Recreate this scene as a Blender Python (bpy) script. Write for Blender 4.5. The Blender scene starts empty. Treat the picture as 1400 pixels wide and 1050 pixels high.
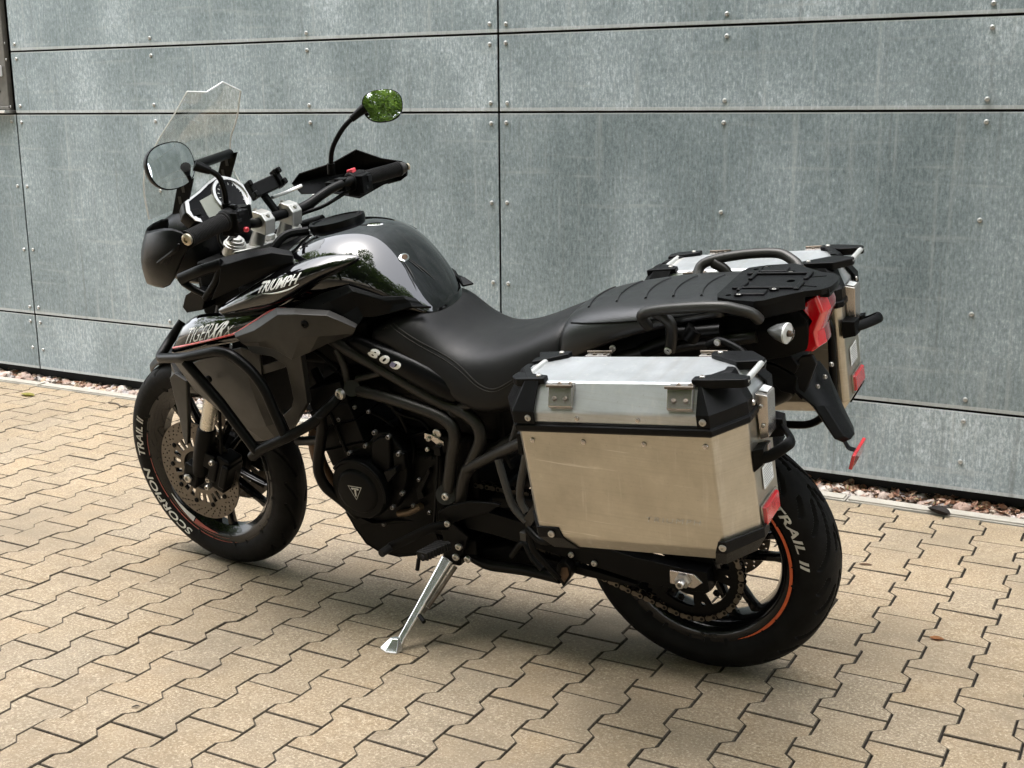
import bpy, bmesh, math, random
from mathutils import Vector, Matrix
from mathutils.geometry import tessellate_polygon
from mathutils.bvhtree import BVHTree
random.seed(7)
R = math.radians
scene = bpy.context.scene
COL = scene.collection

# ------------------------------------------------------------------ camera
cam_data = bpy.data.cameras.new('camera')
cam = bpy.data.objects.new('camera', cam_data)
COL.objects.link(cam)
scene.camera = cam
cam_data.sensor_width = 36.0
cam_data.lens = 36.0 * 1698.9 / 1400.0
cam_data.clip_start = 0.05
cam_data.clip_end = 400.0
YAW, PITCH, ROLL = -0.4985, 0.2235, -0.008
_fw = Vector((math.sin(YAW) * math.cos(PITCH), math.cos(YAW) * math.cos(PITCH), -math.sin(PITCH)))
_r = Vector((math.cos(YAW), -math.sin(YAW), 0))
_u = _r.cross(_fw)
_r, _u = math.cos(ROLL) * _r + math.sin(ROLL) * _u, -math.sin(ROLL) * _r + math.cos(ROLL) * _u
_m = Matrix((_r, _u, -_fw)).transposed().to_4x4()
_m.translation = Vector((0, 0, 1.36))
cam.matrix_world = _m

# ------------------------------------------------------------------ sky, sun, exposure
SUN_ELEV, SUN_AZ = 78.0, 205.0      # azimuth the light comes from, degrees clockwise from +Y
world = bpy.data.worlds.new('World')
scene.world = world
world.use_nodes = True
nt = world.node_tree
nt.nodes.clear()
sky = nt.nodes.new('ShaderNodeTexSky')
sky.sky_type = 'NISHITA'
sky.sun_disc = False
sky.sun_elevation = R(SUN_ELEV)
sky.sun_rotation = R(SUN_AZ)
sky.air_density = 1.0
sky.dust_density = 4.0
hsv = nt.nodes.new('ShaderNodeHueSaturation')
hsv.inputs['Saturation'].default_value = 0.30
bg = nt.nodes.new('ShaderNodeBackground')
bg.inputs['Strength'].default_value = 0.15
wo = nt.nodes.new('ShaderNodeOutputWorld')
nt.links.new(sky.outputs[0], hsv.inputs['Color'])
nt.links.new(hsv.outputs[0], bg.inputs['Color'])
nt.links.new(bg.outputs[0], wo.inputs['Surface'])

sun_data = bpy.data.lights.new('sun', 'SUN')
sun_data.energy = 0.5
sun_data.angle = R(165)
sun_data.color = (1.0, 0.97, 0.93)
sun = bpy.data.objects.new('sun', sun_data)
COL.objects.link(sun)
_d = Vector((math.sin(R(SUN_AZ)) * math.cos(R(SUN_ELEV)), math.cos(R(SUN_AZ)) * math.cos(R(SUN_ELEV)), math.sin(R(SUN_ELEV))))
sun.rotation_euler = _d.to_track_quat('Z', 'Y').to_euler()
sun.location = _d * 20

scene.view_settings.view_transform = 'Standard'
scene.view_settings.look = 'None'
scene.view_settings.gamma = 1.0
scene.view_settings.use_curve_mapping = False
scene.view_settings.exposure = 2.65
scene.render.engine = 'CYCLES'
scene.cycles.max_bounces = 10
scene.cycles.transparent_max_bounces = 16

# ------------------------------------------------------------------ materials
class NB:
    """small wrapper round a material's node tree"""
    def __init__(self, name):
        self.m = bpy.data.materials.new(name)
        self.m.use_nodes = True
        self.t = self.m.node_tree
        self.b = self.t.nodes['Principled BSDF']
        self.out = self.t.nodes['Material Output']
    def n(self, kind, **kw):
        x = self.t.nodes.new('ShaderNode' + kind)
        for k, v in kw.items():
            if k in x.inputs: x.inputs[k].default_value = v
            else: setattr(x, k, v)
        return x
    def l(self, a, b): self.t.links.new(a, b)
    def set(self, **kw):
        for k, v in kw.items(): self.b.inputs[k.replace('_', ' ')].default_value = v
        return self
    def coord(self, which='Object', scale=(1, 1, 1)):
        c = self.n('TexCoord'); mp = self.n('Mapping')
        mp.inputs['Scale'].default_value = scale
        self.l(c.outputs[which], mp.inputs['Vector'])
        return mp.outputs['Vector']
    def noise(self, vec, scale, detail=4.0, rough=0.6):
        x = self.n('TexNoise', Scale=scale, Detail=detail, Roughness=rough)
        self.l(vec, x.inputs['Vector'])
        return x.outputs['Fac']
    def ramp(self, fac, stops):
        x = self.n('ValToRGB')
        e = x.color_ramp.elements
        while len(e) < len(stops): e.new(0.5)
        for a, (p, c) in zip(e, stops):
            a.position = p; a.color = (*c, 1) if len(c) == 3 else c
        self.l(fac, x.inputs['Fac'])
        return x.outputs['Color']
    def mix(self, fac, a, b, mode='MIX'):
        x = self.n('Mix', data_type='RGBA', blend_type=mode)
        for s, v in ((0, fac), (6, a), (7, b)):
            if hasattr(v, 'node'): self.l(v, x.inputs[s])
            elif s == 0: x.inputs[0].default_value = v
            else: x.inputs[s].default_value = (*v, 1)
        return x.outputs[2]
    def math(self, op, a, b=0.0):
        x = self.n('Math', operation=op)
        for i, v in enumerate((a, b)):
            if hasattr(v, 'node'): self.l(v, x.inputs[i])
            else: x.inputs[i].default_value = v
        return x.outputs[0]
    def bump(self, h, strength, dist=0.002, prev=None):
        x = self.n('Bump', Strength=strength, Distance=dist)
        self.l(h, x.inputs['Height'])
        if prev is not None: self.l(prev, x.inputs['Normal'])
        self.l(x.outputs[0], self.b.inputs['Normal'])
        return x.outputs[0]
    def base(self, c): self.l(c, self.b.inputs['Base Color'])
    def rough(self, c): self.l(c, self.b.inputs['Roughness'])

def g3(v): return (v, v, v)
M = {}

def drops(k, vec, scale=170.0, amount=0.45):
    """rain droplets standing on a dark surface: domes of clear water (relief and gloss only)"""
    v = k.n('TexVoronoi', Scale=scale, feature='F1')
    k.l(vec, v.inputs['Vector'])
    big = k.noise(vec, 14.0, 2.0)
    lim = k.math('MULTIPLY', k.math('SUBTRACT', big, 1.0 - amount), 1.6)
    d = k.math('MAXIMUM', k.math('SUBTRACT', lim, v.outputs['Distance']), 0.0)
    return d

def plain(name, col, rough, metal=0.0, grain=0.0, gscale=900.0, wet=0.0, vary=0.25, coat=0.0, spec=None):
    if spec is None: spec = 0.11 if max(col) < 0.02 else 0.5
    k = NB(name)
    k.set(Roughness=rough, Metallic=metal)
    k.b.inputs['Specular IOR Level'].default_value = spec
    if coat: k.set(Coat_Weight=coat); k.b.inputs['Coat Roughness'].default_value = 0.03
    if metal >= 0.6 and vary == 0.25: vary = 0.07
    vec = k.coord()
    n1 = k.noise(vec, 22.0, 6.0)
    c = k.ramp(n1, [(0.3, tuple(x * (1 - vary) for x in col)), (0.7, tuple(min(1, x * (1 + vary)) for x in col))])
    k.base(c)
    r = k.n('MapRange'); k.l(k.noise(vec, 60.0, 5.0), r.inputs['Value'])
    r.inputs['To Min'].default_value = max(0.02, rough * 0.75); r.inputs['To Max'].default_value = min(1, rough * 1.25)
    rr = r.outputs['Result']
    nb = None
    if grain: nb = k.bump(k.noise(vec, gscale, 3.0), grain, 0.001)
    if wet:
        d = drops(k, vec, amount=wet)
        k.bump(d, 0.9, 0.004, nb)
        rr = k.mix(k.math('GREATER_THAN', d, 0.02), rr, g3(0.05))
    k.rough(rr)
    M[name] = k.m
    return k

plain('plastic_black', (0.0022, 0.0022, 0.0023), 0.46, grain=0.25, gscale=1400)
plain('plastic_wet', (0.0055, 0.0055, 0.006), 0.36, grain=0.25, gscale=1400, wet=0.47)
plain('plastic_satin', (0.0020, 0.0021, 0.0023), 0.30, grain=0.08, gscale=1400)
plain('cowl_grey', (0.025, 0.0235, 0.0215), 0.40, metal=0.35, grain=0.05)
plain('frame_grey', (0.021, 0.0195, 0.0178), 0.42, metal=0.5, grain=0.05)
plain('rail_grey', (0.044, 0.0425, 0.040), 0.40, metal=0.6, grain=0.12, gscale=500)
plain('tube_black', (0.0024, 0.0023, 0.0022), 0.34, grain=0.06, gscale=700)
plain('engine_black', (0.0020, 0.0021, 0.0023), 0.40, metal=0.1, grain=0.18, gscale=900)
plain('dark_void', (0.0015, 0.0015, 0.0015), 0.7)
plain('rubber', (0.0042, 0.0041, 0.0040), 0.60, grain=0.25, gscale=1100, vary=0.55)
plain('grip_rubber', (0.0135, 0.013, 0.013), 0.6, grain=0.5, gscale=800)
plain('rim_black', (0.002, 0.002, 0.0022), 0.24, coat=0.5)
plain('silver', (0.62, 0.61, 0.59), 0.30, metal=0.9)
plain('fork_clamp', (0.60, 0.59, 0.56), 0.34, metal=0.8)
plain('chrome', (0.75, 0.74, 0.72), 0.12, metal=1.0)
plain('stanchion', (0.66, 0.62, 0.55), 0.28, metal=0.75)
plain('bolt_steel', (0.48, 0.46, 0.43), 0.32, metal=0.9)
plain('bolt_brass', (0.50, 0.44, 0.33), 0.32, metal=0.9)
plain('bolt_dark', (0.17, 0.165, 0.16), 0.4, metal=0.9)
plain('disc_steel', (0.125, 0.110, 0.094), 0.34, metal=0.9, grain=0.15, gscale=500)
plain('chain_steel', (0.12, 0.10, 0.08), 0.42, metal=0.8, vary=0.6)
plain('chain_plate', (0.12, 0.103, 0.083), 0.36, metal=0.85, vary=0.3)  # outer plates lighter than the inner links: specular glint put into the colour
plain('rod_alu', (0.62, 0.62, 0.60), 0.4, metal=0.7)
plain('stand_alu', (0.66, 0.67, 0.66), 0.22, metal=0.9)
plain('steel_plate', (0.50, 0.46, 0.43), 0.25, metal=0.92)
plain('brass_rust', (0.085, 0.048, 0.025), 0.6, metal=0.4, vary=0.5)
plain('copper_pipe', (0.12, 0.085, 0.055), 0.45, metal=0.7)
plain('white_print', (0.72, 0.72, 0.70), 0.5, vary=0.05)
plain('tyre_print', (0.50, 0.49, 0.46), 0.7, vary=0.25)
plain('label_white', (0.72, 0.73, 0.73), 0.45, vary=0.05)
plain('label_text', (0.30, 0.31, 0.32), 0.5, vary=0.05)
plain('red_line', (0.55, 0.05, 0.045), 0.3, vary=0.1, coat=0.5)
plain('red_switch', (0.62, 0.06, 0.08), 0.4, vary=0.05)
plain('rim_red', (0.27, 0.055, 0.04), 0.4, vary=0.15)
plain('rim_white', (0.46, 0.46, 0.45), 0.4, vary=0.1)
plain('rim_orange', (0.50, 0.085, 0.022), 0.42, vary=0.2)
plain('lcd_grey', (0.24, 0.25, 0.215), 0.25, vary=0.05)
plain('dial_black', (0.012, 0.012, 0.013), 0.25)
plain('blue_print', (0.20, 0.20, 0.36), 0.4)
plain('green_tag', (0.45, 0.55, 0.10), 0.5)
plain('reflector_red', (0.50, 0.018, 0.025), 0.16, vary=0.2, coat=0.8, grain=0.3, gscale=300)
plain('indicator_grey', (0.16, 0.165, 0.165), 0.3, metal=0.4)
plain('frame_brown', (0.105, 0.098, 0.088), 0.5, grain=0.05)
plain('bark', (0.07, 0.055, 0.04), 0.9, grain=1.0, gscale=30)

# gloss black paint under clear lacquer
k = NB('gloss_black')
k.set(Base_Color=(0.0018, 0.0018, 0.0021, 1), Roughness=0.06, Coat_Weight=1.0, IOR=1.5)
k.b.inputs['Specular IOR Level'].default_value = 0.1
k.b.inputs['Coat IOR'].default_value = 1.66
k.b.inputs['Coat Roughness'].default_value = 0.015
vec = k.coord()
k.bump(k.noise(vec, 9.0, 2.0), 0.02, 0.01)
M['gloss_black'] = k.m

# seat vinyl: grain, soft wear and a few drops
k = NB('vinyl')
k.set(Roughness=0.5)
k.b.inputs['Specular IOR Level'].default_value = 0.24
vec = k.coord()
v = k.n('TexVoronoi', Scale=520.0); k.l(vec, v.inputs['Vector'])
k.base(k.ramp(k.noise(vec, 12, 5), [(0.3, (0.0042, 0.0042, 0.0045)), (0.75, (0.0068, 0.0066, 0.0066))]))
b1 = k.bump(v.outputs['Distance'], 0.12, 0.001)
k.bump(k.noise(vec, 10.0, 3.0), 0.10, 0.012, b1)
r = k.n('MapRange'); k.l(k.noise(vec, 16.0, 5.0), r.inputs['Value'])
r.inputs['To Min'].default_value = 0.36; r.inputs['To Max'].default_value = 0.58
k.rough(r.outputs['Result'])
M['vinyl'] = k.m

k = NB('vinyl_wet')
k.set(Roughness=0.4)
vec = k.coord()
v = k.n('TexVoronoi', Scale=420.0); k.l(vec, v.inputs['Vector'])
k.base(k.ramp(k.noise(vec, 12, 5), [(0.3, (0.0050, 0.0050, 0.0054)), (0.75, (0.0080, 0.0078, 0.0080))]))
b1 = k.bump(v.outputs['Distance'], 0.25, 0.001)
d = drops(k, vec, 150.0, 0.42)
k.bump(d, 0.9, 0.004, b1)
r = k.n('MapRange'); k.l(k.noise(vec, 26.0, 5.0), r.inputs['Value'])
r.inputs['To Min'].default_value = 0.18; r.inputs['To Max'].default_value = 0.48
k.rough(r.outputs['Result'])
M['vinyl_wet'] = k.m

# brushed, scuffed aluminium sheet of the cases; tan ground reflection put into the base
k = NB('case_alu')
k.set(Metallic=0.92)
vec = k.coord()
n_cloud = k.noise(vec, 11.0, 8.0, 0.65)
n_run = k.noise(k.coord(scale=(60, 60, 5)), 1.0, 6.0, 0.6)
n_spk = k.noise(vec, 240.0, 3.0)
rm = k.n('Mapping'); rm.inputs['Rotation'].default_value = (0, R(33), 0); rm.inputs['Scale'].default_value = (5, 1, 160); k.l(vec, rm.inputs['Vector'])
n_scr = k.noise(rm.outputs[0], 1.0, 3.0, 0.5)
rm2 = k.n('Mapping'); rm2.inputs['Scale'].default_value = (3, 1, 330); k.l(vec, rm2.inputs['Vector'])
n_brush = k.noise(rm2.outputs[0], 1.0, 3.0, 0.6)
c = k.ramp(n_cloud, [(0.30, (0.42, 0.382, 0.318)), (0.62, (0.53, 0.488, 0.412)), (0.8, (0.66, 0.612, 0.525))])
c = k.mix(k.ramp(n_run, [(0.58, g3(0)), (0.72, g3(0.35))]), c, (0.72, 0.70, 0.66))
c = k.mix(k.ramp(n_spk, [(0.25, g3(0.45)), (0.36, g3(0))]), c, (0.24, 0.22, 0.19))
c = k.mix(k.ramp(n_scr, [(0.68, g3(0)), (0.72, g3(0.55))]), c, (0.78, 0.75, 0.70))
c = k.mix(k.ramp(n_brush, [(0.30, g3(0.22)), (0.50, g3(0))]), c, (0.33, 0.30, 0.25))
k.base(c)
r = k.n('MapRange'); k.l(n_cloud, r.inputs['Value'])
r.inputs['To Min'].default_value = 0.27; r.inputs['To Max'].default_value = 0.40
k.rough(r.outputs['Result'])
k.bump(k.noise(vec, 420.0, 2.0), 0.06, 0.001, k.bump(k.noise(vec, 6.0, 2.0), 0.12, 0.01))
M['case_alu'] = k.m
# the lids are paler and cooler, sky light put into their colour, with a dulled skin
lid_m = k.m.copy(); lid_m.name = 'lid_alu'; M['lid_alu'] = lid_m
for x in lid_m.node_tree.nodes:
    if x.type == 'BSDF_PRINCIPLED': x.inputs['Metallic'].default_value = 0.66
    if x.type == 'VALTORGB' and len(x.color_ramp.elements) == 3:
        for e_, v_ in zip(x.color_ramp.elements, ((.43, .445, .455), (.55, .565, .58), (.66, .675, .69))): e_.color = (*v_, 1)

# mirror glass, clear screen, lenses
k = NB('mirror_glass'); k.set(Base_Color=(0.88, 0.90, 0.90, 1), Metallic=1.0, Roughness=0.015); M['mirror_glass'] = k.m
def clear(name, tint, gloss):
    k = NB(name)
    tr = k.n('BsdfTransparent'); tr.inputs['Color'].default_value = (*tint, 1)
    gl = k.n('BsdfGlossy'); gl.inputs['Roughness'].default_value = gloss
    lw = k.n('LayerWeight', Blend=0.5)
    fr = k.math('ADD', k.math('MULTIPLY', k.math('POWER', lw.outputs['Facing'], 4.0), 0.8), 0.035)
    nz = k.noise(k.coord(), 30.0, 5.0)
    bp = k.n('Bump', Strength=0.06, Distance=0.004); k.l(nz, bp.inputs['Height'])
    k.l(bp.outputs[0], gl.inputs['Normal'])
    mx = k.n('MixShader')
    k.l(fr, mx.inputs[0]); k.l(tr.outputs[0], mx.inputs[1]); k.l(gl.outputs[0], mx.inputs[2])
    k.l(mx.outputs[0], k.out.inputs['Surface'])
    k.t.nodes.remove(k.b)
    M[name] = k.m
clear('screen_clear', (0.955, 0.955, 0.94), 0.04)
clear('lens_clear', (0.85, 0.85, 0.84), 0.03)
plain('acrylic_edge', (0.78, 0.79, 0.79), 0.25, vary=0.1)  # near-white base paints the bright highlight along the clear screen's edge
k = NB('lens_red')
k.set(Base_Color=(0.60, 0.004, 0.010, 1), Roughness=0.07, Coat_Weight=1.0)
k.b.inputs['Coat IOR'].default_value = 1.7
M['lens_red'] = k.m
k = NB('lens_dark')
k.set(Base_Color=(0.22, 0.006, 0.014, 1), Roughness=0.08, Coat_Weight=1.0)
M['lens_dark'] = k.m


# galvanised sheet: spangle, vertical runs, white bloom; differs per panel
k = NB('galvanised')
k.set(Metallic=0.30)
oi = k.n('ObjectInfo')
def pvec(sx, sy, sz):
    tc = k.n('TexCoord'); mp = k.n('Mapping'); mp.inputs['Scale'].default_value = (sx, sy, sz)
    ad = k.n('VectorMath', operation='ADD')
    cb = k.n('CombineXYZ')
    k.l(k.math('MULTIPLY', oi.outputs['Random'], 37.0), cb.inputs['X'])
    k.l(k.math('MULTIPLY', oi.outputs['Random'], 91.0), cb.inputs['Z'])
    k.l(tc.outputs['Object'], ad.inputs[0]); k.l(cb.outputs[0], ad.inputs[1])
    k.l(ad.outputs[0], mp.inputs['Vector'])
    return mp.outputs['Vector']
streak = k.noise(pvec(120, 120, 30), 1.0, 6.0, 0.75)
fleck = k.noise(pvec(75, 75, 55), 1.0, 7.0, 0.85)
cloud = k.noise(pvec(2.4, 2.4, 1.6), 1.0, 6.0, 0.6)
f = k.math('ADD', k.math('MULTIPLY', streak, 0.46), k.math('MULTIPLY', fleck, 0.54))
f = k.math('ADD', k.math('MULTIPLY', k.math('SUBTRACT', f, 0.5), 1.9), k.math('ADD', 0.47, k.math('MULTIPLY', k.math('SUBTRACT', cloud, 0.5), 0.72)))
f = k.math('ADD', f, k.math('MULTIPLY', k.math('SUBTRACT', oi.outputs['Random'], 0.5), 0.12))
c = k.ramp(f, [(0.20, (0.132, 0.168, 0.184)), (0.40, (0.222, 0.270, 0.294)), (0.54, (0.310, 0.362, 0.394)), (0.67, (0.47, 0.53, 0.575)), (0.82, (0.70, 0.745, 0.79))])
# rain runs and scuffs across the sheet
run = k.noise(pvec(34, 34, 1.1), 1.0, 4.0, 0.55)
c = k.mix(k.ramp(run, [(0.57, g3(0)), (0.72, g3(0.45))]), c, (0.43, 0.455, 0.468))
c = k.mix(k.ramp(run, [(0.26, g3(0.5)), (0.42, g3(0))]), c, (0.165, 0.185, 0.19))
wv = k.n('Mapping'); wv.inputs['Rotation'].default_value = (0, R(38), 0); wv.inputs['Scale'].default_value = (1.6, 1, 26)
k.l(pvec(1, 1, 1), wv.inputs['Vector'])
scr = k.noise(wv.outputs[0], 1.0, 4.0, 0.6)
c = k.mix(k.ramp(scr, [(0.58, g3(0)), (0.68, g3(0.32))]), c, (0.42, 0.445, 0.457))
k.base(c)
r = k.n('MapRange'); k.l(f, r.inputs['Value'])
r.inputs['From Min'].default_value = 0.3; r.inputs['From Max'].default_value = 0.7
r.inputs['To Min'].default_value = 0.48; r.inputs['To Max'].default_value = 0.66
k.rough(r.outputs['Result'])
k.bump(f, 0.10, 0.002)
M['galvanised'] = k.m
mm = M['galvanised'].copy(); mm.name = 'galvanised_edge'; M['galvanised_edge'] = mm
for e_ in [x for x in mm.node_tree.nodes if x.type == 'VALTORGB'][0].color_ramp.elements:
    e_.color = tuple(min(0.8, 0.55 * q + 0.27) for q in e_.color[:3]) + (1,)
plain('screw_steel', (0.44, 0.44, 0.43), 0.34, metal=0.8)

# concrete pavers: sandy blend with exposed grit, each stone its own tint
def paver(name, island):
    k = NB(name)
    k.set(Roughness=0.70)
    if island:
        rnd = k.n('NewGeometry').outputs['Random Per Island']
    else:
        rnd = k.n('ObjectInfo').outputs['Random']
    tc = k.n('NewGeometry')
    pos = tc.outputs['Position']
    off = k.n('CombineXYZ'); k.l(k.math('MULTIPLY', rnd, 53.0), off.inputs['Z'])
    ad = k.n('VectorMath', operation='ADD'); k.l(pos, ad.inputs[0]); k.l(off.outputs[0], ad.inputs[1])
    vec = ad.outputs[0]
    c = k.ramp(rnd, [(0.0, (0.210, 0.157, 0.095)), (0.2, (0.245, 0.179, 0.105)), (0.45, (0.225, 0.172, 0.109)), (0.68, (0.257, 0.185, 0.107)), (0.86, (0.206, 0.163, 0.110)), (1.0, (0.232, 0.177, 0.112))])
    bl = k.noise(vec, 9.0, 4.0, 0.6)
    c = k.mix(k.ramp(bl, [(0.35, g3(0.0)), (0.7, g3(0.45))]), c, (0.229, 0.185, 0.132))
    gr = k.noise(vec, 150.0, 6.0, 0.9)
    c = k.mix(k.ramp(gr, [(0.53, g3(0)), (0.62, g3(1.0))]), c, (0.534, 0.453, 0.341))
    c = k.mix(k.ramp(gr, [(0.36, g3(0.95)), (0.47, g3(0))]), c, (0.088, 0.064, 0.041))
    ml = k.noise(vec, 24.0, 6.0, 0.7)
    c = k.mix(k.ramp(ml, [(0.50, g3(0)), (0.70, g3(0.55))]), c, (0.323, 0.257, 0.173))
    c = k.mix(k.ramp(ml, [(0.28, g3(0.5)), (0.45, g3(0))]), c, (0.153, 0.110, 0.065))
    st = k.noise(pos, 1.3, 6.0, 0.65)
    c = k.mix(k.ramp(st, [(0.47, g3(0)), (0.68, g3(0.75))]), c, (0.153, 0.121, 0.082))
    sp = k.noise(vec, 26.0, 3.0, 0.7)
    c = k.mix(k.ramp(sp, [(0.72, g3(0)), (0.78, g3(0.6))]), c, (0.174, 0.141, 0.107))
    k.base(c)
    k.bump(gr, 0.45, 0.002, k.bump(k.noise(vec, 60.0, 4.0), 0.2, 0.003))
    M[name] = k.m
paver('paver', False)
paver('paver_many', True)

k = NB('joint_sand'); k.set(Roughness=0.95)
vec = k.coord()
k.base(k.ramp(k.noise(vec, 60, 5), [(0.3, (0.006, 0.005, 0.004)), (0.7, (0.020, 0.015, 0.010))]))
M['joint_sand'] = k.m
k = NB('joint_dirt'); k.set(Roughness=0.95)
k.base(k.ramp(k.noise(k.coord(), 90, 5), [(0.35, (0.030, 0.024, 0.018)), (0.7, (0.105, 0.083, 0.058))]))
M['joint_dirt'] = k.m
k = NB('kerb_concrete'); k.set(Roughness=0.9)
vec = k.coord()
c = k.ramp(k.noise(vec, 7, 6), [(0.3, (0.27, 0.25, 0.215)), (0.7, (0.38, 0.355, 0.31))])
g = k.noise(vec, 300, 3, .8)
c = k.mix(k.ramp(g, [(0.32, g3(0.7)), (0.45, g3(0))]), c, (0.16, 0.145, 0.12))
k.base(c); k.bump(g, 0.4, 0.002)
M['kerb_concrete'] = k.m
k = NB('pebble'); k.set(Roughness=0.7)
rnd = k.n('NewGeometry').outputs['Random Per Island']
c = k.ramp(rnd, [(0.0, (0.62, 0.58, 0.55)), (0.16, (0.48, 0.32, 0.26)), (0.3, (0.70, 0.67, 0.65)), (0.45, (0.40, 0.38, 0.40)), (0.58, (0.60, 0.47, 0.33)), (0.72, (0.74, 0.72, 0.70)), (0.86, (0.42, 0.27, 0.21)), (1.0, (0.60, 0.54, 0.50))])
k.base(k.mix(0.75, c, k.ramp(k.noise(k.coord(), 60, 5), [(0.3, (0.2, 0.17, 0.15)), (0.7, (0.7, 0.65, 0.6))]), 'MULTIPLY'))
M['pebble'] = k.m
k = NB('dry_leaf'); k.set(Roughness=0.75)
rnd = k.n('NewGeometry').outputs['Random Per Island']
k.base(k.ramp(rnd, [(0.0, (0.10, 0.045, 0.025)), (0.25, (0.24, 0.11, 0.06)), (0.45, (0.06, 0.032, 0.022)), (0.62, (0.34, 0.22, 0.15)), (0.8, (0.14, 0.06, 0.035)), (0.92, (0.40, 0.31, 0.22)), (1.0, (0.17, 0.15, 0.05))]))
M['dry_leaf'] = k.m
k = NB('litter_soil'); k.set(Roughness=1.0)
k.base(k.ramp(k.noise(k.coord(), 50, 6), [(0.3, (0.02, 0.014, 0.01)), (0.7, (0.10, 0.06, 0.04))])); M['litter_soil'] = k.m
k = NB('tree_leaf'); k.set(Roughness=0.5)
rnd = k.n('NewGeometry').outputs['Random Per Island']
k.base(k.ramp(rnd, [(0.0, (0.035, 0.075, 0.014)), (0.5, (0.075, 0.13, 0.028)), (1.0, (0.12, 0.17, 0.045))]))
tl = k.n('BsdfTranslucent'); tl.inputs['Color'].default_value = (0.20, 0.32, 0.05, 1)
mx = k.n('MixShader'); mx.inputs[0].default_value = 0.5
k.l(k.b.outputs[0], mx.inputs[1]); k.l(tl.outputs[0], mx.inputs[2]); k.l(mx.outputs[0], k.out.inputs['Surface'])
M['tree_leaf'] = k.m
k = NB('far_ground'); k.set(Roughness=0.95)
vec = k.coord()
k.base(k.ramp(k.noise(vec, 2.0, 6), [(0.35, (0.17, 0.138, 0.096)), (0.65, (0.22, 0.178, 0.124))]))
k.bump(k.noise(vec, 30, 5), 0.4, 0.02)
M['far_ground'] = k.m
k = NB('wall_dark'); k.set(Roughness=0.9, Base_Color=(0.012, 0.012, 0.012, 1)); M['wall_dark'] = k.m

# ------------------------------------------------------------------ geometry helpers
def smooth_mark(bm, ang):
    for f in bm.faces: f.smooth = True
    lim = math.cos(R(ang))
    for e in bm.edges:
        lf = e.link_faces
        e.smooth = not (len(lf) == 2 and lf[0].normal.dot(lf[1].normal) < lim)

EACH = {'bolt', 'rivet', 'cap_bolt', 'guard_bolt', 'mudguard_tip', 'seat_rib', 'emblem_flash', 'bracket_pin', 'latch_rivet', 'button', 'slot',
        'rim_stripe', 'switch', 'cable', 'seat_seam', 'headlight', 'dial_marks', 'bar_end', 'frame_lug'}

def islands(bm):
    todo = set(bm.faces); out = []
    while todo:
        f = todo.pop(); stack = [f]; grp = [f]
        while stack:
            for e in stack.pop().edges:
                for g in e.link_faces:
                    if g in todo: todo.remove(g); stack.append(g); grp.append(g)
        out.append(grp)
    return out

def finish(bm, name, mat, parent=None, ang=38, bevel=0.0, sub=0, seg=2, flip=False):
    if name in EACH:
        parts = islands(bm)
        if len(parts) > 1:
            for fs in parts:
                b2 = bmesh.new(); mp = {}
                for f in fs:
                    for v in f.verts:
                        if v not in mp: mp[v] = b2.verts.new(v.co)
                for f in fs: b2.faces.new([mp[v] for v in f.verts])
                last = finish(b2, name, mat, parent, ang, bevel, sub, seg, flip)
            bm.free()
            return last
    bmesh.ops.recalc_face_normals(bm, faces=bm.faces[:])
    if flip: bmesh.ops.reverse_faces(bm, faces=bm.faces[:])
    smooth_mark(bm, 180 if sub else ang)
    me = bpy.data.meshes.new(name)
    bm.to_mesh(me); bm.free()
    me.materials.append(M[mat])
    return link(me, name, parent, bevel, sub, seg)

def link(me, name, parent=None, bevel=0.0, sub=0, seg=2):
    o = bpy.data.objects.new(name, me)
    COL.objects.link(o)
    if parent is not None: o.parent = parent
    if sub:
        s = o.modifiers.new('subsurf', 'SUBSURF'); s.levels = sub; s.render_levels = sub
    if bevel:
        b = o.modifiers.new('bevel', 'BEVEL'); b.width = bevel; b.segments = seg
        b.limit_method = 'ANGLE'; b.angle_limit = R(32); b.harden_normals = True
    return o

def empty(name, loc=(0, 0, 0), parent=None, rot=(0, 0, 0)):
    o = bpy.data.objects.new(name, None)
    COL.objects.link(o)
    o.empty_display_size = 0.1
    o.location = loc; o.rotation_euler = rot
    if parent is not None: o.parent = parent
    return o

def tag(o, label=None, cat=None, group=None, kind=None):
    if label: o['label'] = label
    if cat: o['category'] = cat
    if group: o['group'] = group
    if kind: o['kind'] = kind
    return o

def box(bm, c, s, rot=None, taper=1.0):
    c = Vector(c); hx, hy, hz = s[0] / 2, s[1] / 2, s[2] / 2
    vs = []
    for z in (-1, 1):
        t = taper if z > 0 else 1.0
        for x, y in ((-1, -1), (1, -1), (1, 1), (-1, 1)):
            v = Vector((x * hx * t, y * hy * t, z * hz))
            if rot is not None: v = rot @ v
            vs.append(bm.verts.new(c + v))
    for f in ((3, 2, 1, 0), (4, 5, 6, 7), (0, 1, 5, 4), (1, 2, 6, 5), (2, 3, 7, 6), (3, 0, 4, 7)):
        bm.faces.new([vs[i] for i in f])

def spline(pts, n=6):
    """Catmull-Rom through the points"""
    P = [Vector(p) for p in pts]
    if len(P) < 3: return P
    out = []
    for i in range(len(P) - 1):
        a = P[i - 1] if i else P[0] * 2 - P[1]
        b, c = P[i], P[i + 1]
        d = P[i + 2] if i + 2 < len(P) else P[-1] * 2 - P[-2]
        for k in range(n):
            t = k / n
            out.append(0.5 * ((2 * b) + (c - a) * t + (2 * a - 5 * b + 4 * c - d) * t * t + (3 * b - a - 3 * c + d) * t ** 3))
    out.append(P[-1])
    return out

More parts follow.
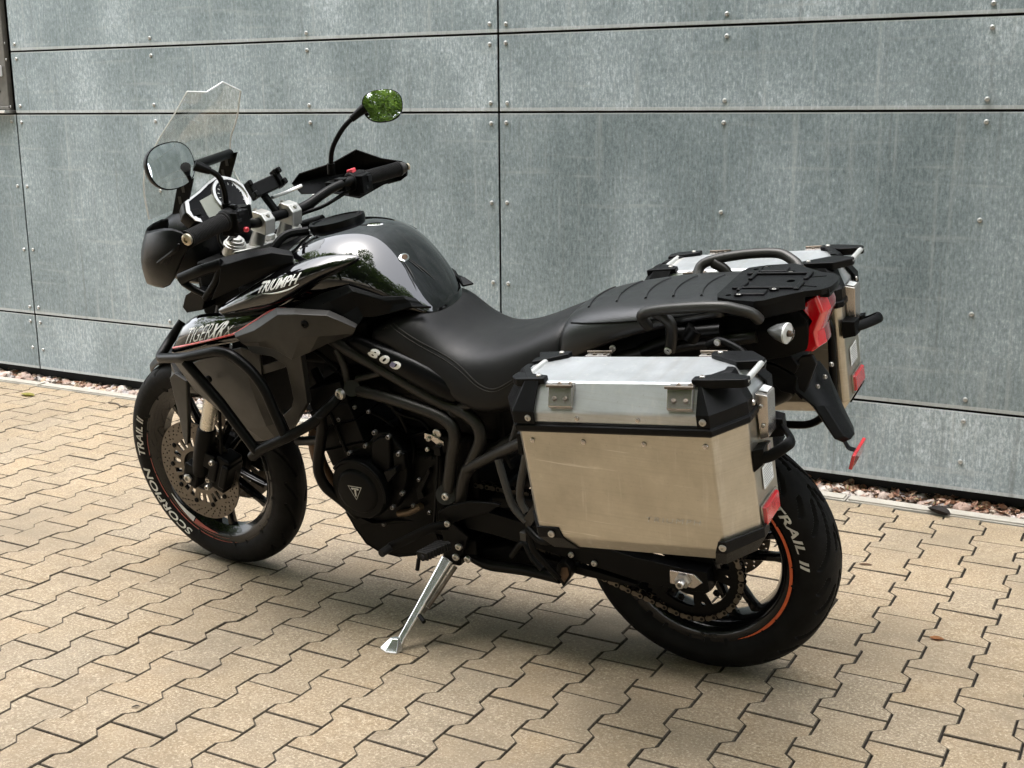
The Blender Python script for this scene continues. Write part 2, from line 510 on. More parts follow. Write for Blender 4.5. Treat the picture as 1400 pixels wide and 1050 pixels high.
def fillet(pts, rad, n=5):
    """round the corners of a bent tube"""
    P = [Vector(p) for p in pts]
    out = [P[0]]
    for i in range(1, len(P) - 1):
        a, b, c = P[i - 1], P[i], P[i + 1]
        r = min(rad, (a - b).length * 0.45, (c - b).length * 0.45)
        p = b + (a - b).normalized() * r; q = b + (c - b).normalized() * r
        for k in range(n + 1):
            t = k / n
            out.append((1 - t) ** 2 * p + 2 * t * (1 - t) * b + t * t * q)
    out.append(P[-1])
    return out

def tube(bm, pts, r, seg=10, cap=True, flat=None):
    """sweep a circle (or an ellipse: flat = (a, b, up vector)) along a path; r may be a list"""
    P = [Vector(p) for p in pts]
    n = len(P)
    rings = []
    nrm = None
    for i in range(n):
        t = (P[min(i + 1, n - 1)] - P[max(i - 1, 0)]).normalized()
        if nrm is None:
            h = Vector(flat[2]) if flat else (Vector((0, 0, 1)) if abs(t.z) < 0.9 else Vector((0, 1, 0)))
            nrm = (h - t * h.dot(t)).normalized()
        else:
            nrm = (nrm - t * nrm.dot(t))
            nrm = nrm.normalized() if nrm.length > 1e-6 else t.orthogonal().normalized()
        bi = t.cross(nrm)
        rr = r[i] if isinstance(r, (list, tuple)) else r
        a, b = (flat[0], flat[1]) if flat else (rr, rr)
        rings.append([bm.verts.new(P[i] + nrm * math.sin(2 * math.pi * k / seg) * b + bi * math.cos(2 * math.pi * k / seg) * a) for k in range(seg)])
    for a, b in zip(rings, rings[1:]):
        for k in range(seg):
            bm.faces.new((a[k], a[(k + 1) % seg], b[(k + 1) % seg], b[k]))
    if cap:
        bm.faces.new(rings[0][::-1]); bm.faces.new(rings[-1])

def lathe(bm, prof, c=(0, 0, 0), axis='Y', seg=48, closed=False, a0=0.0, a1=360.0):
    """prof: (distance along axis, radius)"""
    c = Vector(c); full = abs(a1 - a0) >= 360
    m = seg if full else seg + 1
    rings = []
    for u, r in prof:
        ring = []
        for k in range(m):
            t = R(a0 + (a1 - a0) * k / seg)
            ca, sa = math.cos(t) * r, math.sin(t) * r
            v = {'Y': (ca, u, sa), 'X': (u, ca, sa), 'Z': (ca, sa, u)}[axis] if isinstance(axis, str) else axis @ Vector((ca, u, sa))
            ring.append(bm.verts.new(c + Vector(v)))
        rings.append(ring)
    pr = list(zip(rings, rings[1:]))
    if closed: pr.append((rings[-1], rings[0]))
    for a, b in pr:
        for k in range(m if full else m - 1):
            bm.faces.new((a[k], a[(k + 1) % m], b[(k + 1) % m], b[k]))
    if not closed:
        for ring, (u, r) in ((rings[0], prof[0]), (rings[-1], prof[-1])):
            if full and r > 1e-5: bm.faces.new(ring)

def plate(bm, pts, off):
    """solid from an outline (3-D points, roughly planar) pushed along off"""
    P = [Vector(p) for p in pts]; off = Vector(off)
    tris = tessellate_polygon([P])
    f = [bm.verts.new(p) for p in P]; b = [bm.verts.new(p + off) for p in P]
    n = len(P)
    for t in tris:
        try:
            bm.faces.new([f[i] for i in t]); bm.faces.new([b[i] for i in reversed(t)])
        except ValueError: pass
    for i in range(n):
        bm.faces.new((f[i], f[(i + 1) % n], b[(i + 1) % n], b[i]))
    bmesh.ops.dissolve_limit(bm, angle_limit=R(1.0), verts=bm.verts[:], edges=bm.edges[:])

def loft(bm, secs, close=True, caps=True):
    """secs: rings of equal point count"""
    rings = [[bm.verts.new(Vector(p)) for p in s] for s in secs]
    n = len(rings[0])
    for a, b in zip(rings, rings[1:]):
        for k in range(n if close else n - 1):
            bm.faces.new((a[k], a[(k + 1) % n], b[(k + 1) % n], b[k]))
    if caps:
        bm.faces.new(rings[0][::-1]); bm.faces.new(rings[-1])

def mirror_sec(x, half):
    """half section (y, z) from centre top outwards -> full ring at station x"""
    pts = [(x, -y, z) for y, z in half][::-1]
    pts += [(x, y, z) for y, z in half if y > 1e-6]
    return pts

def sheet(bm, rows, thick, n=1):
    """thin solid shell from a grid of points, thickness along the vertex normals"""
    g = [[bm.verts.new(Vector(p)) for p in r] for r in rows]
    fs = []
    for a, b in zip(g, g[1:]):
        for k in range(len(a) - 1):
            fs.append(bm.faces.new((a[k], a[k + 1], b[k + 1], b[k])))
    bm.normal_update()
    bmesh.ops.solidify(bm, geom=fs, thickness=thick)

def holes_mesh(outer, holes, depth):
    """flat plate in XY with holes, centred in depth; outer and holes are lists of 2-D points"""
    cu = bpy.data.curves.new('outline', 'CURVE')
    cu.dimensions = '2D'; cu.fill_mode = 'BOTH'; cu.extrude = depth / 2
    for loop in [outer] + holes:
        s = cu.splines.new('POLY'); s.points.add(len(loop) - 1); s.use_cyclic_u = True
        for p, q in zip(s.points, loop): p.co = (q[0], q[1], 0, 1)
    o = bpy.data.objects.new('outline', cu)
    me = bpy.data.meshes.new_from_object(o)
    bpy.data.objects.remove(o); bpy.data.curves.remove(cu)
    me.materials.clear()
    return me

def circ(r, n, c=(0, 0), a0=0.0):
    return [(c[0] + r * math.cos(a0 + 2 * math.pi * k / n), c[1] + r * math.sin(a0 + 2 * math.pi * k / n)) for k in range(n)]

def text_mesh(s, bold=0.0, shear=0.0, extrude=0.0, spacing=1.0):
    cu = bpy.data.curves.new('writing', 'FONT')
    cu.body = s; cu.size = 1.0; cu.offset = bold; cu.shear = shear; cu.space_character = spacing
    cu.extrude = extrude; cu.resolution_u = 3
    o = bpy.data.objects.new('writing', cu)
    me = bpy.data.meshes.new_from_object(o)
    bpy.data.objects.remove(o); bpy.data.curves.remove(cu)
    me.materials.clear()
    xs = [v.co.x for v in me.vertices]; ys = [v.co.y for v in me.vertices]
    x0, x1, y0, y1 = min(xs), max(xs), min(ys), max(ys)
    for v in me.vertices:
        v.co.x = (v.co.x - x0) / (x1 - x0); v.co.y = (v.co.y - y0) / (y1 - y0)
    return me

def writing(name, s, p0, p1, p2, mat, parent, bvh=None, bold=0.02, shear=0.0, lift=0.0012, mesh=None):
    """lettering laid on a surface: p0 foot of first letter, p1 foot of last, p2 top of first; draped along +y on to bvh"""
    me = mesh or text_mesh(s, bold, shear)
    p0, p1, p2 = Vector(p0), Vector(p1), Vector(p2)
    if bvh:                                   # finer faces so the print follows the curve
        bm = bmesh.new(); bm.from_mesh(me)
        bmesh.ops.triangulate(bm, faces=bm.faces[:])
        for _ in range(2):
            le = [e for e in bm.edges if e.calc_length() > 0.06]
            if not le: break
            bmesh.ops.subdivide_edges(bm, edges=le, cuts=1)
            bmesh.ops.triangulate(bm, faces=bm.faces[:])
        bm.to_mesh(me); bm.free()
    for v in me.vertices:
        q = p0 + (p1 - p0) * v.co.x + (p2 - p0) * v.co.y
        if bvh:
            h = bvh.ray_cast(Vector((q.x, -2.0, q.z)), Vector((0, 1, 0)))
            if h[0] is not None and abs(h[0].y - q.y) < 0.12: q = h[0]
            q = Vector((q.x, q.y - lift, q.z))
        v.co = q
    me.materials.append(M[mat])
    me.name = name
    return link(me, name, parent)

def finer(me, lim):
    bm = bmesh.new(); bm.from_mesh(me)
    bmesh.ops.triangulate(bm, faces=bm.faces[:])
    for _ in range(3):
        le = [e for e in bm.edges if e.calc_length() > lim]
        if not le: break
        bmesh.ops.subdivide_edges(bm, edges=le, cuts=1)
        bmesh.ops.triangulate(bm, faces=bm.faces[:])
    bm.to_mesh(me); bm.free()

def polar_text(s, ang0, ang1, r0, r1, y, mat, parent, name, bold=0.02, shear=0.0, cone=0.0, bvh=None):
    """letters round a wheel, read clockwise seen from the left side (-y)"""
    me = text_mesh(s, bold, shear)
    if bvh: finer(me, 0.22)
    for v in me.vertices:
        a = R(ang0 + (ang1 - ang0) * v.co.x); r = r0 + (r1 - r0) * v.co.y
        q = Vector((r * math.cos(a), y + cone * (v.co.y - 0.5), r * math.sin(a)))
        if bvh:
            h = bvh.ray_cast(Vector((q.x, -0.3, q.z)), Vector((0, 1, 0)))
            if h[0]: q.y = h[0].y - 0.0009
        v.co = q
    me.materials.append(M[mat]); me.name = name
    return link(me, name, parent)

def eval_bvh(o):
    dg = bpy.context.evaluated_depsgraph_get(); dg.update()
    e = o.evaluated_get(dg); me = e.to_mesh()
    vs = [v.co.copy() for v in me.vertices]; ps = [tuple(p.vertices) for p in me.polygons]
    e.to_mesh_clear()
    return BVHTree.FromPolygons(vs, ps)

def flipy(p): return (p[0], -p[1], p[2])

# ------------------------------------------------------------------ the ground: paved yard, kerb, gravel strip
bm = bmesh.new()
box(bm, (0, 0, -0.32), (500, 500, 0.5))
ground = finish(bm, 'ground', 'far_ground')
tag(ground, kind='structure')
KERB = 4.162
bm = bmesh.new()
box(bm, (-3.65, 1.27, -0.0305), (11.3, 5.78, 0.044))
pave = finish(bm, 'pavement', 'joint_sand')
tag(pave, kind='structure')

PX0, PY0, PP, PL = -0.7198 * 1.36, 1.712 * 1.36, 0.10211 * 1.36, 0.14903 * 1.36
WIDE = 0.1625
def stone_outline(lo, hi):
    """double-T block about its own centre, cut to lo..hi along its length"""
    g = 0.0021
    w = WIDE / 2 - g; n = PP - WIDE / 2 - g; h = PL / 2 - g
    a, b = h - 0.0405, h - 0.0405 - 0.0205
    side = [(w, h), (w, a), (n, b), (n, -b), (w, -a), (w, -h)]
    def clip(pts):
        out = []
        for (x0, y0), (x1, y1) in zip(pts, pts[1:]):
            if lo <= y0 <= hi: out.append((x0, y0))
            for lim in (hi, lo):
                if (y0 - lim) * (y1 - lim) < 0:
                    t = (lim - y0) / (y1 - y0); out.append((x0 + (x1 - x0) * t, lim))
        if lo <= pts[-1][1] <= hi: out.append(pts[-1])
        return out
    s = clip(side)
    return s + [(-x, y) for x, y in reversed(s)]

def stone_verts(out):
    """top face inset for the worn edge, edge ring, foot ring"""
    n = len(out); res = []
    cx = sum(p[0] for p in out) / n; cy = sum(p[1] for p in out) / n
    ins = []
    for i in range(n):
        p0, p1, p2 = Vector(out[i - 1]), Vector(out[i]), Vector(out[(i + 1) % n])
        e0 = (p1 - p0).normalized(); e1 = (p2 - p1).normalized()
        n0 = Vector((-e0.y, e0.x)); n1 = Vector((-e1.y, e1.x))
        m = (n0 + n1); m = m / max(0.3, m.dot(n0) if m.dot(n0) > 0.3 else 0.3)
        ins.append(m)
    area = sum(out[i - 1][0] * out[i][1] - out[i][0] * out[i - 1][1] for i in range(n))
    sg = 1 if area > 0 else -1
    for d, z in ((0.0018, 0.0), (0.0, -0.0022), (0.0, -0.024)):
        res.append([(out[i][0] + sg * ins[i].x * d, out[i][1] + sg * ins[i].y * d, z) for i in range(n)])
    return res

stone_cache = {}
def stone_mesh(lo, hi):
    key = (round(lo, 4), round(hi, 4))
    if key not in stone_cache:
        bm = bmesh.new()
        rings = [[bm.verts.new(p) for p in r] for r in stone_verts(stone_outline(lo, hi))]
        n = len(rings[0])
        for a, b in zip(rings, rings[1:]):
            for k in range(n): bm.faces.new((a[k], a[(k + 1) % n], b[(k + 1) % n], b[k]))
        bm.faces.new(rings[0])
        bmesh.ops.recalc_face_normals(bm, faces=bm.faces[:])
        if rings[0][0].link_faces and bm.faces[-1:] : pass
        top = [f for f in bm.faces if len(f.verts) == n][0]
        if top.normal.z < 0: bmesh.ops.reverse_faces(bm, faces=bm.faces[:])
        me = bpy.data.meshes.new('paving_stone'); bm.to_mesh(me); bm.free()
        me.materials.append(M['paver']); me.materials.append(M['joint_dirt'])
        for p in me.polygons: p.material_index = 0 if len(p.vertices) == n else 1
        stone_cache[key] = me
    return stone_cache[key]

FX, FY = Vector(_r), Vector(_u)
def seen(p):
    d = Vector(p) - Vector((0, 0, 1.36))
    z = d.dot(_fw)
    if z < 0.1: return None
    x = 700 + 1698.9 * d.dot(_r) / z; y = 525 - 1698.9 * d.dot(_u) / z
    return (x, y, z)
near, rest = [], []
for i in range(-60, 22):
    for j in range(-19, 12):
        x = PX0 + i * PP
        y = PY0 + (j + 0.5 * (i % 2) + 0.5) * PL
        lo, hi = -PL / 2, min(PL / 2, KERB - 0.003 - y)
        if hi - lo < 0.03: continue
        if i % 2 == 0 and KERB - (y + PL / 2) < 0.02 : hi = PL / 2
        s = seen((x, y, 0))
        if s and -60 < s[0] < 1460 and s[1] < 1130: near.append((s[2], x, y, lo, hi))
        else: rest.append((x, y, lo, hi))
near.sort()
for a in near[300:]: rest.append(a[1:])
near = near[:300]
for (_, x, y, lo, hi) in near:
    o = link(stone_mesh(lo, hi), 'paving_stone', pave)
    o.location = (x, y, random.gauss(0, 0.0006))
    o.rotation_euler = (random.gauss(0, 0.0045), random.gauss(0, 0.005), random.gauss(0, 0.004))
bm = bmesh.new()
for (x, y, lo, hi) in rest:
    rot = Matrix.Translation((x, y, random.gauss(0, 0.0006))) @ Matrix.Rotation(random.gauss(0, 0.005), 4, 'Y') @ Matrix.Rotation(random.gauss(0, 0.004), 4, 'Z')
    src = stone_mesh(lo, hi)
    vs = [bm.verts.new(rot @ v.co) for v in src.vertices]
    for p in src.polygons: bm.faces.new([vs[q] for q in p.vertices]).material_index = p.material_index
me = bpy.data.meshes.new('paving_stones_beyond'); bm.to_mesh(me); bm.free(); me.materials.append(M['paver_many']); me.materials.append(M['joint_dirt'])
o = link(me, 'paving_stones', pave)
o['kind'] = 'stuff'

kerb = empty('kerb', (-2.0, KERB + 0.035, 0))
tag(kerb, kind='structure')
bm = bmesh.new(); box(bm, (0, 0, -0.06), (0.994, 0.062, 0.130))
bmesh.ops.bevel(bm, geom=[e for e in bm.edges if e.verts[0].co.z > 0 and e.verts[1].co.z > 0], offset=0.006, segments=2, affect='EDGES')
smooth_mark(bm, 30)
kme = bpy.data.meshes.new('edging_stone'); bm.to_mesh(kme); bm.free(); kme.materials.append(M['kerb_concrete'])
for k in range(-9, 4):
    o = link(kme, 'edging_stone', kerb)
    o.location = (-0.954 + 0.5 + k + 2.0, random.gauss(0, 0.0008), random.gauss(0.001, 0.0008))
    o.rotation_euler = (random.gauss(0, 0.004), 0, random.gauss(0, 0.0012))

bm = bmesh.new(); box(bm, (-3.7, 4.46, -0.055), (13.4, 0.52, 0.05))
strip = finish(bm, 'gravel_bed', 'litter_soil'); tag(strip, kind='structure')
bm = bmesh.new()
ico = bmesh.new(); bmesh.ops.create_icosphere(ico, subdivisions=2, radius=1.0)
iv = [v.co.copy() for v in ico.verts]; ifc = [[v.index for v in f.verts] for f in ico.faces]; ico.free()
for q in range(4700):
    x = random.uniform(-7.4, 1.6); y = 4.232 + abs(random.gauss(0, 0.12)) * 1.0
    if y > 4.55: continue
    s = random.uniform(0.007, 0.018) * random.choice((1, 1, 1.3, 1.5))
    e = Matrix.Rotation(random.uniform(0, 6.3), 3, 'Z') @ Matrix.Rotation(random.gauss(0, .4), 3, 'X')
    sc = (s * random.uniform(1, 1.6), s, s * random.uniform(0.55, 0.9))
    j = [random.uniform(0.82, 1.15) for _ in iv]
    z = -0.026 + random.uniform(0.0, 0.030)
    vs = [bm.verts.new(Vector((x, y + 0.008, z)) + e @ Vector((v.x * sc[0] * t, v.y * sc[1] * t, v.z * sc[2] * t))) for v, t in zip(iv, j)]
    for f in ifc: bm.faces.new([vs[a] for a in f])
smooth_mark(bm, 60)
me = bpy.data.meshes.new('gravel'); bm.to_mesh(me); bm.free(); me.materials.append(M['pebble'])
o = link(me, 'gravel'); tag(o, kind='stuff')

def leaf_bm(bm, c, L_, W_, rot, curl):
    n = 5; rows = []
    for a in range(n + 1):
        t = a / n
        w = W_ * math.sin(math.pi * min(0.98, t * 0.92 + 0.06)) ** 0.8
        rows.append([rot @ Vector(((t - 0.5) * L_, s * w / 2, curl * (abs(s) * w * 0.9 + ((t - 0.5) ** 2) * L_ * 0.8))) + Vector(c) for s in (-1, 0, 1)])
    g = [[bm.verts.new(p) for p in r] for r in rows]
    for a, b in zip(g, g[1:]):
        for q in range(2): bm.faces.new((a[q], a[q + 1], b[q + 1], b[q]))
bm = bmesh.new()
for q in range(3300):
    x = random.triangular(-3.4, 1.6, 0.2) if random.random() < 0.8 else random.uniform(-6.2, 1.6)
    y = 4.24 + abs(random.gauss(0, 0.10))
    rot = Matrix.Rotation(random.uniform(0, 6.3), 3, 'Z') @ Matrix.Rotation(random.gauss(0, .45), 3, 'X') @ Matrix.Rotation(random.gauss(0, .3), 3, 'Y')
    L_ = random.uniform(0.012, 0.038)
    leaf_bm(bm, (x, y, 0.004 + random.uniform(-0.010, 0.012)), L_, L_ * random.uniform(0.3, 0.7), rot, random.uniform(-0.4, 0.8))
smooth_mark(bm, 60)
me = bpy.data.meshes.new('leaf_litter'); bm.to_mesh(me); bm.free(); me.materials.append(M['dry_leaf'])
o = link(me, 'leaf_litter'); tag(o, kind='stuff')

# single leaves and a twig lying on the paving
def one_leaf(label, loc, L_, W_, rz, curl, col, group=None):
    bm = bmesh.new(); leaf_bm(bm, (0, 0, 0), L_, W_, Matrix.Identity(3), curl)
    geom = bm.faces[:]; bmesh.ops.solidify(bm, geom=geom, thickness=0.0006)
    zmin = min(v.co.z for v in bm.verts)
    for v in bm.verts: v.co.z -= zmin
    if col not in M: plain(col, {'leaf_orange': (0.36, 0.15, 0.05), 'leaf_black': (0.03, 0.022, 0.018), 'leaf_brown': (0.17, 0.10, 0.06), 'leaf_yellow': (0.32, 0.29, 0.07)}[col], 0.7, vary=0.5)
    o = finish(bm, 'fallen_leaf', col, ang=60)
    o.location = loc; o.rotation_euler = (0, 0, rz)
    tag(o, label, 'leaf', group)
one_leaf('curled blackish dead leaf lying against the kerb right of the motorcycle', (-0.6386, 4.1541, 0.003), 0.085, 0.045, R(-25), 0.55, 'leaf_black')
one_leaf('small orange-brown leaf on the paving right of the rear wheel', (-0.4649, 3.1322, 0.001), 0.036, 0.020, R(8), 0.3, 'leaf_orange')
one_leaf('small dull brown leaf on the paving close behind the rear tyre', (-0.7485, 3.5806, 0.001), 0.040, 0.014, R(18), 0.2, 'leaf_brown')
one_leaf('yellow-green leaf on the paving at the far left near the kerb', (-4.8197, 3.9907, 0.001), 0.085, 0.040, R(5), 0.3, 'leaf_yellow')
one_leaf('tiny dark leaf scrap on the paving at the bottom left', (-2.0299, 1.8982, 0.001), 0.020, 0.014, R(40), 0.2, 'leaf_black')
bm = bmesh.new()
tube(bm, spline([(-0.075, 0, 0.004), (-0.02, 0.012, 0.005), (0.03, -0.004, 0.004), (0.07, 0.006, 0.004)], 4), 0.0035, 6)
tube(bm, [(0.03, -0.004, 0.004), (0.055, -0.028, 0.004)], 0.0025, 6)
o = finish(bm, 'twig', 'bark'); o.location = (-4.2769, 4.0374, 0); o.rotation_euler = (0, 0, R(-12))
tag(o, 'thin dark twig on the paving left of the front wheel', 'twig')

# ------------------------------------------------------------------ the wall of galvanised sheets
WY = 4.28
wall = empty('building_wall', (-2.4, WY, 0))
tag(wall, 'building wall clad in large grey galvanised metal panels behind the motorcycle', 'wall')
bm = bmesh.new(); box(bm, (-1.3, 0.20, 2.30), (13.4, 0.30, 4.6)); finish(bm, 'backing', 'wall_dark', wall)
bm = bmesh.new(); box(bm, (-1.3, 0.34, 0.0), (13.4, 0.04, 0.30)); finish(bm, 'plinth', 'wall_dark', wall)
SEAM = 0.008
xs = [-10.424, -7.742, -5.060, -2.378, 0.304, 2.986]
zs = [0.056, 0.335, 1.320, 1.612, 2.60, 3.60, 4.60]
screw_me = None
bm = bmesh.new()
lathe(bm, [(0.0, 0.0085), (-0.0015, 0.0085), (-0.0045, 0.0068), (-0.0060, 0.0040), (-0.0046, 0.0032), (-0.0046, 0.0001)], axis='Y', seg=14)
smooth_mark(bm, 50); bmesh.ops.recalc_face_normals(bm, faces=bm.faces[:])
screw_me = bpy.data.meshes.new('screw'); bm.to_mesh(screw_me); bm.free(); screw_me.materials.append(M['screw_steel'])
TH = 0.004
for a, b in zip(xs, xs[1:]):
    for c, d in zip(zs, zs[1:]):
        x0, x1, z0, z1 = a + SEAM / 2, b - SEAM / 2, c + (0 if c < 0.1 else SEAM / 2), d - SEAM / 2
        if -8 < a < -5.2 and c > 1.3 and d < 2.7: x1 = -6.10      # the window takes the rest of this bay
        bm = bmesh.new()
        box(bm, ((x0 + x1) / 2 + 2.4, TH / 2 + random.uniform(-0.0006, 0.0006), (z0 + z1) / 2), (x1 - x0, TH, z1 - z0))
        bmesh.ops.bevel(bm, geom=bm.edges[:], offset=0.0012, segments=2, affect='EDGES')
        for zc in (z0 + .013, z1 - .004):
            bmesh.ops.bisect_plane(bm, geom=bm.verts[:] + bm.edges[:] + bm.faces[:], plane_co=(0, 0, zc), plane_no=(0, 0, 1))
        p = finish(bm, 'metal_panel', 'galvanised', wall)
        p.data.materials.append(M['galvanised_edge'])
        for f_ in p.data.polygons:
            if f_.center.z < z0 + .012 or f_.center.z > z1 - .004: f_.material_index = 1
        p.rotation_euler = (0, 0, random.gauss(0, 0.0004))
        if d > 2.7: continue
        # fixing screws in columns near both edges and at the thirds
        cols = [a + 0.035, a + 0.035 + 0.871, b - 0.035 - 0.871, b - 0.035]
        hgt = d - c
        rows = [c + (0.105 if c < 0.1 else 0.036), d - 0.037] + ([c + 0.325, c + 0.64] if hgt > 0.6 else [])
        for sx in cols:
            for sz in rows:
                if not (-5.7 < sx < 0.3): continue
                s = link(screw_me, 'screw', p)
                s.location = (sx + 2.4 + random.gauss(0, 0.0022), -0.001, sz + random.gauss(0, 0.0022))
                s.rotation_euler = (0, random.uniform(0, 6.3), 0)
# window case at the top left
win = empty('window', (-2.67 - 0.02, -0.004, 1.345), wall)
bm = bmesh.new(); box(bm, (-0.50, 0.008, 0.62), (1.0, 0.03, 1.255)); box(bm, (-0.50, 0.004, 0.006), (1.0, 0.034, 0.012))
finish(bm, 'frame', 'frame_brown', win, bevel=0.003)
bm = bmesh.new(); box(bm, (-0.47, -0.012, -0.014), (0.965, 0.07, 0.014)); finish(bm, 'sill', 'silver', win, bevel=0.002)
bm = bmesh.new(); box(bm, (-0.075, -0.022, 0.172), (0.095, 0.014, 0.020)); box(bm, (-0.032, -0.018, 0.178), (0.016, 0.022, 0.052))
finish(bm, 'handle', 'label_white', win, bevel=0.004)
bm = bmesh.new(); box(bm, (-0.10, -0.0085, 0.082), (0.10, 0.004, 0.009)); box(bm, (-0.09, -0.0085, 0.118), (0.055, 0.004, 0.022))
finish(bm, 'slot', 'dark_void', win)
bm = bmesh.new(); box(bm, (-0.30, -0.004, 0.67), (0.40, 0.006, 0.90))
finish(bm, 'pane', 'plastic_satin', win)

# ------------------------------------------------------------------ trees across the yard, behind the photographer (seen in mirrors and paint)
def leaf_cloud(seed, n, rx, rz):
    rnd = random.Random(seed)
    bm = bmesh.new()
    blobs = [(Vector((rnd.gauss(0, .5) * rx, rnd.gauss(0, .5) * rx, rnd.uniform(-.8, .95) * rz)), rnd.uniform(.30, .52) * rx) for _ in range(26)]
    for q in range(n):
        c, s = rnd.choice(blobs)
        d = Vector((rnd.gauss(0, 1), rnd.gauss(0, 1), rnd.gauss(0, 1))).normalized()
        p = c + d * s * rnd.uniform(0.55, 1.05)
        L_ = rnd.uniform(0.14, 0.26)
        rot = Matrix.Rotation(rnd.uniform(0, 6.3), 3, 'Z') @ Matrix.Rotation(rnd.gauss(0, .8), 3, 'X') @ Matrix.Rotation(rnd.gauss(0, .6), 3, 'Y')
        f = [(-.5, 0), (-.1, -.28), (.5, 0), (-.1, .28)]
        bm.faces.new([bm.verts.new(p + rot @ Vector((a * L_, b * L_, 0))) for a, b in f])
    me = bpy.data.meshes.new('crown'); bm.to_mesh(me); bm.free(); me.materials.append(M['tree_leaf'])
    return me, blobs
crowns = [leaf_cloud(3, 15000, 2.4, 2.6), leaf_cloud(11, 15000, 2.2, 2.9)]
tree_spots = [(4.8, -5.6, 5.8, 0, 1.75, 'leafy green tree standing across the yard, reflected in the right mirror'),
              (0.6, -6.4, 6.4, 1, 1.95, 'tall leafy tree straight across the yard behind the viewer'),
              (8.8, -2.8, 5.4, 1, 1.65, 'leafy tree standing to the right across the yard'),
              (-3.6, -5.8, 6.2, 0, 1.9, 'leafy tree standing left of the middle across the yard'),
              (-8.2, -5.4, 6.0, 1, 1.8, 'leafy tree standing far left across the yard'),
              (-12.6, -4.6, 5.0, 0, 1.6, 'leafy tree at the left end of the row across the yard'),
              (12.6, 0.6, 5.0, 0, 1.5, 'leafy tree at the right end of the row across the yard')]
for q, (x, y, h, ci, sc, lab) in enumerate(tree_spots):
    t = empty('tree', (x, y, -0.06)); tag(t, lab, 'tree', 'trees across the yard behind the viewer')
    me, blobs = crowns[ci]
    o = link(me, 'crown', t); o.location = (0, 0, h); o.scale = (sc, sc, sc); o.rotation_euler = (0, 0, q * 1.7)
    bm = bmesh.new()
    tube(bm, spline([(0, 0, 0), (0.05, 0.02, h * .3), (-0.04, 0.05, h * .6), (0.02, 0, h + sc)], 4), [0.20 - 0.011 * a for a in range(13)], 10)
    for b, s in blobs[:9]:
        w = Matrix.Rotation(q * 1.7, 3, 'Z') @ b * sc
        tube(bm, spline([(0, 0.02, h * .55), w * .5 + Vector((0, 0, h - .5)), w + Vector((0, 0, h))], 3), 0.045, 6)
    finish(bm, 'trunk', 'bark', t)

# ================================================================== THE MOTORCYCLE
# local frame: x to the rear, y to the right side, z up in the machine's own plane; origin under the rear axle
LEAN = R(10.0)
moto = empty('motorcycle', (-0.9399, 2.76072, 0.00176), None, (LEAN, 0, 0))
tag(moto, 'black adventure motorcycle with aluminium side cases parked on its side stand', 'motorcycle')

def two(fn):
    """the same part on the left (-1) and the right (+1)"""
    for s in (-1, 1): fn(s)

STEER = -0.078
_ax = Vector((0.40, 0, 0.917)).normalized(); _ap = Vector((-1.235, 0, 0.92))
_rs = Matrix.Rotation(STEER, 3, _ax)
def st(p): return _ap + _rs @ (Vector(p) - _ap)
def mir_st(p):
    q = _rs.inverted() @ (Vector(p) - _ap)
    return _ap + _rs @ Vector((q.x, -q.y, q.z))
def side(s, p): return Vector(p) if s < 0 else Vector(flipy(p))
def side_st(s, p): return Vector(p) if s < 0 else mir_st(p)

def mirrored(o, steer=False):
    """right-hand copy of a left-hand part (its sub-parts too)"""
    def one(src, par):
        me = src.data.copy()
        for v in me.vertices: v.co = mir_st(v.co) if steer else Vector((v.co.x, -v.co.y, v.co.z))
        me.flip_normals()
        n = bpy.data.objects.new(src.name.split('.')[0], me); COL.objects.link(n); n.parent = par
        for m in src.modifiers:
            k = n.modifiers.new(m.name, m.type)
            for a in ('levels', 'render_levels', 'width', 'segments', 'limit_method', 'angle_limit', 'harden_normals'):
                if hasattr(m, a): setattr(k, a, getattr(m, a))
        for ch in src.children: one(ch, n)
        return n
    return one(o, o.parent)

def skin(bm, front, inward, rim=True):
    plate(bm, front, inward)

# ---------------------------------------------------------------- wheels
def bolt(bm, c, r, h, axis=(0, -1, 0), hexa=False):
    a = Vector(axis).normalized()
    q = a.to_track_quat('Z', 'Y').to_matrix()
    rings = []
    n = 6 if hexa else 12
    for u, rr in ((0, r), (h * .7, r), (h, r * .75), (h, r * .45), (h * .5, r * .40)):
        rings.append([bm.verts.new(Vector(c) + q @ Vector((rr * math.cos(2 * math.pi * k / n), rr * math.sin(2 * math.pi * k / n), u))) for k in range(n)])
    for x, y in zip(rings, rings[1:]):
        for k in range(n): bm.faces.new((x[k], x[(k + 1) % n], y[(k + 1) % n], y[k]))
    bm.faces.new(rings[-1]); bm.faces.new(rings[0][::-1])

def tyre_mesh(prof, groove, na=540):
    """prof: half profile (u, r) from crown to bead; groove(u, angle, side) -> depth"""
    pts = []
    half = spline([(u, r, 0) for u, r in prof], 7)
    half = [(p.x, p.y) for p in half]
    ring = [(-u, r) for u, r in half[::-1]] + [(u, r) for u, r in half[1:]]
    bm = bmesh.new()
    rings = []
    for k in range(na):
        t = 2 * math.pi * k / na
        rr = []
        for u, r in ring:
            d = groove(u, t)
            rr.append(bm.verts.new((math.cos(t) * (r - d), u, math.sin(t) * (r - d))))
        rings.append(rr)
    for k in range(na):
        a, b = rings[k], rings[(k + 1) % na]
        for q in range(len(ring) - 1): bm.faces.new((a[q], b[q], b[q + 1], a[q + 1]))
    return bm

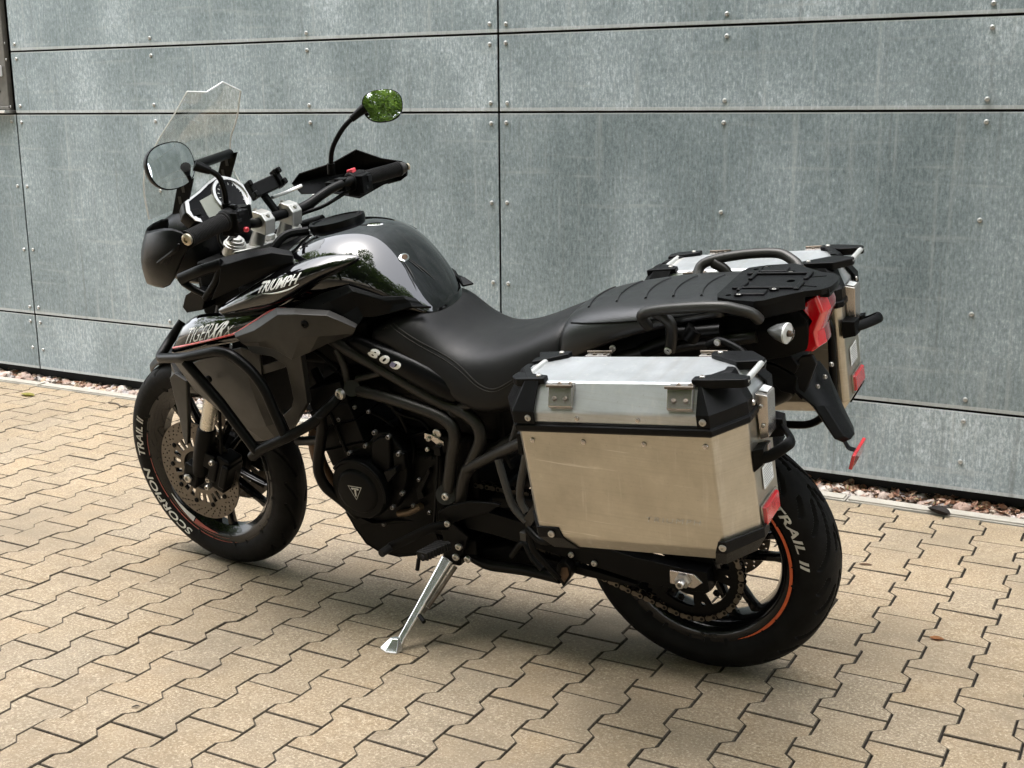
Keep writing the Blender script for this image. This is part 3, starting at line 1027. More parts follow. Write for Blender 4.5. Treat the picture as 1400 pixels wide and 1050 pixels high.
def seg_groove(period, lines, wid, dep):
    """lines: polylines of (u, phase 0..1) on the left half, repeated round the wheel; the right half is shifted half a period"""
    P2 = 2 * math.pi / period
    def f(u, t):
        au = abs(u)
        if au > 0.072: return 0.0
        ph = (t / P2 + (0.5 if u > 0 else 0.0)) % 1.0
        best = 9
        for ln in lines:
            for (u0, a0), (u1, a1) in zip(ln, ln[1:]):
                for sh in (-1, 0, 1):
                    k = P2 * 0.31
                    px, py = au, (ph + sh) * k; x0, y0, x1, y1 = u0, a0 * k, u1, a1 * k
                    dx, dy = x1 - x0, y1 - y0
                    q = max(0, min(1, ((px - x0) * dx + (py - y0) * dy) / (dx * dx + dy * dy + 1e-12)))
                    best = min(best, math.hypot(px - x0 - q * dx, py - y0 - q * dy))
        return dep * max(0.0, min(1.0, (wid - best) / (wid * 0.45)))
    return f

def rim_ring(bm, hw, rb, rin, c=(0, 0, 0)):
    prof = [(-hw, rb + .011), (-hw + .005, rb + .011), (-hw + .008, rb - .006), (hw - .008, rb - .006), (hw - .005, rb + .011), (hw, rb + .011),
            (hw - .002, rb - .006), (hw - .012, rb - .020), (hw * .35, rin), (-hw * .35, rin), (-hw + .012, rb - .020), (-hw + .002, rb - .006)]
    lathe(bm, prof, c, 'Y', 120, closed=True)

def spoke(bm, a_hub, a_rim, r0, r1, w0, w1, d0, d1, bend=0.0):
    p0 = Vector((math.cos(a_hub) * r0, 0, math.sin(a_hub) * r0)); p1 = Vector((math.cos(a_rim) * r1, 0, math.sin(a_rim) * r1))
    t = (p1 - p0).normalized(); s = Vector((0, 1, 0)).cross(t)
    rings = []
    for q in range(7):
        f = q / 6; p = p0.lerp(p1, f)
        w = w0 + (w1 - w0) * f + (0.010 * max(0, (f - .8) / .2) ** 2); d = d0 + (d1 - d0) * f
        y = bend * (1 - f)
        o = [(-.5, -.28), (-.28, -.5), (.28, -.5), (.5, -.28), (.5, .28), (.28, .5), (-.28, .5), (-.5, .28)]
        rings.append([p + s * (a * w) + Vector((0, y + b * d, 0)) for a, b in o])
    loft(bm, rings)

def arc_band(bm, y0, r0, y1, r1, a0, a1, n=96, taper=True, fat=None):
    rows = []
    for k in range(n + 1):
        f = k / n; t = R(a0 + (a1 - a0) * f)
        w = math.sin(math.pi * min(1, max(0.02, f))) ** 0.5 if taper else 1.0
        if fat: w = fat(f)
        rm, ym = (r0 + r1) / 2, (y0 + y1) / 2
        rows.append([((rm + (r - rm) * w) * math.cos(t), ym + (y - ym) * w, (rm + (r - rm) * w) * math.sin(t)) for y, r in ((y0, r0), (y1, r1))])
    g = [[bm.verts.new(p) for p in r] for r in rows]
    for a, b in zip(g, g[1:]): bm.faces.new((a[0], a[1], b[1], b[0]))

def disc(name, r_out, r_in, parent, y, holes, mat='disc_steel', depth=0.005, wave=0.0, dots=None):
    hs = []
    for (n, rr, hr, ph) in holes:
        for k in range(n):
            a = 2 * math.pi * k / n + ph; hs.append(circ(hr, 8, (rr * math.cos(a), rr * math.sin(a))))
    if dots: hs += dots
    outer = [((r_out + wave * math.cos(2 * math.pi * k / 240 * 20)) * math.cos(2 * math.pi * k / 240), (r_out + wave * math.cos(2 * math.pi * k / 240 * 20)) * math.sin(2 * math.pi * k / 240)) for k in range(240)]
    me = holes_mesh(outer, hs + ([circ(r_in, 72)] if r_in else []), depth)
    for v in me.vertices: v.co = Vector((v.co.x, y + v.co.z, v.co.y))
    me.materials.append(M[mat]); me.name = name
    return link(me, name, parent)

fw = empty('front_wheel', (-1.531, 0, 0.329), moto, (0, 0, STEER))
gf = seg_groove(11, [[(0.012, 0.10), (0.030, 0.42), (0.043, 0.62)], [(0.020, 0.70), (0.040, 1.0)]], 0.0034, 0.006)
bm = tyre_mesh([(0, .329), (.018, .3268), (.033, .3195), (.044, .307), (.0495, .291), (.0497, .278), (.0455, .263), (.039, .2515)], gf, 500)
ftb = eval_bvh(finish(bm, 'tyre', 'rubber', fw, ang=28))
bm = bmesh.new()
rim_ring(bm, 0.040, 0.2415, 0.2075)
for k in range(5):
    for d in (-1, 1):
        c = R(-95 + 72 * k)
        spoke(bm, c + d * R(20), c + d * R(9), 0.040, 0.213, 0.019, 0.0165, 0.030, 0.024)
lathe(bm, [(-.052, .018), (-.052, .034), (-.03, .046), (.03, .046), (.052, .034), (.052, .018)], (0, 0, 0), 'Y', 40)
finish(bm, 'rim', 'rim_black', fw, ang=35)
ends = []
def petal(r0, r1, a0, a1, n=5):
    return [(r1 * math.cos(a0 + (a1 - a0) * k / n), r1 * math.sin(a0 + (a1 - a0) * k / n)) for k in range(n + 1)] + [(r0 * math.cos(a1 - (a1 - a0) * k / n), r0 * math.sin(a1 - (a1 - a0) * k / n)) for k in range(n + 1)]
win_ = [petal(.076, .104, R(36 * k + 4), R(36 * k + 13)) for k in range(10)] + [petal(.076, .104, R(36 * k + 19), R(36 * k + 28)) for k in range(10)]
for s in (-1, 1):
    disc('brake_disc', .1545, .062, fw, s * .072, [(30, .147, .0031, 0.0), (30, .139, .0031, .07), (30, .131, .0031, .14), (30, .1235, .0028, .05)], dots=win_, depth=.005)
    bm = bmesh.new()
    for k in range(10):
        a = R(36 * k + 34); bolt(bm, (math.cos(a) * .110, s * .0745, math.sin(a) * .110), .0075, .004, (0, s, 0))
    lathe(bm, [(s * .052, .03), (s * .052, .066), (s * .068, .070), (s * .068, .03)], (0, 0, 0), 'Y', 40)
    finish(bm, 'disc_carrier', 'engine_black', fw)
polar_text('SCORPION', 243.5, 190.5,   .2640, .2870, -.0500, 'tyre_print', fw, 'tyre_lettering', bold=.022, shear=.2, bvh=ftb)
polar_text('TRAIL II', 182.0, 153.5,   .2640, .2870, -.0500, 'tyre_print', fw, 'tyre_lettering', bold=.022, shear=.2, bvh=ftb)
bm = bmesh.new()
arc_band(bm, -.0413, .2525, -.0412, .2485, 285, 164)
finish(bm, 'rim_stripe', 'rim_red', fw)
bm = bmesh.new()
arc_band(bm, -.0402, .2385, -.0352, .2225, 214, 241, fat=lambda f: 0.12 + f * 0.88)
finish(bm, 'rim_stripe', 'rim_white', fw)
bm = bmesh.new()
arc_band(bm, -.0402, .2385, -.0360, .2240, 242, 266, fat=lambda f: 1 - 0.85 * f)
arc_band(bm, -.0404, .2400, -.0402, .2385, 217, 278)
finish(bm, 'rim_stripe', 'rim_red', fw)

rw = empty('rear_wheel', (0, 0, 0.318), moto)
gr = seg_groove(9, [[(0.006, 0.98), (0.016, 0.70), (0.034, 0.42), (0.052, 0.22), (0.064, 0.12)], [(0.030, 0.86), (0.046, 0.66), (0.060, 0.55)], [(0.050, 0.98), (0.064, 0.80)], [(0.004, 0.42), (0.014, 0.24)]], 0.0044, 0.0085)
bm = tyre_mesh([(0, .318), (.028, .3150), (.048, .3060), (.064, .2910), (.0735, .2710), (.0745, .2560), (.069, .2385), (.061, .2265)], gr, 620)
rtb = eval_bvh(finish(bm, 'tyre', 'rubber', rw, ang=28))
bm = bmesh.new()
rim_ring(bm, 0.062, 0.2165, 0.186)
for k in range(5):
    for d in (-1, 1):
        c = R(10.7 + 72 * k)
        spoke(bm, c + d * R(22), c + d * R(9.5), 0.045, 0.192, 0.021, 0.018, 0.036, 0.026)
lathe(bm, [(-.085, .02), (-.085, .042), (-.04, .055), (.05, .055), (.07, .04), (.07, .02)], (0, 0, 0), 'Y', 40)
finish(bm, 'rim', 'rim_black', rw, ang=35)
for s in (-1, 1):
    for t_, a0_, a1_ in (('TRAIL II', 44, 4.5), ('SCORPION', 122, 62)):
        if s < 0: polar_text(t_, a0_, a1_, .2475, .2690, -.0752, 'tyre_print', rw, 'tyre_lettering', bold=.022, shear=.2, bvh=rtb)
bm = bmesh.new()
arc_band(bm, -.0648, .2258, -.0644, .2185, 46, -66, fat=lambda f: min(1, (1 - f) * 4 + .1, f * 6 + .2))
finish(bm, 'rim_stripe', 'rim_orange', rw)
bm = bmesh.new()
arc_band(bm, -.0590, .2100, -.0470, .1960, -14, -42, fat=lambda f: 1 - .8 * f)
finish(bm, 'rim_stripe', 'rim_orange', rw)
polar_text('ABS', -91, -80, .2080, .2160, -.0625, 'rail_grey', rw, 'rim_lettering', bold=.03)
# drive: sprocket, chain
sp_holes = [petal(.066, .098, R(72 * k + 12), R(72 * k + 58), 8) for k in range(5)] + [circ(.006, 10, (.090 * math.cos(R(72 * k)), .090 * math.sin(R(72 * k)))) for k in range(5)]
outer = []
for k in range(50):
    for f, rr in ((0, .1215), (.3, .1275), (.5, .1275), (.8, .1215)):
        a = 2 * math.pi * (k + f) / 50; outer.append((rr * math.cos(a), rr * math.sin(a)))
me = holes_mesh(outer, sp_holes + [circ(.03, 24)], .007)
for v in me.vertices: v.co = Vector((v.co.x, -.118 + v.co.z, v.co.y))
me.materials.append(M['engine_black']); me.name = 'sprocket'; link(me, 'sprocket', rw)
bm = bmesh.new()
for k in range(5): bolt(bm, (math.cos(R(72 * k + 36)) * .079, -.122, math.sin(R(72 * k + 36)) * .079), .009, .006, hexa=True)
lathe(bm, [(-.118, .03), (-.118, .060), (-.085, .060), (-.085, .03)], (0, 0, 0), 'Y', 36)
finish(bm, 'sprocket_carrier', 'engine_black', rw)
disc('brake_disc', .1275, .055, rw, .085, [(24, .121, .003, 0), (24, .113, .003, .08), (24, .105, .003, .16)])

# chain path: round the rear sprocket, along to the front sprocket behind the engine
front_c, rf = Vector((-0.600, 0, 0.415)), .042
rear_c, rr_ = Vector((0, 0, 0.318)), .1255
d_ = (front_c - rear_c); L_ = d_.length; base = math.atan2(d_.z, d_.x); off = math.acos((rr_ - rf) / L_)
path = []
a_up, a_lo = base - off, base + off      # tangent directions on both sprockets
def pc(c, r, a): return Vector((c.x + r * math.cos(a), -.118, c.z + r * math.sin(a)))
for k in range(25): path.append(pc(rear_c, rr_, a_lo + (2 * math.pi - 2 * off) * k / 24))
for k in range(11): path.append(pc(front_c, rf, a_up - 0 + (-(2 * off - 2 * math.pi) * 0 + (2 * off)) * k / 10))
path.append(path[0].copy())
seg = [0.0]
for a, b in zip(path, path[1:]): seg.append(seg[-1] + (b - a).length)
tot = seg[-1]; nl = int(tot / .015875) // 2 * 2
def on_path(s):
    s %= tot
    for k in range(len(seg) - 1):
        if seg[k + 1] >= s: return path[k].lerp(path[k + 1], (s - seg[k]) / max(1e-9, seg[k + 1] - seg[k]))
    return path[-1]
bm = bmesh.new(); bm_in = bm; bm_out = bmesh.new()
pins = [on_path(tot * k / nl) for k in range(nl)]
for k in range(nl):
    a, b = pins[k], pins[(k + 1) % nl]
    t = (b - a).normalized(); n = Vector((0, 1, 0)).cross(t)
    bm = bm_out if k % 2 else bm_in
    for sy in (-1, 1):
        yy = (.0098 if k % 2 else .0062) * sy
        o = []
        for cc, dr in ((a, -1), (b, 1)):
            for q in (-1, -.4, .4, 1):
                o.append(cc + t * dr * .0072 * math.cos(q * 1.57) + n * (-dr) * .0072 * math.sin(q * 1.57) * (-1))
        mid = (a + b) / 2
        o = o[:4] + [mid + n * .0048 * (1 if (o[3] - mid).dot(n) > 0 else -1)] + o[4:] + [mid + n * .0048 * (1 if (o[-1] - mid).dot(n) > 0 else -1)]
        f = [bm.verts.new(p + Vector((0, yy - .001, 0))) for p in o]; g = [bm.verts.new(p + Vector((0, yy + .001, 0))) for p in o]
        bm.faces.new(f); bm.faces.new(g[::-1])
        for q in range(len(o)): bm.faces.new((f[q], f[(q + 1) % len(o)], g[(q + 1) % len(o)], g[q]))
    tube(bm, [a + Vector((0, -.0115, 0)), a + Vector((0, .0115, 0))], .0040, 8)
chain = finish(bm_in, 'drive_chain', 'engine_black', moto, ang=40)
finish(bm_out, 'chain_plates', 'chain_plate', chain, ang=40)['kind'] = 'stuff'

# ---------------------------------------------------------------- fork, mudguard, calipers
bot_l, top_l = Vector((-1.492, -.104, .372)), Vector((-1.222, -.104, 1.030))
_fd = (top_l - bot_l).normalized()
def fork_pt(f): return bot_l.lerp(top_l, f)
for s in (-1, 1):
    q = lambda p: side_st(s, p)
    bm = bmesh.new()
    tube(bm, [q(fork_pt(.36)), q(fork_pt(.50)), q(fork_pt(.505)), q(fork_pt(.97))], [.0285, .0285, .0265, .0265], 20)
    leg = finish(bm, 'fork_leg', 'plastic_satin', moto)
    bm = bmesh.new(); tube(bm, [q(fork_pt(.17)), q(fork_pt(.37))], .0215, 20)
    finish(bm, 'stanchion', 'stanchion', leg)
    bm = bmesh.new()
    tube(bm, [q(fork_pt(-.05)), q(fork_pt(.0)), q(fork_pt(.05)), q(fork_pt(.17)), q(fork_pt(.185))], [.022, .026, .0275, .0275, .0245], 20)
    a = q((-1.530, -.104, .330)); box(bm, a + Vector((.004, 0, .008)), (.052, .040, .070), Matrix.Rotation(R(23), 3, 'Y'))
    c = q((-1.452, -.112, .395)); box(bm, c, (.05, .022, .05), Matrix.Rotation(R(23), 3, 'Y'))
    finish(bm, 'fork_bottom', 'engine_black', leg, bevel=.004)
    bm = bmesh.new(); yo = -.128 * 1
    bolt(bm, q((-1.531, -.127, .331)), .014, .008, (0, s, 0), True); finish(bm, 'axle_nut', 'bolt_steel', leg)
    # brake caliper behind the leg
    bm = bmesh.new()
    rot = Matrix.Rotation(R(24), 3, 'Y')
    cc = q((-1.418, -.086, .352))
    box(bm, cc, (.050, .062, .115), rot); box(bm, cc + Vector((-.020, s * .012, .012)), (.03, .052, .075), rot); box(bm, cc + Vector((.016, s * .004, -.004)), (.026, .072, .08), rot)
    cal = finish(bm, 'brake_caliper', 'engine_black', leg, bevel=.007)
    bm = bmesh.new()
    for dz in (-.040, .042): bolt(bm, cc + Vector((-.028 - dz * -.42, s * .036, dz)), .0085, .012, (0, s, 0))
    bolt(bm, cc + Vector((-.055, s * .018, .055)), .009, .012, (0, s, 0)); bolt(bm, cc + Vector((-.060, s * .012, -.03)), .009, .012, (0, s, 0))
    finish(bm, 'bolt', 'bolt_steel', cal)
    # fork guard: blade of the mudguard in front of the stanchion
    bm = bmesh.new()
    gp = [(-1.535, -.118, .640), (-1.505, -.128, .660), (-1.462, -.128, .640), (-1.488, -.126, .520), (-1.512, -.124, .438), (-1.527, -.120, .430), (-1.532, -.116, .520)]
    plate(bm, [q(p) for p in gp], (0, -s * .016, 0))
    finish(bm, 'fork_guard', 'cowl_grey', moto, bevel=.004)
    bm = bmesh.new()
    tube(bm, spline([q((-1.415, -.100, .40)), q((-1.392, -.105, .50)), q((-1.375, -.09, .62)), q((-1.30, -.06, .75))], 6), .0048, 8)
    finish(bm, 'brake_hose', 'plastic_black', moto)
# mudguard over the front tyre
bm = bmesh.new()
rows = []
for k in range(15):
    a = R(128 - k * 6.6); rr = .352 + .010 * math.sin(k / 14 * 3.14)
    w = .060 * min(1, .35 + k * .22) if k < 4 else .060
    row = []
    for u in (-1, -.8, -.4, 0, .4, .8, 1):
        drop = .030 * abs(u) ** 3
        row.append(st((-1.531 + (rr - drop) * math.cos(a), u * w, .329 + (rr - drop) * math.sin(a))))
    rows.append(row)
sheet(bm, rows, .004)
finish(bm, 'front_mudguard', 'plastic_satin', moto, sub=1)
bm = bmesh.new()
def tip(s): return [(-1.515, s * .118, .655), (-1.535, s * .108, .672), (-1.556, s * .092, .640), (-1.560, s * .100, .610), (-1.527, s * .126, .618), (-1.498, s * .128, .640)]
for s in (-1, 1): plate(bm, [st(p) for p in tip(s)], (0, -s * .03, .006))
finish(bm, 'mudguard_tip', 'cowl_grey', moto, bevel=.006)

# ---------------------------------------------------------------- yokes, bars, controls
bm = bmesh.new()
up = _fd
yo = []
for a in range(0, 360, 20):
    t = R(a); yo.append(st((-1.222 + .030 * math.cos(t) + .018, .135 * math.sin(t), 1.000)))
ring2 = [p + up * .026 for p in yo]
loft(bm, [yo, ring2])
yoke = finish(bm, 'top_yoke', 'fork_clamp', moto, bevel=.004)
bm = bmesh.new()
yo = [st((-1.318 + .036 * math.cos(R(a)) + .015, .14 * math.sin(R(a)), .770)) for a in range(0, 360, 20)]
loft(bm, [yo, [p + up * .036 for p in yo]])
finish(bm, 'bottom_yoke', 'engine_black', moto, bevel=.004)
for s in (-1, 1):
    c = side_st(s, top_l)
    bm = bmesh.new()
    q = up.to_track_quat('Z', 'Y').to_matrix()
    for z0, z1, r in ((-.02, .010, .0310), (.010, .016, .0270), (.016, .024, .0225), (.024, .030, .0150)):
        ra = [c + q @ Vector((r * math.cos(t * math.pi / 14), r * math.sin(t * math.pi / 14), z0)) for t in range(28)]
        rb = [p + up * (z1 - z0) for p in ra]
        loft(bm, [ra, rb])
    finish(bm, 'fork_cap', 'fork_clamp', yoke, bevel=.0015)
bm = bmesh.new()
q = up.to_track_quat('Z', 'Y').to_matrix(); c = st((-1.196, 0, 1.032))
loft(bm, [[c + q @ Vector((.019 * math.cos(t * math.pi / 3), .019 * math.sin(t * math.pi / 3), z)) for t in range(6)] for z in (-.01, .010)])
finish(bm, 'steering_nut', 'silver', yoke, bevel=.002)
# risers and clamps
bar_c = {-1: None, 1: None}
for s in (-1, 1):
    bm = bmesh.new()
    b0 = st((-1.190, s * .052, 1.020)); b1 = st((-1.160, s * .052, 1.088))
    tube(bm, [b0, b0.lerp(b1, .5), b1], [.021, .017, .020], 14)
    loft(bm, [[st((-1.160 + dx, s * .052 + dy, 1.072 + dz)) for dx, dz in ((-.026, -.006), (.026, -.018), (.032, .020), (.018, .038), (-.010, .044), (-.030, .026))] for dy in (-.019, .019)])
    riser = finish(bm, 'bar_clamp', 'fork_clamp', moto, bevel=.003)
    bm = bmesh.new()
    for dx, dz in ((-.018, .042), (.022, .030)): bolt(bm, st((-1.160 + dx, s * .052, 1.072 + dz - .004)), .0065, .008, (.2, 0, 1))
    finish(bm, 'bolt', 'bolt_steel', riser)
gl0, gl1 = Vector((-1.0705, -0.425, 1.1469)), Vector((-1.073, -0.29, 1.1538))
def bar_side(s):
    return [side_st(s, p) for p in ((-1.158, 0, 1.088), (-1.158, -.075, 1.090), (-1.150, -.110, 1.098), (-1.128, -.185, 1.132), (-1.108, -.250, 1.146))] + ([gl1, gl0] if s < 0 else [Vector((-1.0733, 0.29, 1.1213)), Vector((-1.0387, 0.415, 1.12))])
bm = bmesh.new()
tube(bm, fillet(bar_side(-1)[::-1] + bar_side(1)[1:], .05, 4), .0128, 14)
finish(bm, 'handlebar', 'tube_black', moto)
gr0, gr1 = Vector((-1.0387, 0.415, 1.12)), Vector((-1.0733, 0.29, 1.1213))
for s in (-1, 1):
    e, i = (gl0, gl1) if s < 0 else (gr0, gr1)
    ax = (e - i).normalized()
    bm = bmesh.new()
    pts = [i, i + ax * .004, i + ax * .006]; rad_ = [.0235, .0235, .0202]
    gl_len = (e - i).length - .014
    for k in range(26):
        pts.append(i + ax * (.008 + gl_len * (k + .0) / 26)); rad_.append(.0204)
        pts.append(i + ax * (.008 + gl_len * (k + .55) / 26)); rad_.append(.0204)
        pts.append(i + ax * (.008 + gl_len * (k + .65) / 26)); rad_.append(.0190)
        pts.append(i + ax * (.008 + gl_len * (k + .90) / 26)); rad_.append(.0190)
    pts += [e - ax * .006, e - ax * .004, e]; rad_ += [.0195, .0215, .0215]
    tube(bm, pts, rad_, 20)
    grip = finish(bm, 'grip', 'grip_rubber', moto)
    bm = bmesh.new(); tube(bm, [e, e + ax * .006, e + ax * .018, e + ax * .020], [.016, .0165, .0165, .014], 18)
    finish(bm, 'bar_end', 'engine_black' if s < 0 else 'rail_grey', grip)
    # switch cluster
    bm = bmesh.new()
    cyl = [i - ax * .052, i - ax * .048, i - ax * .006, i]
    tube(bm, cyl, [.0235, .027, .027, .0225], 18)
    box(bm, i - ax * .027 + Vector((.020, 0, -.006)), (.036, .046, .050))
    box(bm, i - ax * .027 + Vector((.004, 0, -.028)), (.040, .046, .022))
    swc = finish(bm, 'switch_cluster', 'plastic_black', moto, bevel=.005)
    bm = bmesh.new()
    if s > 0:
        box(bm, i - ax * .034 + Vector((-.004, 0, .027)), (.020, .020, .014), Matrix.Rotation(R(-15), 3, 'Y')); finish(bm, 'kill_switch', 'red_switch', swc, bevel=.003)
        bm = bmesh.new(); box(bm, i - ax * .018 + Vector((.037, 0, .006)), (.006, .018, .020)); box(bm, i - ax * .030 + Vector((.037, 0, -.018)), (.006, .014, .012))
        finish(bm, 'switch', 'dial_black', swc, bevel=.002)
    else:
        bolt(bm, i - ax * .030 + Vector((.040, -.004, -.026)), .0065, .008, (1, -.3, 0)); finish(bm, 'horn_button', 'red_switch', swc)
        bm = bmesh.new(); box(bm, i - ax * .022 + Vector((.030, 0, .016)), (.020, .020, .012)); box(bm, i - ax * .030 + Vector((.010, 0, .028)), (.020, .012, .010)); box(bm, i - ax * .012 + Vector((.034, 0, .000)), (.012, .016, .010))
        finish(bm, 'switch', 'dial_black', swc, bevel=.002)
    # lever and its perch
    bm = bmesh.new()
    p0 = i - ax * .075
    box(bm, p0 + Vector((-.018, 0, -.004)), (.050, .040, .026)); box(bm, p0, (.034, .024, .034))
    lv = [p0 + Vector((-.035, 0, -.006)), i + Vector((-.052, 0, -.012)), i.lerp(e, .5) + Vector((-.056, 0, -.016)), e + Vector((-.050, 0, -.014))]
    tube(bm, spline(lv, 6), .006, 8, flat=(.0075, .0045, (0, 0, 1)))
    finish(bm, 'lever', 'tube_black', moto, bevel=.003)
    # cables
    bm = bmesh.new()
    tube(bm, spline([i - ax * .05 + Vector((0, 0, -.02)), side_st(s, (-1.150, -.17, 1.085)), side_st(s, (-1.22, -.12, 1.055)), side_st(s, (-1.30, -.08, .98)), side_st(s, (-1.29, -.06, .86))], 7), .0055, 8)
    tube(bm, spline([i - ax * .06 + Vector((-.02, 0, -.01)), side_st(s, (-1.19, -.19, 1.09)), side_st(s, (-1.26, -.10, 1.00)), side_st(s, (-1.27, -.05, .84))], 7), .0042, 8)
    finish(bm, 'cable', 'plastic_black', moto)
# hand guards
def guard_rows(s):
    """cup in front of the grip: rows from the upper edge over the ridge to the lower edge, bar end to inner end"""
    q = lambda p: side_st(s, p)
    up_ = [(-1.0253, -0.462, 1.1696), (-1.0617, -0.468, 1.1933), (-1.1346, -0.455, 1.1799), (-1.1943, -0.435, 1.1633), (-1.2394, -0.36, 1.1659), (-1.2456, -0.27, 1.1637)]
    rid = [(-1.0134, -0.47, 1.1538), (-1.0532, -0.486, 1.1445), (-1.1178, -0.484, 1.1235), (-1.2001, -0.462, 1.1057), (-1.2668, -0.38, 1.1071), (-1.2875, -0.27, 1.1121)]
    mid = [(-1.0355, -0.466, 1.1312), (-1.0586, -0.484, 1.113), (-1.1285, -0.48, 1.0801), (-1.2036, -0.462, 1.0843), (-1.2806, -0.37, 1.0558), (-1.2884, -0.27, 1.0519)]
    low = [(-1.0766, -0.452, 1.0955), (-1.0882, -0.466, 1.0607), (-1.1676, -0.425, 1.0122), (-1.2356, -0.43, 1.0366), (-1.2728, -0.37, 1.0042), (-1.2833, -0.27, 0.995)]
    return [[q(p) for p in r] for r in (up_, rid, mid, low)]
gL = None
bm = bmesh.new()
sheet(bm, guard_rows(-1), .0035)
for v in bm.verts: pass
gL = finish(bm, 'hand_guard', 'plastic_satin', moto, ang=70, sub=1)
up_ = [(-1.0469, 0.468, 1.1098), (-1.0657, 0.474, 1.1272), (-1.1126, 0.445, 1.1414), (-1.1651, 0.4, 1.1758), (-1.2008, 0.33, 1.153), (-1.2737, 0.265, 1.1353)]
low = [(-1.05, 0.468, 1.0885), (-1.0761, 0.474, 1.0738), (-1.1165, 0.445, 1.0668), (-1.1755, 0.4, 1.0353), (-1.2135, 0.33, 1.0665), (-1.2768, 0.265, 1.0786)]
midr = []
for k, (a, b) in enumerate(zip(up_, low)):
    m = Vector(a).lerp(Vector(b), .5); midr.append(tuple(m + Vector((-(.012, .022, .040, .048, .045, .030)[k], (.006, .012, .012, .008, 0, 0)[k], 0))))
bm = bmesh.new()
sheet(bm, [up_, [tuple(Vector(a).lerp(Vector(b), .55)) for a, b in zip(up_, midr)], midr, [tuple(Vector(a).lerp(Vector(b), .55)) for a, b in zip(low, midr)], low], .0035)
plate(bm, [(-1.1099, 0.462, 1.1335), (-1.0815, 0.468, 1.1304), (-1.061, 0.474, 1.1252), (-1.051, 0.474, 1.1084), (-1.0541, 0.474, 1.0871), (-1.0764, 0.474, 1.0716), (-1.1156, 0.462, 1.0628)], (0, .006, 0))
gR = finish(bm, 'hand_guard', 'plastic_satin', moto, ang=24, bevel=.0015)
for s in (-1, 1):
    e, i = (gl0, gl1) if s < 0 else (gr0, gr1); ax = (e - i).normalized()
    bm = bmesh.new(); bolt(bm, Vector((-1.012, -0.48, 1.1667)) if s < 0 else e + ax * .030, .0135 if s < 0 else .010, .008, ax); finish(bm, 'guard_bolt', 'bolt_brass', gL if s < 0 else gR)
    bm = bmesh.new()
    tube(bm, spline([e + ax * .028, side_st(s, (-1.0519, -0.47, 1.1383)), side_st(s, (-1.1161, -0.468, 1.1016))], 5) if s < 0 else [e + ax * .020, Vector((-1.0668, 0.47, 1.1026)), Vector((-1.104, 0.462, 1.1059))], .012, 10, flat=(.006, .016, (0, 0, 1)))
    finish(bm, 'guard_strut', 'plastic_satin', gL if s < 0 else gR)
# mirrors
def mirror(s, centre, nrm, upv, a, b, stem, skew):
    n = Vector(nrm).normalized(); u = Vector(upv); u = (u - n * u.dot(n)).normalized(); w = u.cross(n)
    c = Vector(centre)
    def ring(f, d, k=28):
        out = []
        for t in range(k):
            th = 2 * math.pi * t / k
            x, y = math.cos(th), math.sin(th)
            x = math.copysign(abs(x) ** .82, x) * (1 + skew * y); y = math.copysign(abs(y) ** .82, y)
            out.append(c + w * (x * a * f) + u * (y * b * f) + n * d)
        return out
    bm = bmesh.new()
    loft(bm, [ring(.25, -.036), ring(.62, -.030), ring(.90, -.016), ring(1.0, -.002), ring(1.0, .004), ring(.955, .005)])
    sh = finish(bm, 'mirror', 'plastic_satin', moto, ang=50)
    bm = bmesh.new()                          # slightly domed glass
    rg_ = [ring(.955 * f, .0050 + .0042 * (1 - f * f), 40) for f in (1.0, .85, .7, .55, .4, .25, .1)]
    vv = [[bm.verts.new(p) for p in r] for r in rg_]
    for a_, b_ in zip(vv, vv[1:]):
        for k in range(40): bm.faces.new((a_[k], a_[(k + 1) % 40], b_[(k + 1) % 40], b_[k]))
    bm.faces.new(vv[-1])
    gl = finish(bm, 'mirror_glass', 'mirror_glass', sh, ang=80)
    if sum(p.normal.dot(n) for p in gl.data.polygons) < 0: gl.data.flip_normals()
    bm = bmesh.new()
    tube(bm, fillet(stem, .03, 5), .0068, 12)
    tube(bm, [stem[0], stem[0] + (Vector(stem[1]) - Vector(stem[0])).normalized() * .030], .011, 12)
    tube(bm, [stem[-2] + (Vector(stem[-1]) - Vector(stem[-2])) * .35, stem[-1]], [.009, .014], 12)
    finish(bm, 'mirror_stem', 'tube_black', sh)
mirror(1, (-1.0453, 0.385, 1.3018), (.56, -.78, .415), (0, 0, 1), .056, .046, [Vector((-1.1579, 0.26, 1.1388)), Vector((-1.15, 0.262, 1.2055)), Vector((-1.1115, 0.285, 1.2671)), Vector((-1.0717, 0.335, 1.3052))], .06)
mirror(-1, (-1.1398, -0.36, 1.3016), (.96, -.06, .17), (0, .0, 1), .071, .0535, [Vector((-1.0914, -0.255, 1.1635)), Vector((-1.0774, -0.262, 1.2192)), Vector((-1.0762, -0.275, 1.2644)), Vector((-1.113, -0.31, 1.2925))], .05)

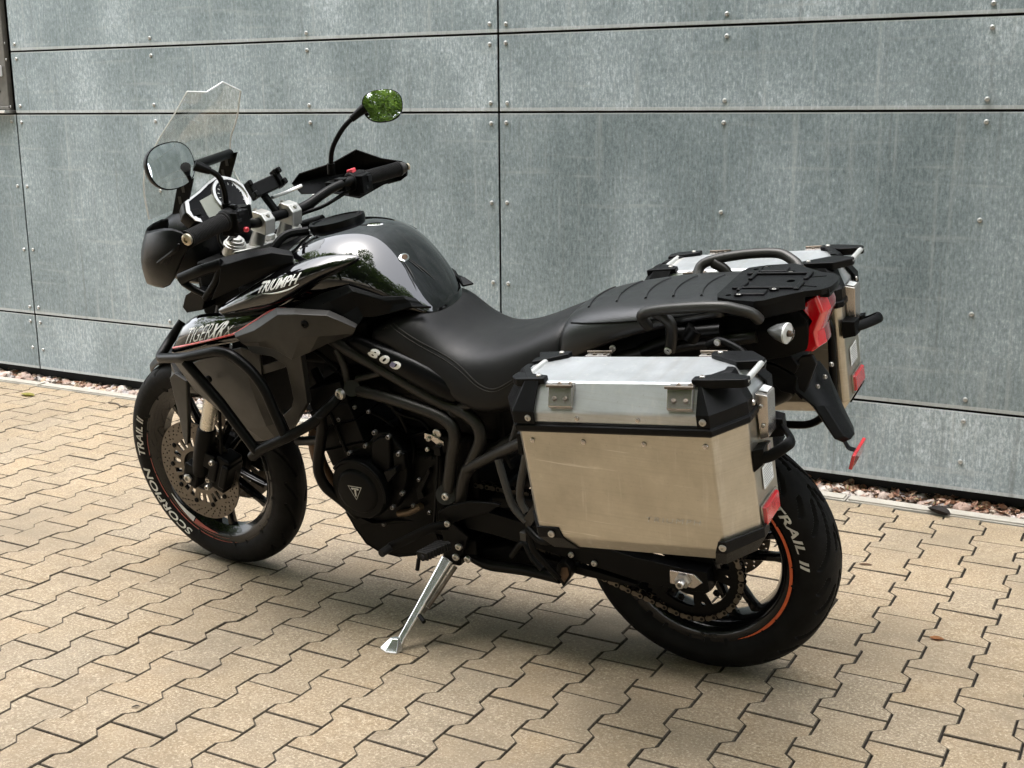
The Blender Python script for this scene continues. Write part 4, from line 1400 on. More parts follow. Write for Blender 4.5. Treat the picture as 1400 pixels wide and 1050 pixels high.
# ---------------------------------------------------------------- instruments, phone holder, screen
bm = bmesh.new()
dc = Vector((-1.3272, -0.035, 1.1314)); dn = Vector((.80, -.10, .60)).normalized(); du = Vector((0, 0, 1)); du = (du - dn * du.dot(dn)).normalized(); dw = du.cross(dn)
def dp(x, y, z=0.0): return dc + dw * x + du * y + dn * z
def dashout(f=1.0, z=0.0):
    o = [(-.098, -.038), (-.060, -.062), (.010, -.060), (.052, -.072), (.098, -.050), (.112, .000), (.098, .048), (.060, .068), (.018, .058), (-.030, .040), (-.092, .022), (-.108, -.008)]
    return [dp(x * f, y * f, z) for x, y in o]
loft(bm, [dashout(.90, -.045), dashout(1.0, -.012), dashout(.98, .002)])
dash = finish(bm, 'instrument_cluster', 'plastic_satin', moto, ang=40, bevel=.003)
bm = bmesh.new()
o_ = [dashout(.955, .001), dashout(.955, .005), dashout(.84, .005), dashout(.84, .001)]
loft(bm, o_ + [o_[0]], caps=False)
finish(bm, 'bezel', 'silver', dash, ang=50)
bm = bmesh.new(); plate(bm, [dp(x, y, .0035) for x, y in ((-.050, -.040), (.000, -.040), (.006, .020), (-.044, .012))], -dn * .004); finish(bm, 'display', 'lcd_grey', dash)
bm = bmesh.new()
rg = lambda r, z, c=(.056, -.002): [dp(c[0] + r * math.cos(2 * math.pi * k / 32), c[1] + r * math.sin(2 * math.pi * k / 32), z) for k in range(32)]
loft(bm, [rg(.056, .002), rg(.056, .010), rg(.048, .010), rg(.047, .004)], caps=False); finish(bm, 'dial_ring', 'silver', dash, ang=45)
bm = bmesh.new(); bm.faces.new([bm.verts.new(p) for p in rg(.047, .0045)]); finish(bm, 'dial', 'dial_black', dash)
bm = bmesh.new()
for k in range(13):
    a = R(215 - k * 20.8); c = (.056 + .040 * math.cos(a), -.002 + .040 * math.sin(a)); d = (.056 + .034 * math.cos(a), -.002 + .034 * math.sin(a))
    tube(bm, [dp(*c, .0052), dp(*d, .0052)], .0009, 4)
finish(bm, 'dial_marks', 'white_print', dash)
bm = bmesh.new()
for x, y in ((-.078, -.016), (-.064, -.042)): plate(bm, [dp(x + a, y + b, .008) for a, b in ((-.013, -.008), (.011, -.012), (.013, .008), (-.011, .010))], -dn * .005)
finish(bm, 'button', 'plastic_black', dash, bevel=.002)
bm = bmesh.new()
pc_ = Vector((-1.1957, 0.02, 1.1607)); prt = Matrix.Rotation(R(-28), 3, 'Y') @ Matrix.Rotation(R(-20), 3, 'Z')
box(bm, pc_, (.022, .074, .038), prt)
for dy in (-.042, .042):
    box(bm, pc_ + prt @ Vector((.006, dy, .004)), (.030, .014, .050), prt); box(bm, pc_ + prt @ Vector((.022, dy * 1.1, .020)), (.020, .012, .016), prt); box(bm, pc_ + prt @ Vector((.022, dy * 1.1, -.012)), (.020, .012, .016), prt)
tube(bm, [pc_ + Vector((-.01, 0, -.02)), Vector((-1.175, 0.03, 1.0863))], .011, 10)
ph = finish(bm, 'phone_holder', 'plastic_black', moto, bevel=.004)
bm = bmesh.new(); tube(bm, spline([Vector((-1.1942, 0.04, 1.1265)), Vector((-1.2, 0.1, 1.1234)), Vector((-1.1878, 0.16, 1.1292))], 5), .005, 8); finish(bm, 'holder_arm', 'silver', ph)
# brackets and cross bar that carry the screen
bm = bmesh.new()
tube(bm, [Vector((-1.3017, -0.105, 1.2431)), Vector((-1.3533, 0.085, 1.2312))], .0125, 14)
fr_ = finish(bm, 'accessory_bar', 'tube_black', moto)
for s, pa, pb in ((-1, (-1.3427, -0.105, 1.1966), (-1.3825, -0.11, 1.1192)), (1, (-1.35, 0.085, 1.2233), (-1.4029, 0.09, 1.1447))):
    bm = bmesh.new(); pa, pb = Vector(pa), Vector(pb)
    plate(bm, [pa + Vector((-.030, 0, .006)), pa + Vector((.022, 0, .012)), pb + Vector((.020, 0, 0)), pb + Vector((-.030, 0, -.008))], (0, .006, 0))
    br = finish(bm, 'screen_bracket', 'tube_black', moto, bevel=.0015)
    bm = bmesh.new()
    for f in (.2, .6):
        p = pa.lerp(pb, f); plate(bm, [p + Vector((x, -.0012, z)) for x, z in ((-.014, -.010), (-.004, -.010), (-.004, .010), (-.014, .010))], (0, .0006, 0))
    finish(bm, 'slot', 'rail_grey', br)
# wind screen: curved clear sheet
scr = [
 [(-1.2902, -0.1, 1.4282), (-1.2879, -0.035, 1.4151), (-1.2912, 0.035, 1.4291), (-1.3003, 0.11, 1.3939)],
 [(-1.3308, -0.125, 1.3695), (-1.3221, -0.045, 1.3579), (-1.3263, 0.045, 1.3561), (-1.3412, 0.125, 1.3218)],
 [(-1.3777, -0.15, 1.308), (-1.375, -0.055, 1.2881), (-1.3743, 0.055, 1.2729), (-1.3961, 0.145, 1.254)],
 [(-1.4162, -0.165, 1.2508), (-1.4304, -0.06, 1.2112), (-1.4163, 0.06, 1.1999), (-1.4136, 0.155, 1.1785)],
 [(-1.4336, -0.17, 1.187), (-1.4645, -0.065, 1.1406), (-1.4426, 0.065, 1.1293), (-1.3974, 0.16, 1.1281)],
 [(-1.4405, -0.165, 1.112), (-1.4737, -0.065, 1.064), (-1.4539, 0.065, 1.0588), (-1.3783, 0.16, 1.0954)]]
for ri, r in enumerate(scr):
    for k in (1, 2):
        if ri == 0: continue
        base_ = Vector(r[0]).lerp(Vector(r[3]), k / 3)
        r[k] = (base_.x - (.022 if ri == 1 else .045), base_.y, base_.z)
cols_ = [spline([Vector(r[k]) for r in scr], 3) for k in range(4)]
fine = [spline([c_[i] for c_ in cols_], 4) for i in range(len(cols_[0]))]
for k in range(1, 12):                       # keep the stepped upper edge straight between its corners
    j, f_ = divmod(k / 4, 1); j = int(j)
    fine[0][k] = Vector(scr[0][j]).lerp(Vector(scr[0][min(3, j + 1)]), f_)
bm = bmesh.new()
sheet(bm, fine, .0045)
screen = finish(bm, 'windscreen', 'screen_clear', moto, ang=60)
bm = bmesh.new()
for pl in ([r[0] for r in scr][::-1], scr[0], [r[3] for r in scr]):
    pp = spline(pl, 6) if pl is not scr[0] else [Vector(p) for p in pl]
    tube(bm, pp, .0021, 6)
finish(bm, 'screen_edge', 'acrylic_edge', screen)

# ---------------------------------------------------------------- front fairing behind the hand guard
bm = bmesh.new()
secs = []
for x, w, zl, zh in ((-1.590, .03, .97, 1.00), (-1.55, .11, .93, 1.06), (-1.47, .150, .90, 1.115), (-1.39, .150, .89, 1.120), (-1.31, .125, .90, 1.09)):
    secs.append([(x, -w * .6, zh), (x, -w, zh * .55 + zl * .45), (x, -w * .8, zl), (x, w * .8, zl), (x, w, zh * .55 + zl * .45), (x, w * .6, zh)])
loft(bm, secs)
head = finish(bm, 'headlight_fairing', 'plastic_satin', moto, sub=2)
bm = bmesh.new()
for s in (-1, 1):
    lathe(bm, [(-.02, .0), (0, .045), (.02, .055)], (-1.545, s * .062, 1.01), Matrix.Rotation(R(-90), 3, 'Z'), 24)
finish(bm, 'headlight', 'lens_clear', head)
# dark stay between fairing and tank wing, with its triangular opening
for s in (-1, 1):
    bm = bmesh.new()
    q = lambda p: side(s, p)
    tube(bm, fillet([q((-1.3244, -0.215, 0.9716)), q((-1.2419, -0.222, 1.002)), q((-1.1716, -0.215, 1.0212))], .02, 4), .013, 10, flat=(.010, .016, (0, 0, 1)))
    tube(bm, fillet([q((-1.1772, -0.213, 1.0145)), q((-1.2017, -0.215, 0.9734)), q((-1.2522, -0.212, 0.9243))], .02, 4), .011, 10)
    tube(bm, fillet([q((-1.3193, -0.212, 0.9631)), q((-1.2819, -0.214, 0.9465)), q((-1.2472, -0.21, 0.9319))], .02, 4), .010, 10)
    tube(bm, fillet([q((-1.2477, -0.21, 0.9299)), q((-1.2722, -0.205, 0.8968)), q((-1.3206, -0.2, 0.8795)), q((-1.3594, -0.19, 0.8814))], .02, 4), [.010] * 12, 10, cap=True) if False else None
    plate(bm, [q(p) for p in ((-1.2474, -0.215, 0.9335), (-1.2717, -0.21, 0.8906), (-1.3395, -0.2, 0.8741), (-1.3559, -0.195, 0.8873), (-1.3326, -0.2, 0.9227), (-1.2969, -0.21, 0.9403))], (0, -s * .05, 0))
    finish(bm, 'fairing_stay', 'plastic_satin', moto, bevel=.003)
# matt strip along the top of the tank wing
for s in (-1, 1):
    bm = bmesh.new(); q = lambda p: side(s, p)
    rows = [[q(p) for p in r] for r in (
        ((-1.2033, -0.19, 1.0177), (-1.1123, -0.18, 1.0387), (-1.0485, -0.165, 1.047), (-1.0035, -0.15, 1.0338)),
        ((-1.1718, -0.212, 1.0107), (-1.0912, -0.202, 1.0312), (-1.0286, -0.186, 1.0411), (-0.9837, -0.165, 1.0299)),
        ((-1.1838, -0.218, 0.9774), (-1.1066, -0.208, 1.0019), (-1.0327, -0.192, 1.0202), (-0.979, -0.172, 1.0266)),
        ((-1.2274, -0.212, 0.926), (-1.1359, -0.205, 0.9649), (-1.0522, -0.19, 0.9997), (-0.9814, -0.17, 1.0221)))]
    sheet(bm, rows, .012)
    finish(bm, 'cowl_strip', 'plastic_black', moto, ang=30, bevel=.003)

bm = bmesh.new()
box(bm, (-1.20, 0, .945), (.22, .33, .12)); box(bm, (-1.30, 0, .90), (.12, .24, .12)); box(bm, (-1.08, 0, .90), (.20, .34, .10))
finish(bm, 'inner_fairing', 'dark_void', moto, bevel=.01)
# ---------------------------------------------------------------- tank
st_ = [(-1.13, [(0, .985), (.06, .982), (.115, .965), (.150, .93), (.155, .89), (.13, .85)]),
       (-1.05, [(0, 1.052), (.07, 1.048), (.130, 1.020), (.172, .970), (.180, .915), (.15, .86)]),
       (-.97, [(0, 1.080), (.075, 1.076), (.138, 1.050), (.182, .995), (.188, .935), (.15, .875)]),
       (-.89, [(0, 1.090), (.075, 1.085), (.140, 1.060), (.184, 1.005), (.184, .945), (.145, .89)]),
       (-.81, [(0, 1.076), (.070, 1.070), (.130, 1.045), (.170, .995), (.166, .945), (.13, .90)]),
       (-.74, [(0, 1.020), (.060, 1.014), (.112, .992), (.145, .955), (.140, .922), (.11, .89)]),
       (-.685, [(0, .950), (.048, .946), (.088, .930), (.112, .908), (.108, .892), (.08, .87)]),
       (-.648, [(0, .892), (.030, .890), (.055, .884), (.070, .876), (.068, .866), (.05, .855)])]
bm = bmesh.new()
loft(bm, [mirror_sec(x, h) for x, h in st_])
tank = finish(bm, 'fuel_tank', 'gloss_black', moto, sub=3)
tank_bvh = eval_bvh(tank)
def hug(p, lift):
    h = tank_bvh.find_nearest(Vector(p))
    return tuple(h[0] + h[1] * lift)
# glossy wing of the tank that carries the name
def wing(s):
    q = lambda p: side(s, p)
    rows = [
     ((-1.2173, -0.205, 0.9009), (-1.1345, -0.205, 0.9496), (-1.0491, -0.19, 0.9923), (-0.9699, -0.178, 1.027), (-0.8867, -0.176, 1.0548), (-0.8299, -0.172, 1.0746), (-0.7876, -0.16, 1.0858)),
     ((-1.2137, -0.216, 0.8969), (-1.1188, -0.226, 0.9421), (-1.0254, -0.228, 0.983), (-0.9474, -0.222, 1.0157), (-0.8695, -0.214, 1.0432), (-0.8128, -0.204, 1.0667), (-0.7824, -0.178, 1.0804)),
     ((-1.2093, -0.22, 0.8908), (-1.1114, -0.234, 0.9241), (-1.0216, -0.24, 0.9552), (-0.947, -0.236, 0.985), (-0.8784, -0.226, 1.0174), (-0.826, -0.208, 1.0475), (-0.7942, -0.182, 1.0684)),
     ((-1.2022, -0.218, 0.8867), (-1.1108, -0.228, 0.9068), (-1.0295, -0.232, 0.9256), (-0.9617, -0.226, 0.9493), (-0.9066, -0.208, 0.9844), (-0.8597, -0.192, 1.019), (-0.8193, -0.172, 1.0499)),
     ((-1.2127, -0.2, 0.8758), (-1.1286, -0.205, 0.8899), (-1.0478, -0.208, 0.9067), (-0.9842, -0.202, 0.9285), (-0.9319, -0.185, 0.9643), (-0.8863, -0.172, 1.0004), (-0.838, -0.158, 1.0357))]
    rows = [list(r) for r in rows]
    for ri, r in enumerate(rows):
        for k in (4, 5, 6):
            h = Vector(hug(r[k], .004 if ri in (1, 2) else .0005))
            r[k] = tuple(Vector(r[k]).lerp(h, (.55, .9, 1.0)[k - 4]))
    bm = bmesh.new()
    sheet(bm, [[q(p) for p in r] for r in rows], .004)
    return finish(bm, 'tank_wing', 'gloss_black', moto, sub=2)
wl_ = wing(-1); wr_ = wing(1)
wb = eval_bvh(wl_)
writing('name_lettering', 'TRIUMPH', (-1.0574, -0.24, 0.9584), (-0.9331, -0.23, 0.9896), (-1.0499, -0.24, 0.9834), 'white_print', wl_, wb, bold=.03, shear=.25, lift=.0015)
bm = bmesh.new()
ul = spline([(-1.0389, -0.24, 0.9597), (-0.9971, -0.24, 0.9644), (-0.9587, -0.235, 0.9747), (-0.9312, -0.23, 0.9879)], 6)
pts = []
for k, p in enumerate(ul):
    h = wb.ray_cast(Vector((p.x, -2, p.z)), Vector((0, 1, 0)))
    pts.append(Vector((p.x, (h[0].y if h[0] else p.y) - .0014, p.z)))
tube(bm, pts, [.0004 + .0018 * math.sin(math.pi * k / (len(pts) - 1)) for k in range(len(pts))], 6)
finish(bm, 'name_lettering', 'white_print', wl_)
# tank trim: matt side skirt, filler, emblem
for s in (-1, 1):
    q = lambda p: side(s, p)
    bm = bmesh.new()
    rows = [((-0.9701, -0.205, 0.9192), (-0.89, -0.196, 0.9557), (-0.823, -0.182, 0.9742), (-0.7774, -0.172, 0.9557), (-0.742, -0.166, 0.9378), (-0.676, -0.148, 0.9549), (-0.6345, -0.128, 0.9586)),
            ((-0.9086, -0.21, 0.9179), (-0.8605, -0.204, 0.9418), (-0.8055, -0.192, 0.9602), (-0.7616, -0.18, 0.941), (-0.7357, -0.172, 0.9255), (-0.6665, -0.152, 0.9459), (-0.62, -0.128, 0.945)),
            ((-0.8362, -0.205, 0.903), (-0.83, -0.2, 0.9093), (-0.8, -0.192, 0.9163), (-0.7535, -0.18, 0.9121), (-0.7139, -0.17, 0.9118), (-0.658, -0.15, 0.9276), (-0.6121, -0.125, 0.9264)),
            ((-0.8046, -0.195, 0.8759), (-0.8019, -0.192, 0.8789), (-0.7977, -0.182, 0.8682), (-0.7741, -0.172, 0.8705), (-0.731, -0.162, 0.8892), (-0.665, -0.142, 0.9134), (-0.6136, -0.118, 0.9166))]
    rows = [list(r) for r in rows]
    for ri, r in enumerate(rows):
        for k in range(2, 7):
            h = Vector(hug(r[k], (.0015, .006, .007, .002)[ri]))
            r[k] = tuple(Vector(r[k]).lerp(h, (.6, .85, 1, 1, 1)[k - 2] if ri < 3 else .5))
    sheet(bm, [[q(p) for p in r] for r in rows], .006)
    finish(bm, 'tank_skirt', 'plastic_satin', moto, ang=22, bevel=.002)
bm = bmesh.new()
fc = Vector((-.962, 0, 1.079)); fq = Matrix.Rotation(R(-9), 3, 'Y')
fr = lambda r, z: [fc + fq @ Vector((r * math.cos(t * math.pi / 20), r * math.sin(t * math.pi / 20), z)) for t in range(40)]
loft(bm, [fr(.070, -.012), fr(.073, .004), fr(.072, .010), fr(.064, .011), fr(.060, .004), fr(.040, .004), fr(.02, .004)], caps=True)
cap_ = finish(bm, 'filler_cap', 'plastic_satin', tank, ang=45)
bm = bmesh.new()
loft(bm, [fr(.058, .003), fr(.057, .008), fr(.045, .0095), fr(.020, .010)]); finish(bm, 'filler_lid', 'engine_black', tank, ang=45)
bm = bmesh.new()
tube(bm, spline([Vector((-1.035, -.03, 1.062)), Vector((-1.075, -.075, 1.060)), Vector((-1.10, -.115, 1.02)), Vector((-1.12, -.14, .96))], 4), .011, 8)
finish(bm, 'breather_hose', 'plastic_black', moto)
# emblem with silver flashes at the rear of the tank
em = Vector((-0.7189, -0.05, 1.0324))
h = tank_bvh.find_nearest(em); en = h[1]; ec = h[0]
eu = Vector((1, 0, -.9)); eu = (eu - en * eu.dot(en)).normalized(); ew = en.cross(eu)
bm = bmesh.new()
n_ = 24
loft(bm, [[ec + en * d + eu * (.011 * f * math.cos(2 * math.pi * k / n_)) + ew * (.017 * f * math.sin(2 * math.pi * k / n_)) for k in range(n_)] for f, d in ((1, -.003), (1, .002), (.8, .0035))])
finish(bm, 'emblem', 'chrome', tank, ang=50)
bm = bmesh.new()
loft(bm, [[ec + en * d + eu * (.0075 * f * math.cos(2 * math.pi * k / n_)) + ew * (.012 * f * math.sin(2 * math.pi * k / n_)) for k in range(n_)] for f, d in ((1, .002), (.9, .0042))])
finish(bm, 'emblem_field', 'brass_rust', tank, ang=50)
bm = bmesh.new()
for dw_, ln, w_ in ((-.9, .085, .005), (-.5, .060, .0045), (.9, .085, .005), (.5, .06, .0045)):
    a = ec + ew * .013 * dw_ + eu * .004
    b = a + eu * ln + ew * dw_ * .030
    poly = [a - ew * .002, a.lerp(b, .5) + ew * w_ * .5, b, a.lerp(b, .5) - ew * w_ * .5]
    vs = []
    for p in poly:
        hh = tank_bvh.find_nearest(p); vs.append(bm.verts.new(hh[0] + hh[1] * .0016))
    bm.faces.new(vs)
finish(bm, 'emblem_flash', 'rail_grey', tank)

# ---------------------------------------------------------------- lower cowl with the model name, infill, shroud
def lower_cowl(s):
    q = lambda p: side(s, p)
    rows = [((-1.3454, -0.18, 0.8506), (-1.2957, -0.19, 0.8741), (-1.2158, -0.2, 0.8835), (-1.1154, -0.208, 0.8958), (-1.0249, -0.212, 0.9136), (-0.9678, -0.215, 0.9151)),
            ((-1.3657, -0.196, 0.8341), (-1.2902, -0.212, 0.8579), (-1.2046, -0.222, 0.8721), (-1.1107, -0.228, 0.8855), (-1.0327, -0.228, 0.9031), (-0.9699, -0.224, 0.9151)),
            ((-1.3823, -0.206, 0.8033), (-1.2974, -0.224, 0.8252), (-1.2104, -0.234, 0.8441), (-1.1307, -0.238, 0.864), (-1.057, -0.236, 0.8886), (-0.9833, -0.23, 0.9152)),
            ((-1.4082, -0.206, 0.772), (-1.3157, -0.222, 0.7986), (-1.232, -0.232, 0.8217), (-1.1511, -0.236, 0.844), (-1.0775, -0.236, 0.8793), (-0.9991, -0.232, 0.9184))]
    rows.append(((-1.4305, -0.2, 0.7468), (-1.3377, -0.216, 0.7718), (-1.2495, -0.224, 0.7971), (-1.1634, -0.228, 0.8183), (-1.1218, -0.23, 0.8267), (-1.0702, -0.226, 0.8415)))
    bm = bmesh.new(); sheet(bm, [[q(p) for p in r] for r in rows], .006)
    return finish(bm, 'lower_cowl', 'gloss_black', moto, ang=40, sub=1)
lc = lower_cowl(-1); lower_cowl(1)
cb = eval_bvh(lc)
writing('model_lettering', 'TIGER', (-1.35, -0.23, 0.7943), (-1.243, -0.23, 0.824), (-1.3212, -0.23, 0.8394), 'white_print', lc, cb, bold=-.004, shear=.05)
writing('model_lettering', 'XR', (-1.257, -0.23, 0.8168), (-1.1968, -0.23, 0.834), (-1.2166, -0.23, 0.864), 'white_print', lc, cb, bold=.03, shear=.0)
writing('model_lettering', 'x', (-1.1885, -0.23, 0.8387), (-1.1655, -0.23, 0.8446), (-1.1708, -0.23, 0.8638), 'tyre_print', lc, cb, bold=.0, shear=.0)
writing('web_lettering', 'bach-speeds.de', (-1.3321, -0.22, 0.78), (-1.2189, -0.22, 0.8065), (-1.3288, -0.22, 0.7875), 'rail_grey', lc, cb, bold=.0, lift=.002)
bm = bmesh.new()
rl = fillet([(-1.4012, -0.21, 0.7752), (-1.235, -0.234, 0.8221), (-1.1487, -0.238, 0.8468), (-1.0305, -0.234, 0.9129), (-0.9972, -0.23, 0.9245), (-0.9621, -0.222, 0.9169)], .02, 5)
pts = []
for a, b in zip(rl, rl[1:]):
    for k in range(4):
        p = a.lerp(b, k / 4); hh = cb.ray_cast(Vector((p.x, -2, p.z)), Vector((0, 1, 0)))
        pts.append(Vector((p.x, min(p.y, hh[0].y - .0005) if hh[0] else p.y, p.z)))
tube(bm, pts, .0029, 6)
finish(bm, 'red_line', 'red_line', lc)

def infill(s):
    q = lambda p: side(s, p)
    bm = bmesh.new()
    rows = [((-1.1443, -0.238, 0.8452), (-1.0705, -0.238, 0.8825), (-0.9953, -0.236, 0.9219), (-0.946, -0.236, 0.9219), (-0.8563, -0.222, 0.9165), (-0.8273, -0.212, 0.9005), (-0.7983, -0.2, 0.8801)),
            ((-1.1338, -0.246, 0.8411), (-1.0643, -0.25, 0.866), (-0.9804, -0.252, 0.9115), (-0.9261, -0.252, 0.9157), (-0.8496, -0.238, 0.9132), (-0.8221, -0.226, 0.8983), (-0.7987, -0.206, 0.8784)),
            ((-1.1167, -0.246, 0.8329), (-1.0599, -0.25, 0.8432), (-0.9841, -0.254, 0.8627), (-0.925, -0.254, 0.8677), (-0.8804, -0.242, 0.8711), (-0.8439, -0.226, 0.8723), (-0.8015, -0.206, 0.8744)),
            ((-1.1172, -0.236, 0.8253), (-1.0666, -0.24, 0.8273), (-1.018, -0.244, 0.8235), (-0.9684, -0.246, 0.8018), (-0.9234, -0.232, 0.822), (-0.8826, -0.216, 0.8427), (-0.8127, -0.198, 0.8669))]
    sheet(bm, [[q(p) for p in r] for r in rows], .010)
    return finish(bm, 'infill_panel', 'cowl_grey', moto, ang=16, bevel=.002)
inf = infill(-1); ir = infill(1)
for s, par in ((-1, inf), (1, ir)):
    bm = bmesh.new(); bolt(bm, side(s, (-0.9067, -0.256, 0.8981)), .0105, .006, (.1, s, 0)); finish(bm, 'bolt', 'engine_black', par)

def shroud(s):
    q = lambda p: side(s, p)
    bm = bmesh.new()
    rows = [((-1.4639, -0.15, 0.7123), (-1.3661, -0.185, 0.7264), (-1.2419, -0.215, 0.7783), (-1.138, -0.232, 0.8102), (-1.0743, -0.236, 0.8056)),
            ((-1.4401, -0.15, 0.6802), (-1.362, -0.19, 0.6824), (-1.2382, -0.22, 0.7111), (-1.1239, -0.24, 0.7348), (-1.0822, -0.236, 0.7455)),
            ((-1.4086, -0.15, 0.636), (-1.3187, -0.192, 0.6412), (-1.2167, -0.216, 0.6456), (-1.1168, -0.236, 0.6713), (-1.0734, -0.226, 0.6661)),
            ((-1.318, -0.16, 0.5853), (-1.2583, -0.19, 0.5793), (-1.1872, -0.206, 0.5694), (-1.1159, -0.216, 0.591), (-1.0677, -0.212, 0.6077)),
            ((-1.2326, -0.16, 0.5092), (-1.2036, -0.175, 0.5174), (-1.1535, -0.19, 0.5328), (-1.1111, -0.196, 0.5494), (-1.0804, -0.196, 0.5702))]
    sheet(bm, [[q(p) for p in r] for r in rows], .008)
    return finish(bm, 'radiator_shroud', 'cowl_grey', moto, ang=10, bevel=.002)
shroud(-1); shroud(1)
def duct(s):
    q = lambda p: Vector(side(s, p))
    outer = [(-1.1254, -0.238, 0.8233), (-1.0163, -0.246, 0.8243), (-0.9644, -0.248, 0.8029), (-0.9443, -0.246, 0.8098), (-0.9582, -0.234, 0.6765), (-1.0406, -0.22, 0.5815), (-1.0569, -0.224, 0.6387)]
    inner = [(-1.1019, -0.244, 0.8001), (-1.0352, -0.246, 0.7993), (-0.9974, -0.246, 0.7815), (-0.9945, -0.244, 0.7693), (-0.9999, -0.232, 0.6829), (-1.0149, -0.228, 0.6575), (-1.0482, -0.222, 0.6307)]
    bm = bmesh.new()
    inn = Vector((0, -s * .020, 0))
    fo, fi = [bm.verts.new(q(p)) for p in outer], [bm.verts.new(q(p) + Vector((0, -s * -.003, 0))) for p in inner]
    bo, bi = [bm.verts.new(q(p) + inn) for p in outer], [bm.verts.new(q(p) + inn) for p in inner]
    for k in range(len(outer) - 1):
        bm.faces.new((fo[k], fo[k + 1], fi[k + 1], fi[k])); bm.faces.new((bo[k], bi[k], bi[k + 1], bo[k + 1]))
        bm.faces.new((fo[k], bo[k], bo[k + 1], fo[k + 1])); bm.faces.new((fi[k], fi[k + 1], bi[k + 1], bi[k]))
    for k in (0, -1): bm.faces.new((fo[k], fi[k], bi[k], bo[k]))
    o = finish(bm, 'air_duct', 'cowl_grey', moto, ang=20, bevel=.003)
    bm = bmesh.new()
    plate(bm, [q(p) for p in ((-1.1015, -0.238, 0.7583), (-1.0125, -0.242, 0.7902), (-0.997, -0.242, 0.7761), (-1.0092, -0.24, 0.7683), (-1.0984, -0.236, 0.7359))], (0, -s * .012, 0))
    finish(bm, 'duct_vane', 'cowl_grey', o, bevel=.002)
duct(-1); duct(1)
for s in (-1, 1):
    bm = bmesh.new()
    plate(bm, [side(s, p) for p in ((-1.1293, -0.243, 0.7092), (-1.0811, -0.232, 0.6636), (-1.0809, -0.222, 0.5979), (-1.1074, -0.232, 0.6401))], (0, -s * .006, 0))
    finish(bm, 'shroud_fin', 'rail_grey', moto, bevel=.001)
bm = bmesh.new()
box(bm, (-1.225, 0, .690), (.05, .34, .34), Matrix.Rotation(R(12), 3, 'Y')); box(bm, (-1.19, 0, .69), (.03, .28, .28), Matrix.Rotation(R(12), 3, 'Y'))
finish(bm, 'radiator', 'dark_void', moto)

# ---------------------------------------------------------------- frame
def frame_tubes(s):
    q = lambda p: side(s, p)
    bm = bmesh.new()
    F1 = [(-0.9125, -0.16, 0.8278), (-0.8799, -0.16, 0.8093), (-0.8158, -0.158, 0.7777), (-0.7266, -0.158, 0.7383), (-0.6139, -0.16, 0.6898), (-0.5492, -0.162, 0.6713), (-0.5106, -0.164, 0.6443), (-0.5047, -0.165, 0.6032), (-0.5385, -0.166, 0.5365), (-0.5644, -0.166, 0.493), (-0.5869, -0.166, 0.4126)]
    F2 = [(-0.8635, -0.16, 0.6951), (-0.7837, -0.162, 0.6869), (-0.6965, -0.166, 0.6749), (-0.6161, -0.17, 0.6589), (-0.5801, -0.172, 0.639), (-0.572, -0.172, 0.6052), (-0.587, -0.172, 0.5521), (-0.6123, -0.172, 0.4523)]
    tube(bm, spline([q(p) for p in F1], 4), .0160, 14)
    tube(bm, spline([q(p) for p in F2], 4), .0160, 14)
    tube(bm, [q((-0.9014, -0.158, 0.7969)), q((-0.8839, -0.16, 0.7601)), q((-0.8782, -0.16, 0.7014))], .0105, 12)
    tube(bm, [q((-0.8513, -0.158, 0.7233)), q((-0.7793, -0.155, 0.7453))], .0090, 12)
    tube(bm, [q((-0.5747, -0.16, 0.6732)), q((-0.4914, -0.15, 0.7054))], .0145, 12)
    return finish(bm, 'frame', 'frame_grey', moto, ang=60)
frL = frame_tubes(-1); frame_tubes(1)
bm = bmesh.new()
tube(bm, [Vector((-0.8778, -0.15, 0.6915)), Vector((-0.856, -0.178, 0.705))], .021, 18)
tube(bm, [Vector((-0.5852, -0.15, 0.6697)), Vector((-0.5668, -0.166, 0.6747))], .0175, 14)
tube(bm, [Vector((-0.6325, -0.15, 0.4302)), Vector((-0.6083, -0.186, 0.4516))], .026, 22)
finish(bm, 'frame_lug', 'frame_grey', frL, ang=50)
bm = bmesh.new()
bolt(bm, (-0.861, -0.215, 0.7055), .0140, .012, (-.2, -1, 0)); bolt(bm, (-0.6088, -0.186, 0.4475), .0100, .010)
finish(bm, 'bolt', 'bolt_steel', frL)
# rear subframe, seat rails
for s in (-1, 1):
    q = lambda p: side(s, p)
    bm = bmesh.new()
    tube(bm, spline([q((-0.5018, -0.14, 0.6982)), q((-0.3955, -0.135, 0.7584)), q((-.25, -.125, .80)), q((-.05, -.11, .86)), q((.16, -.09, .90))], 6), .0145, 12)
    tube(bm, spline([q((-0.5586, -0.15, 0.5143)), q((-0.4318, -0.14, 0.6056)), q((-.25, -.13, .70)), q((-.05, -.125, .82))], 6), .0135, 12)
    tube(bm, [q((-0.3829, -0.17, 0.7)), q((-0.4063, -0.185, 0.6212))], .0085, 10)
    finish(bm, 'subframe', 'frame_grey', moto, ang=60)
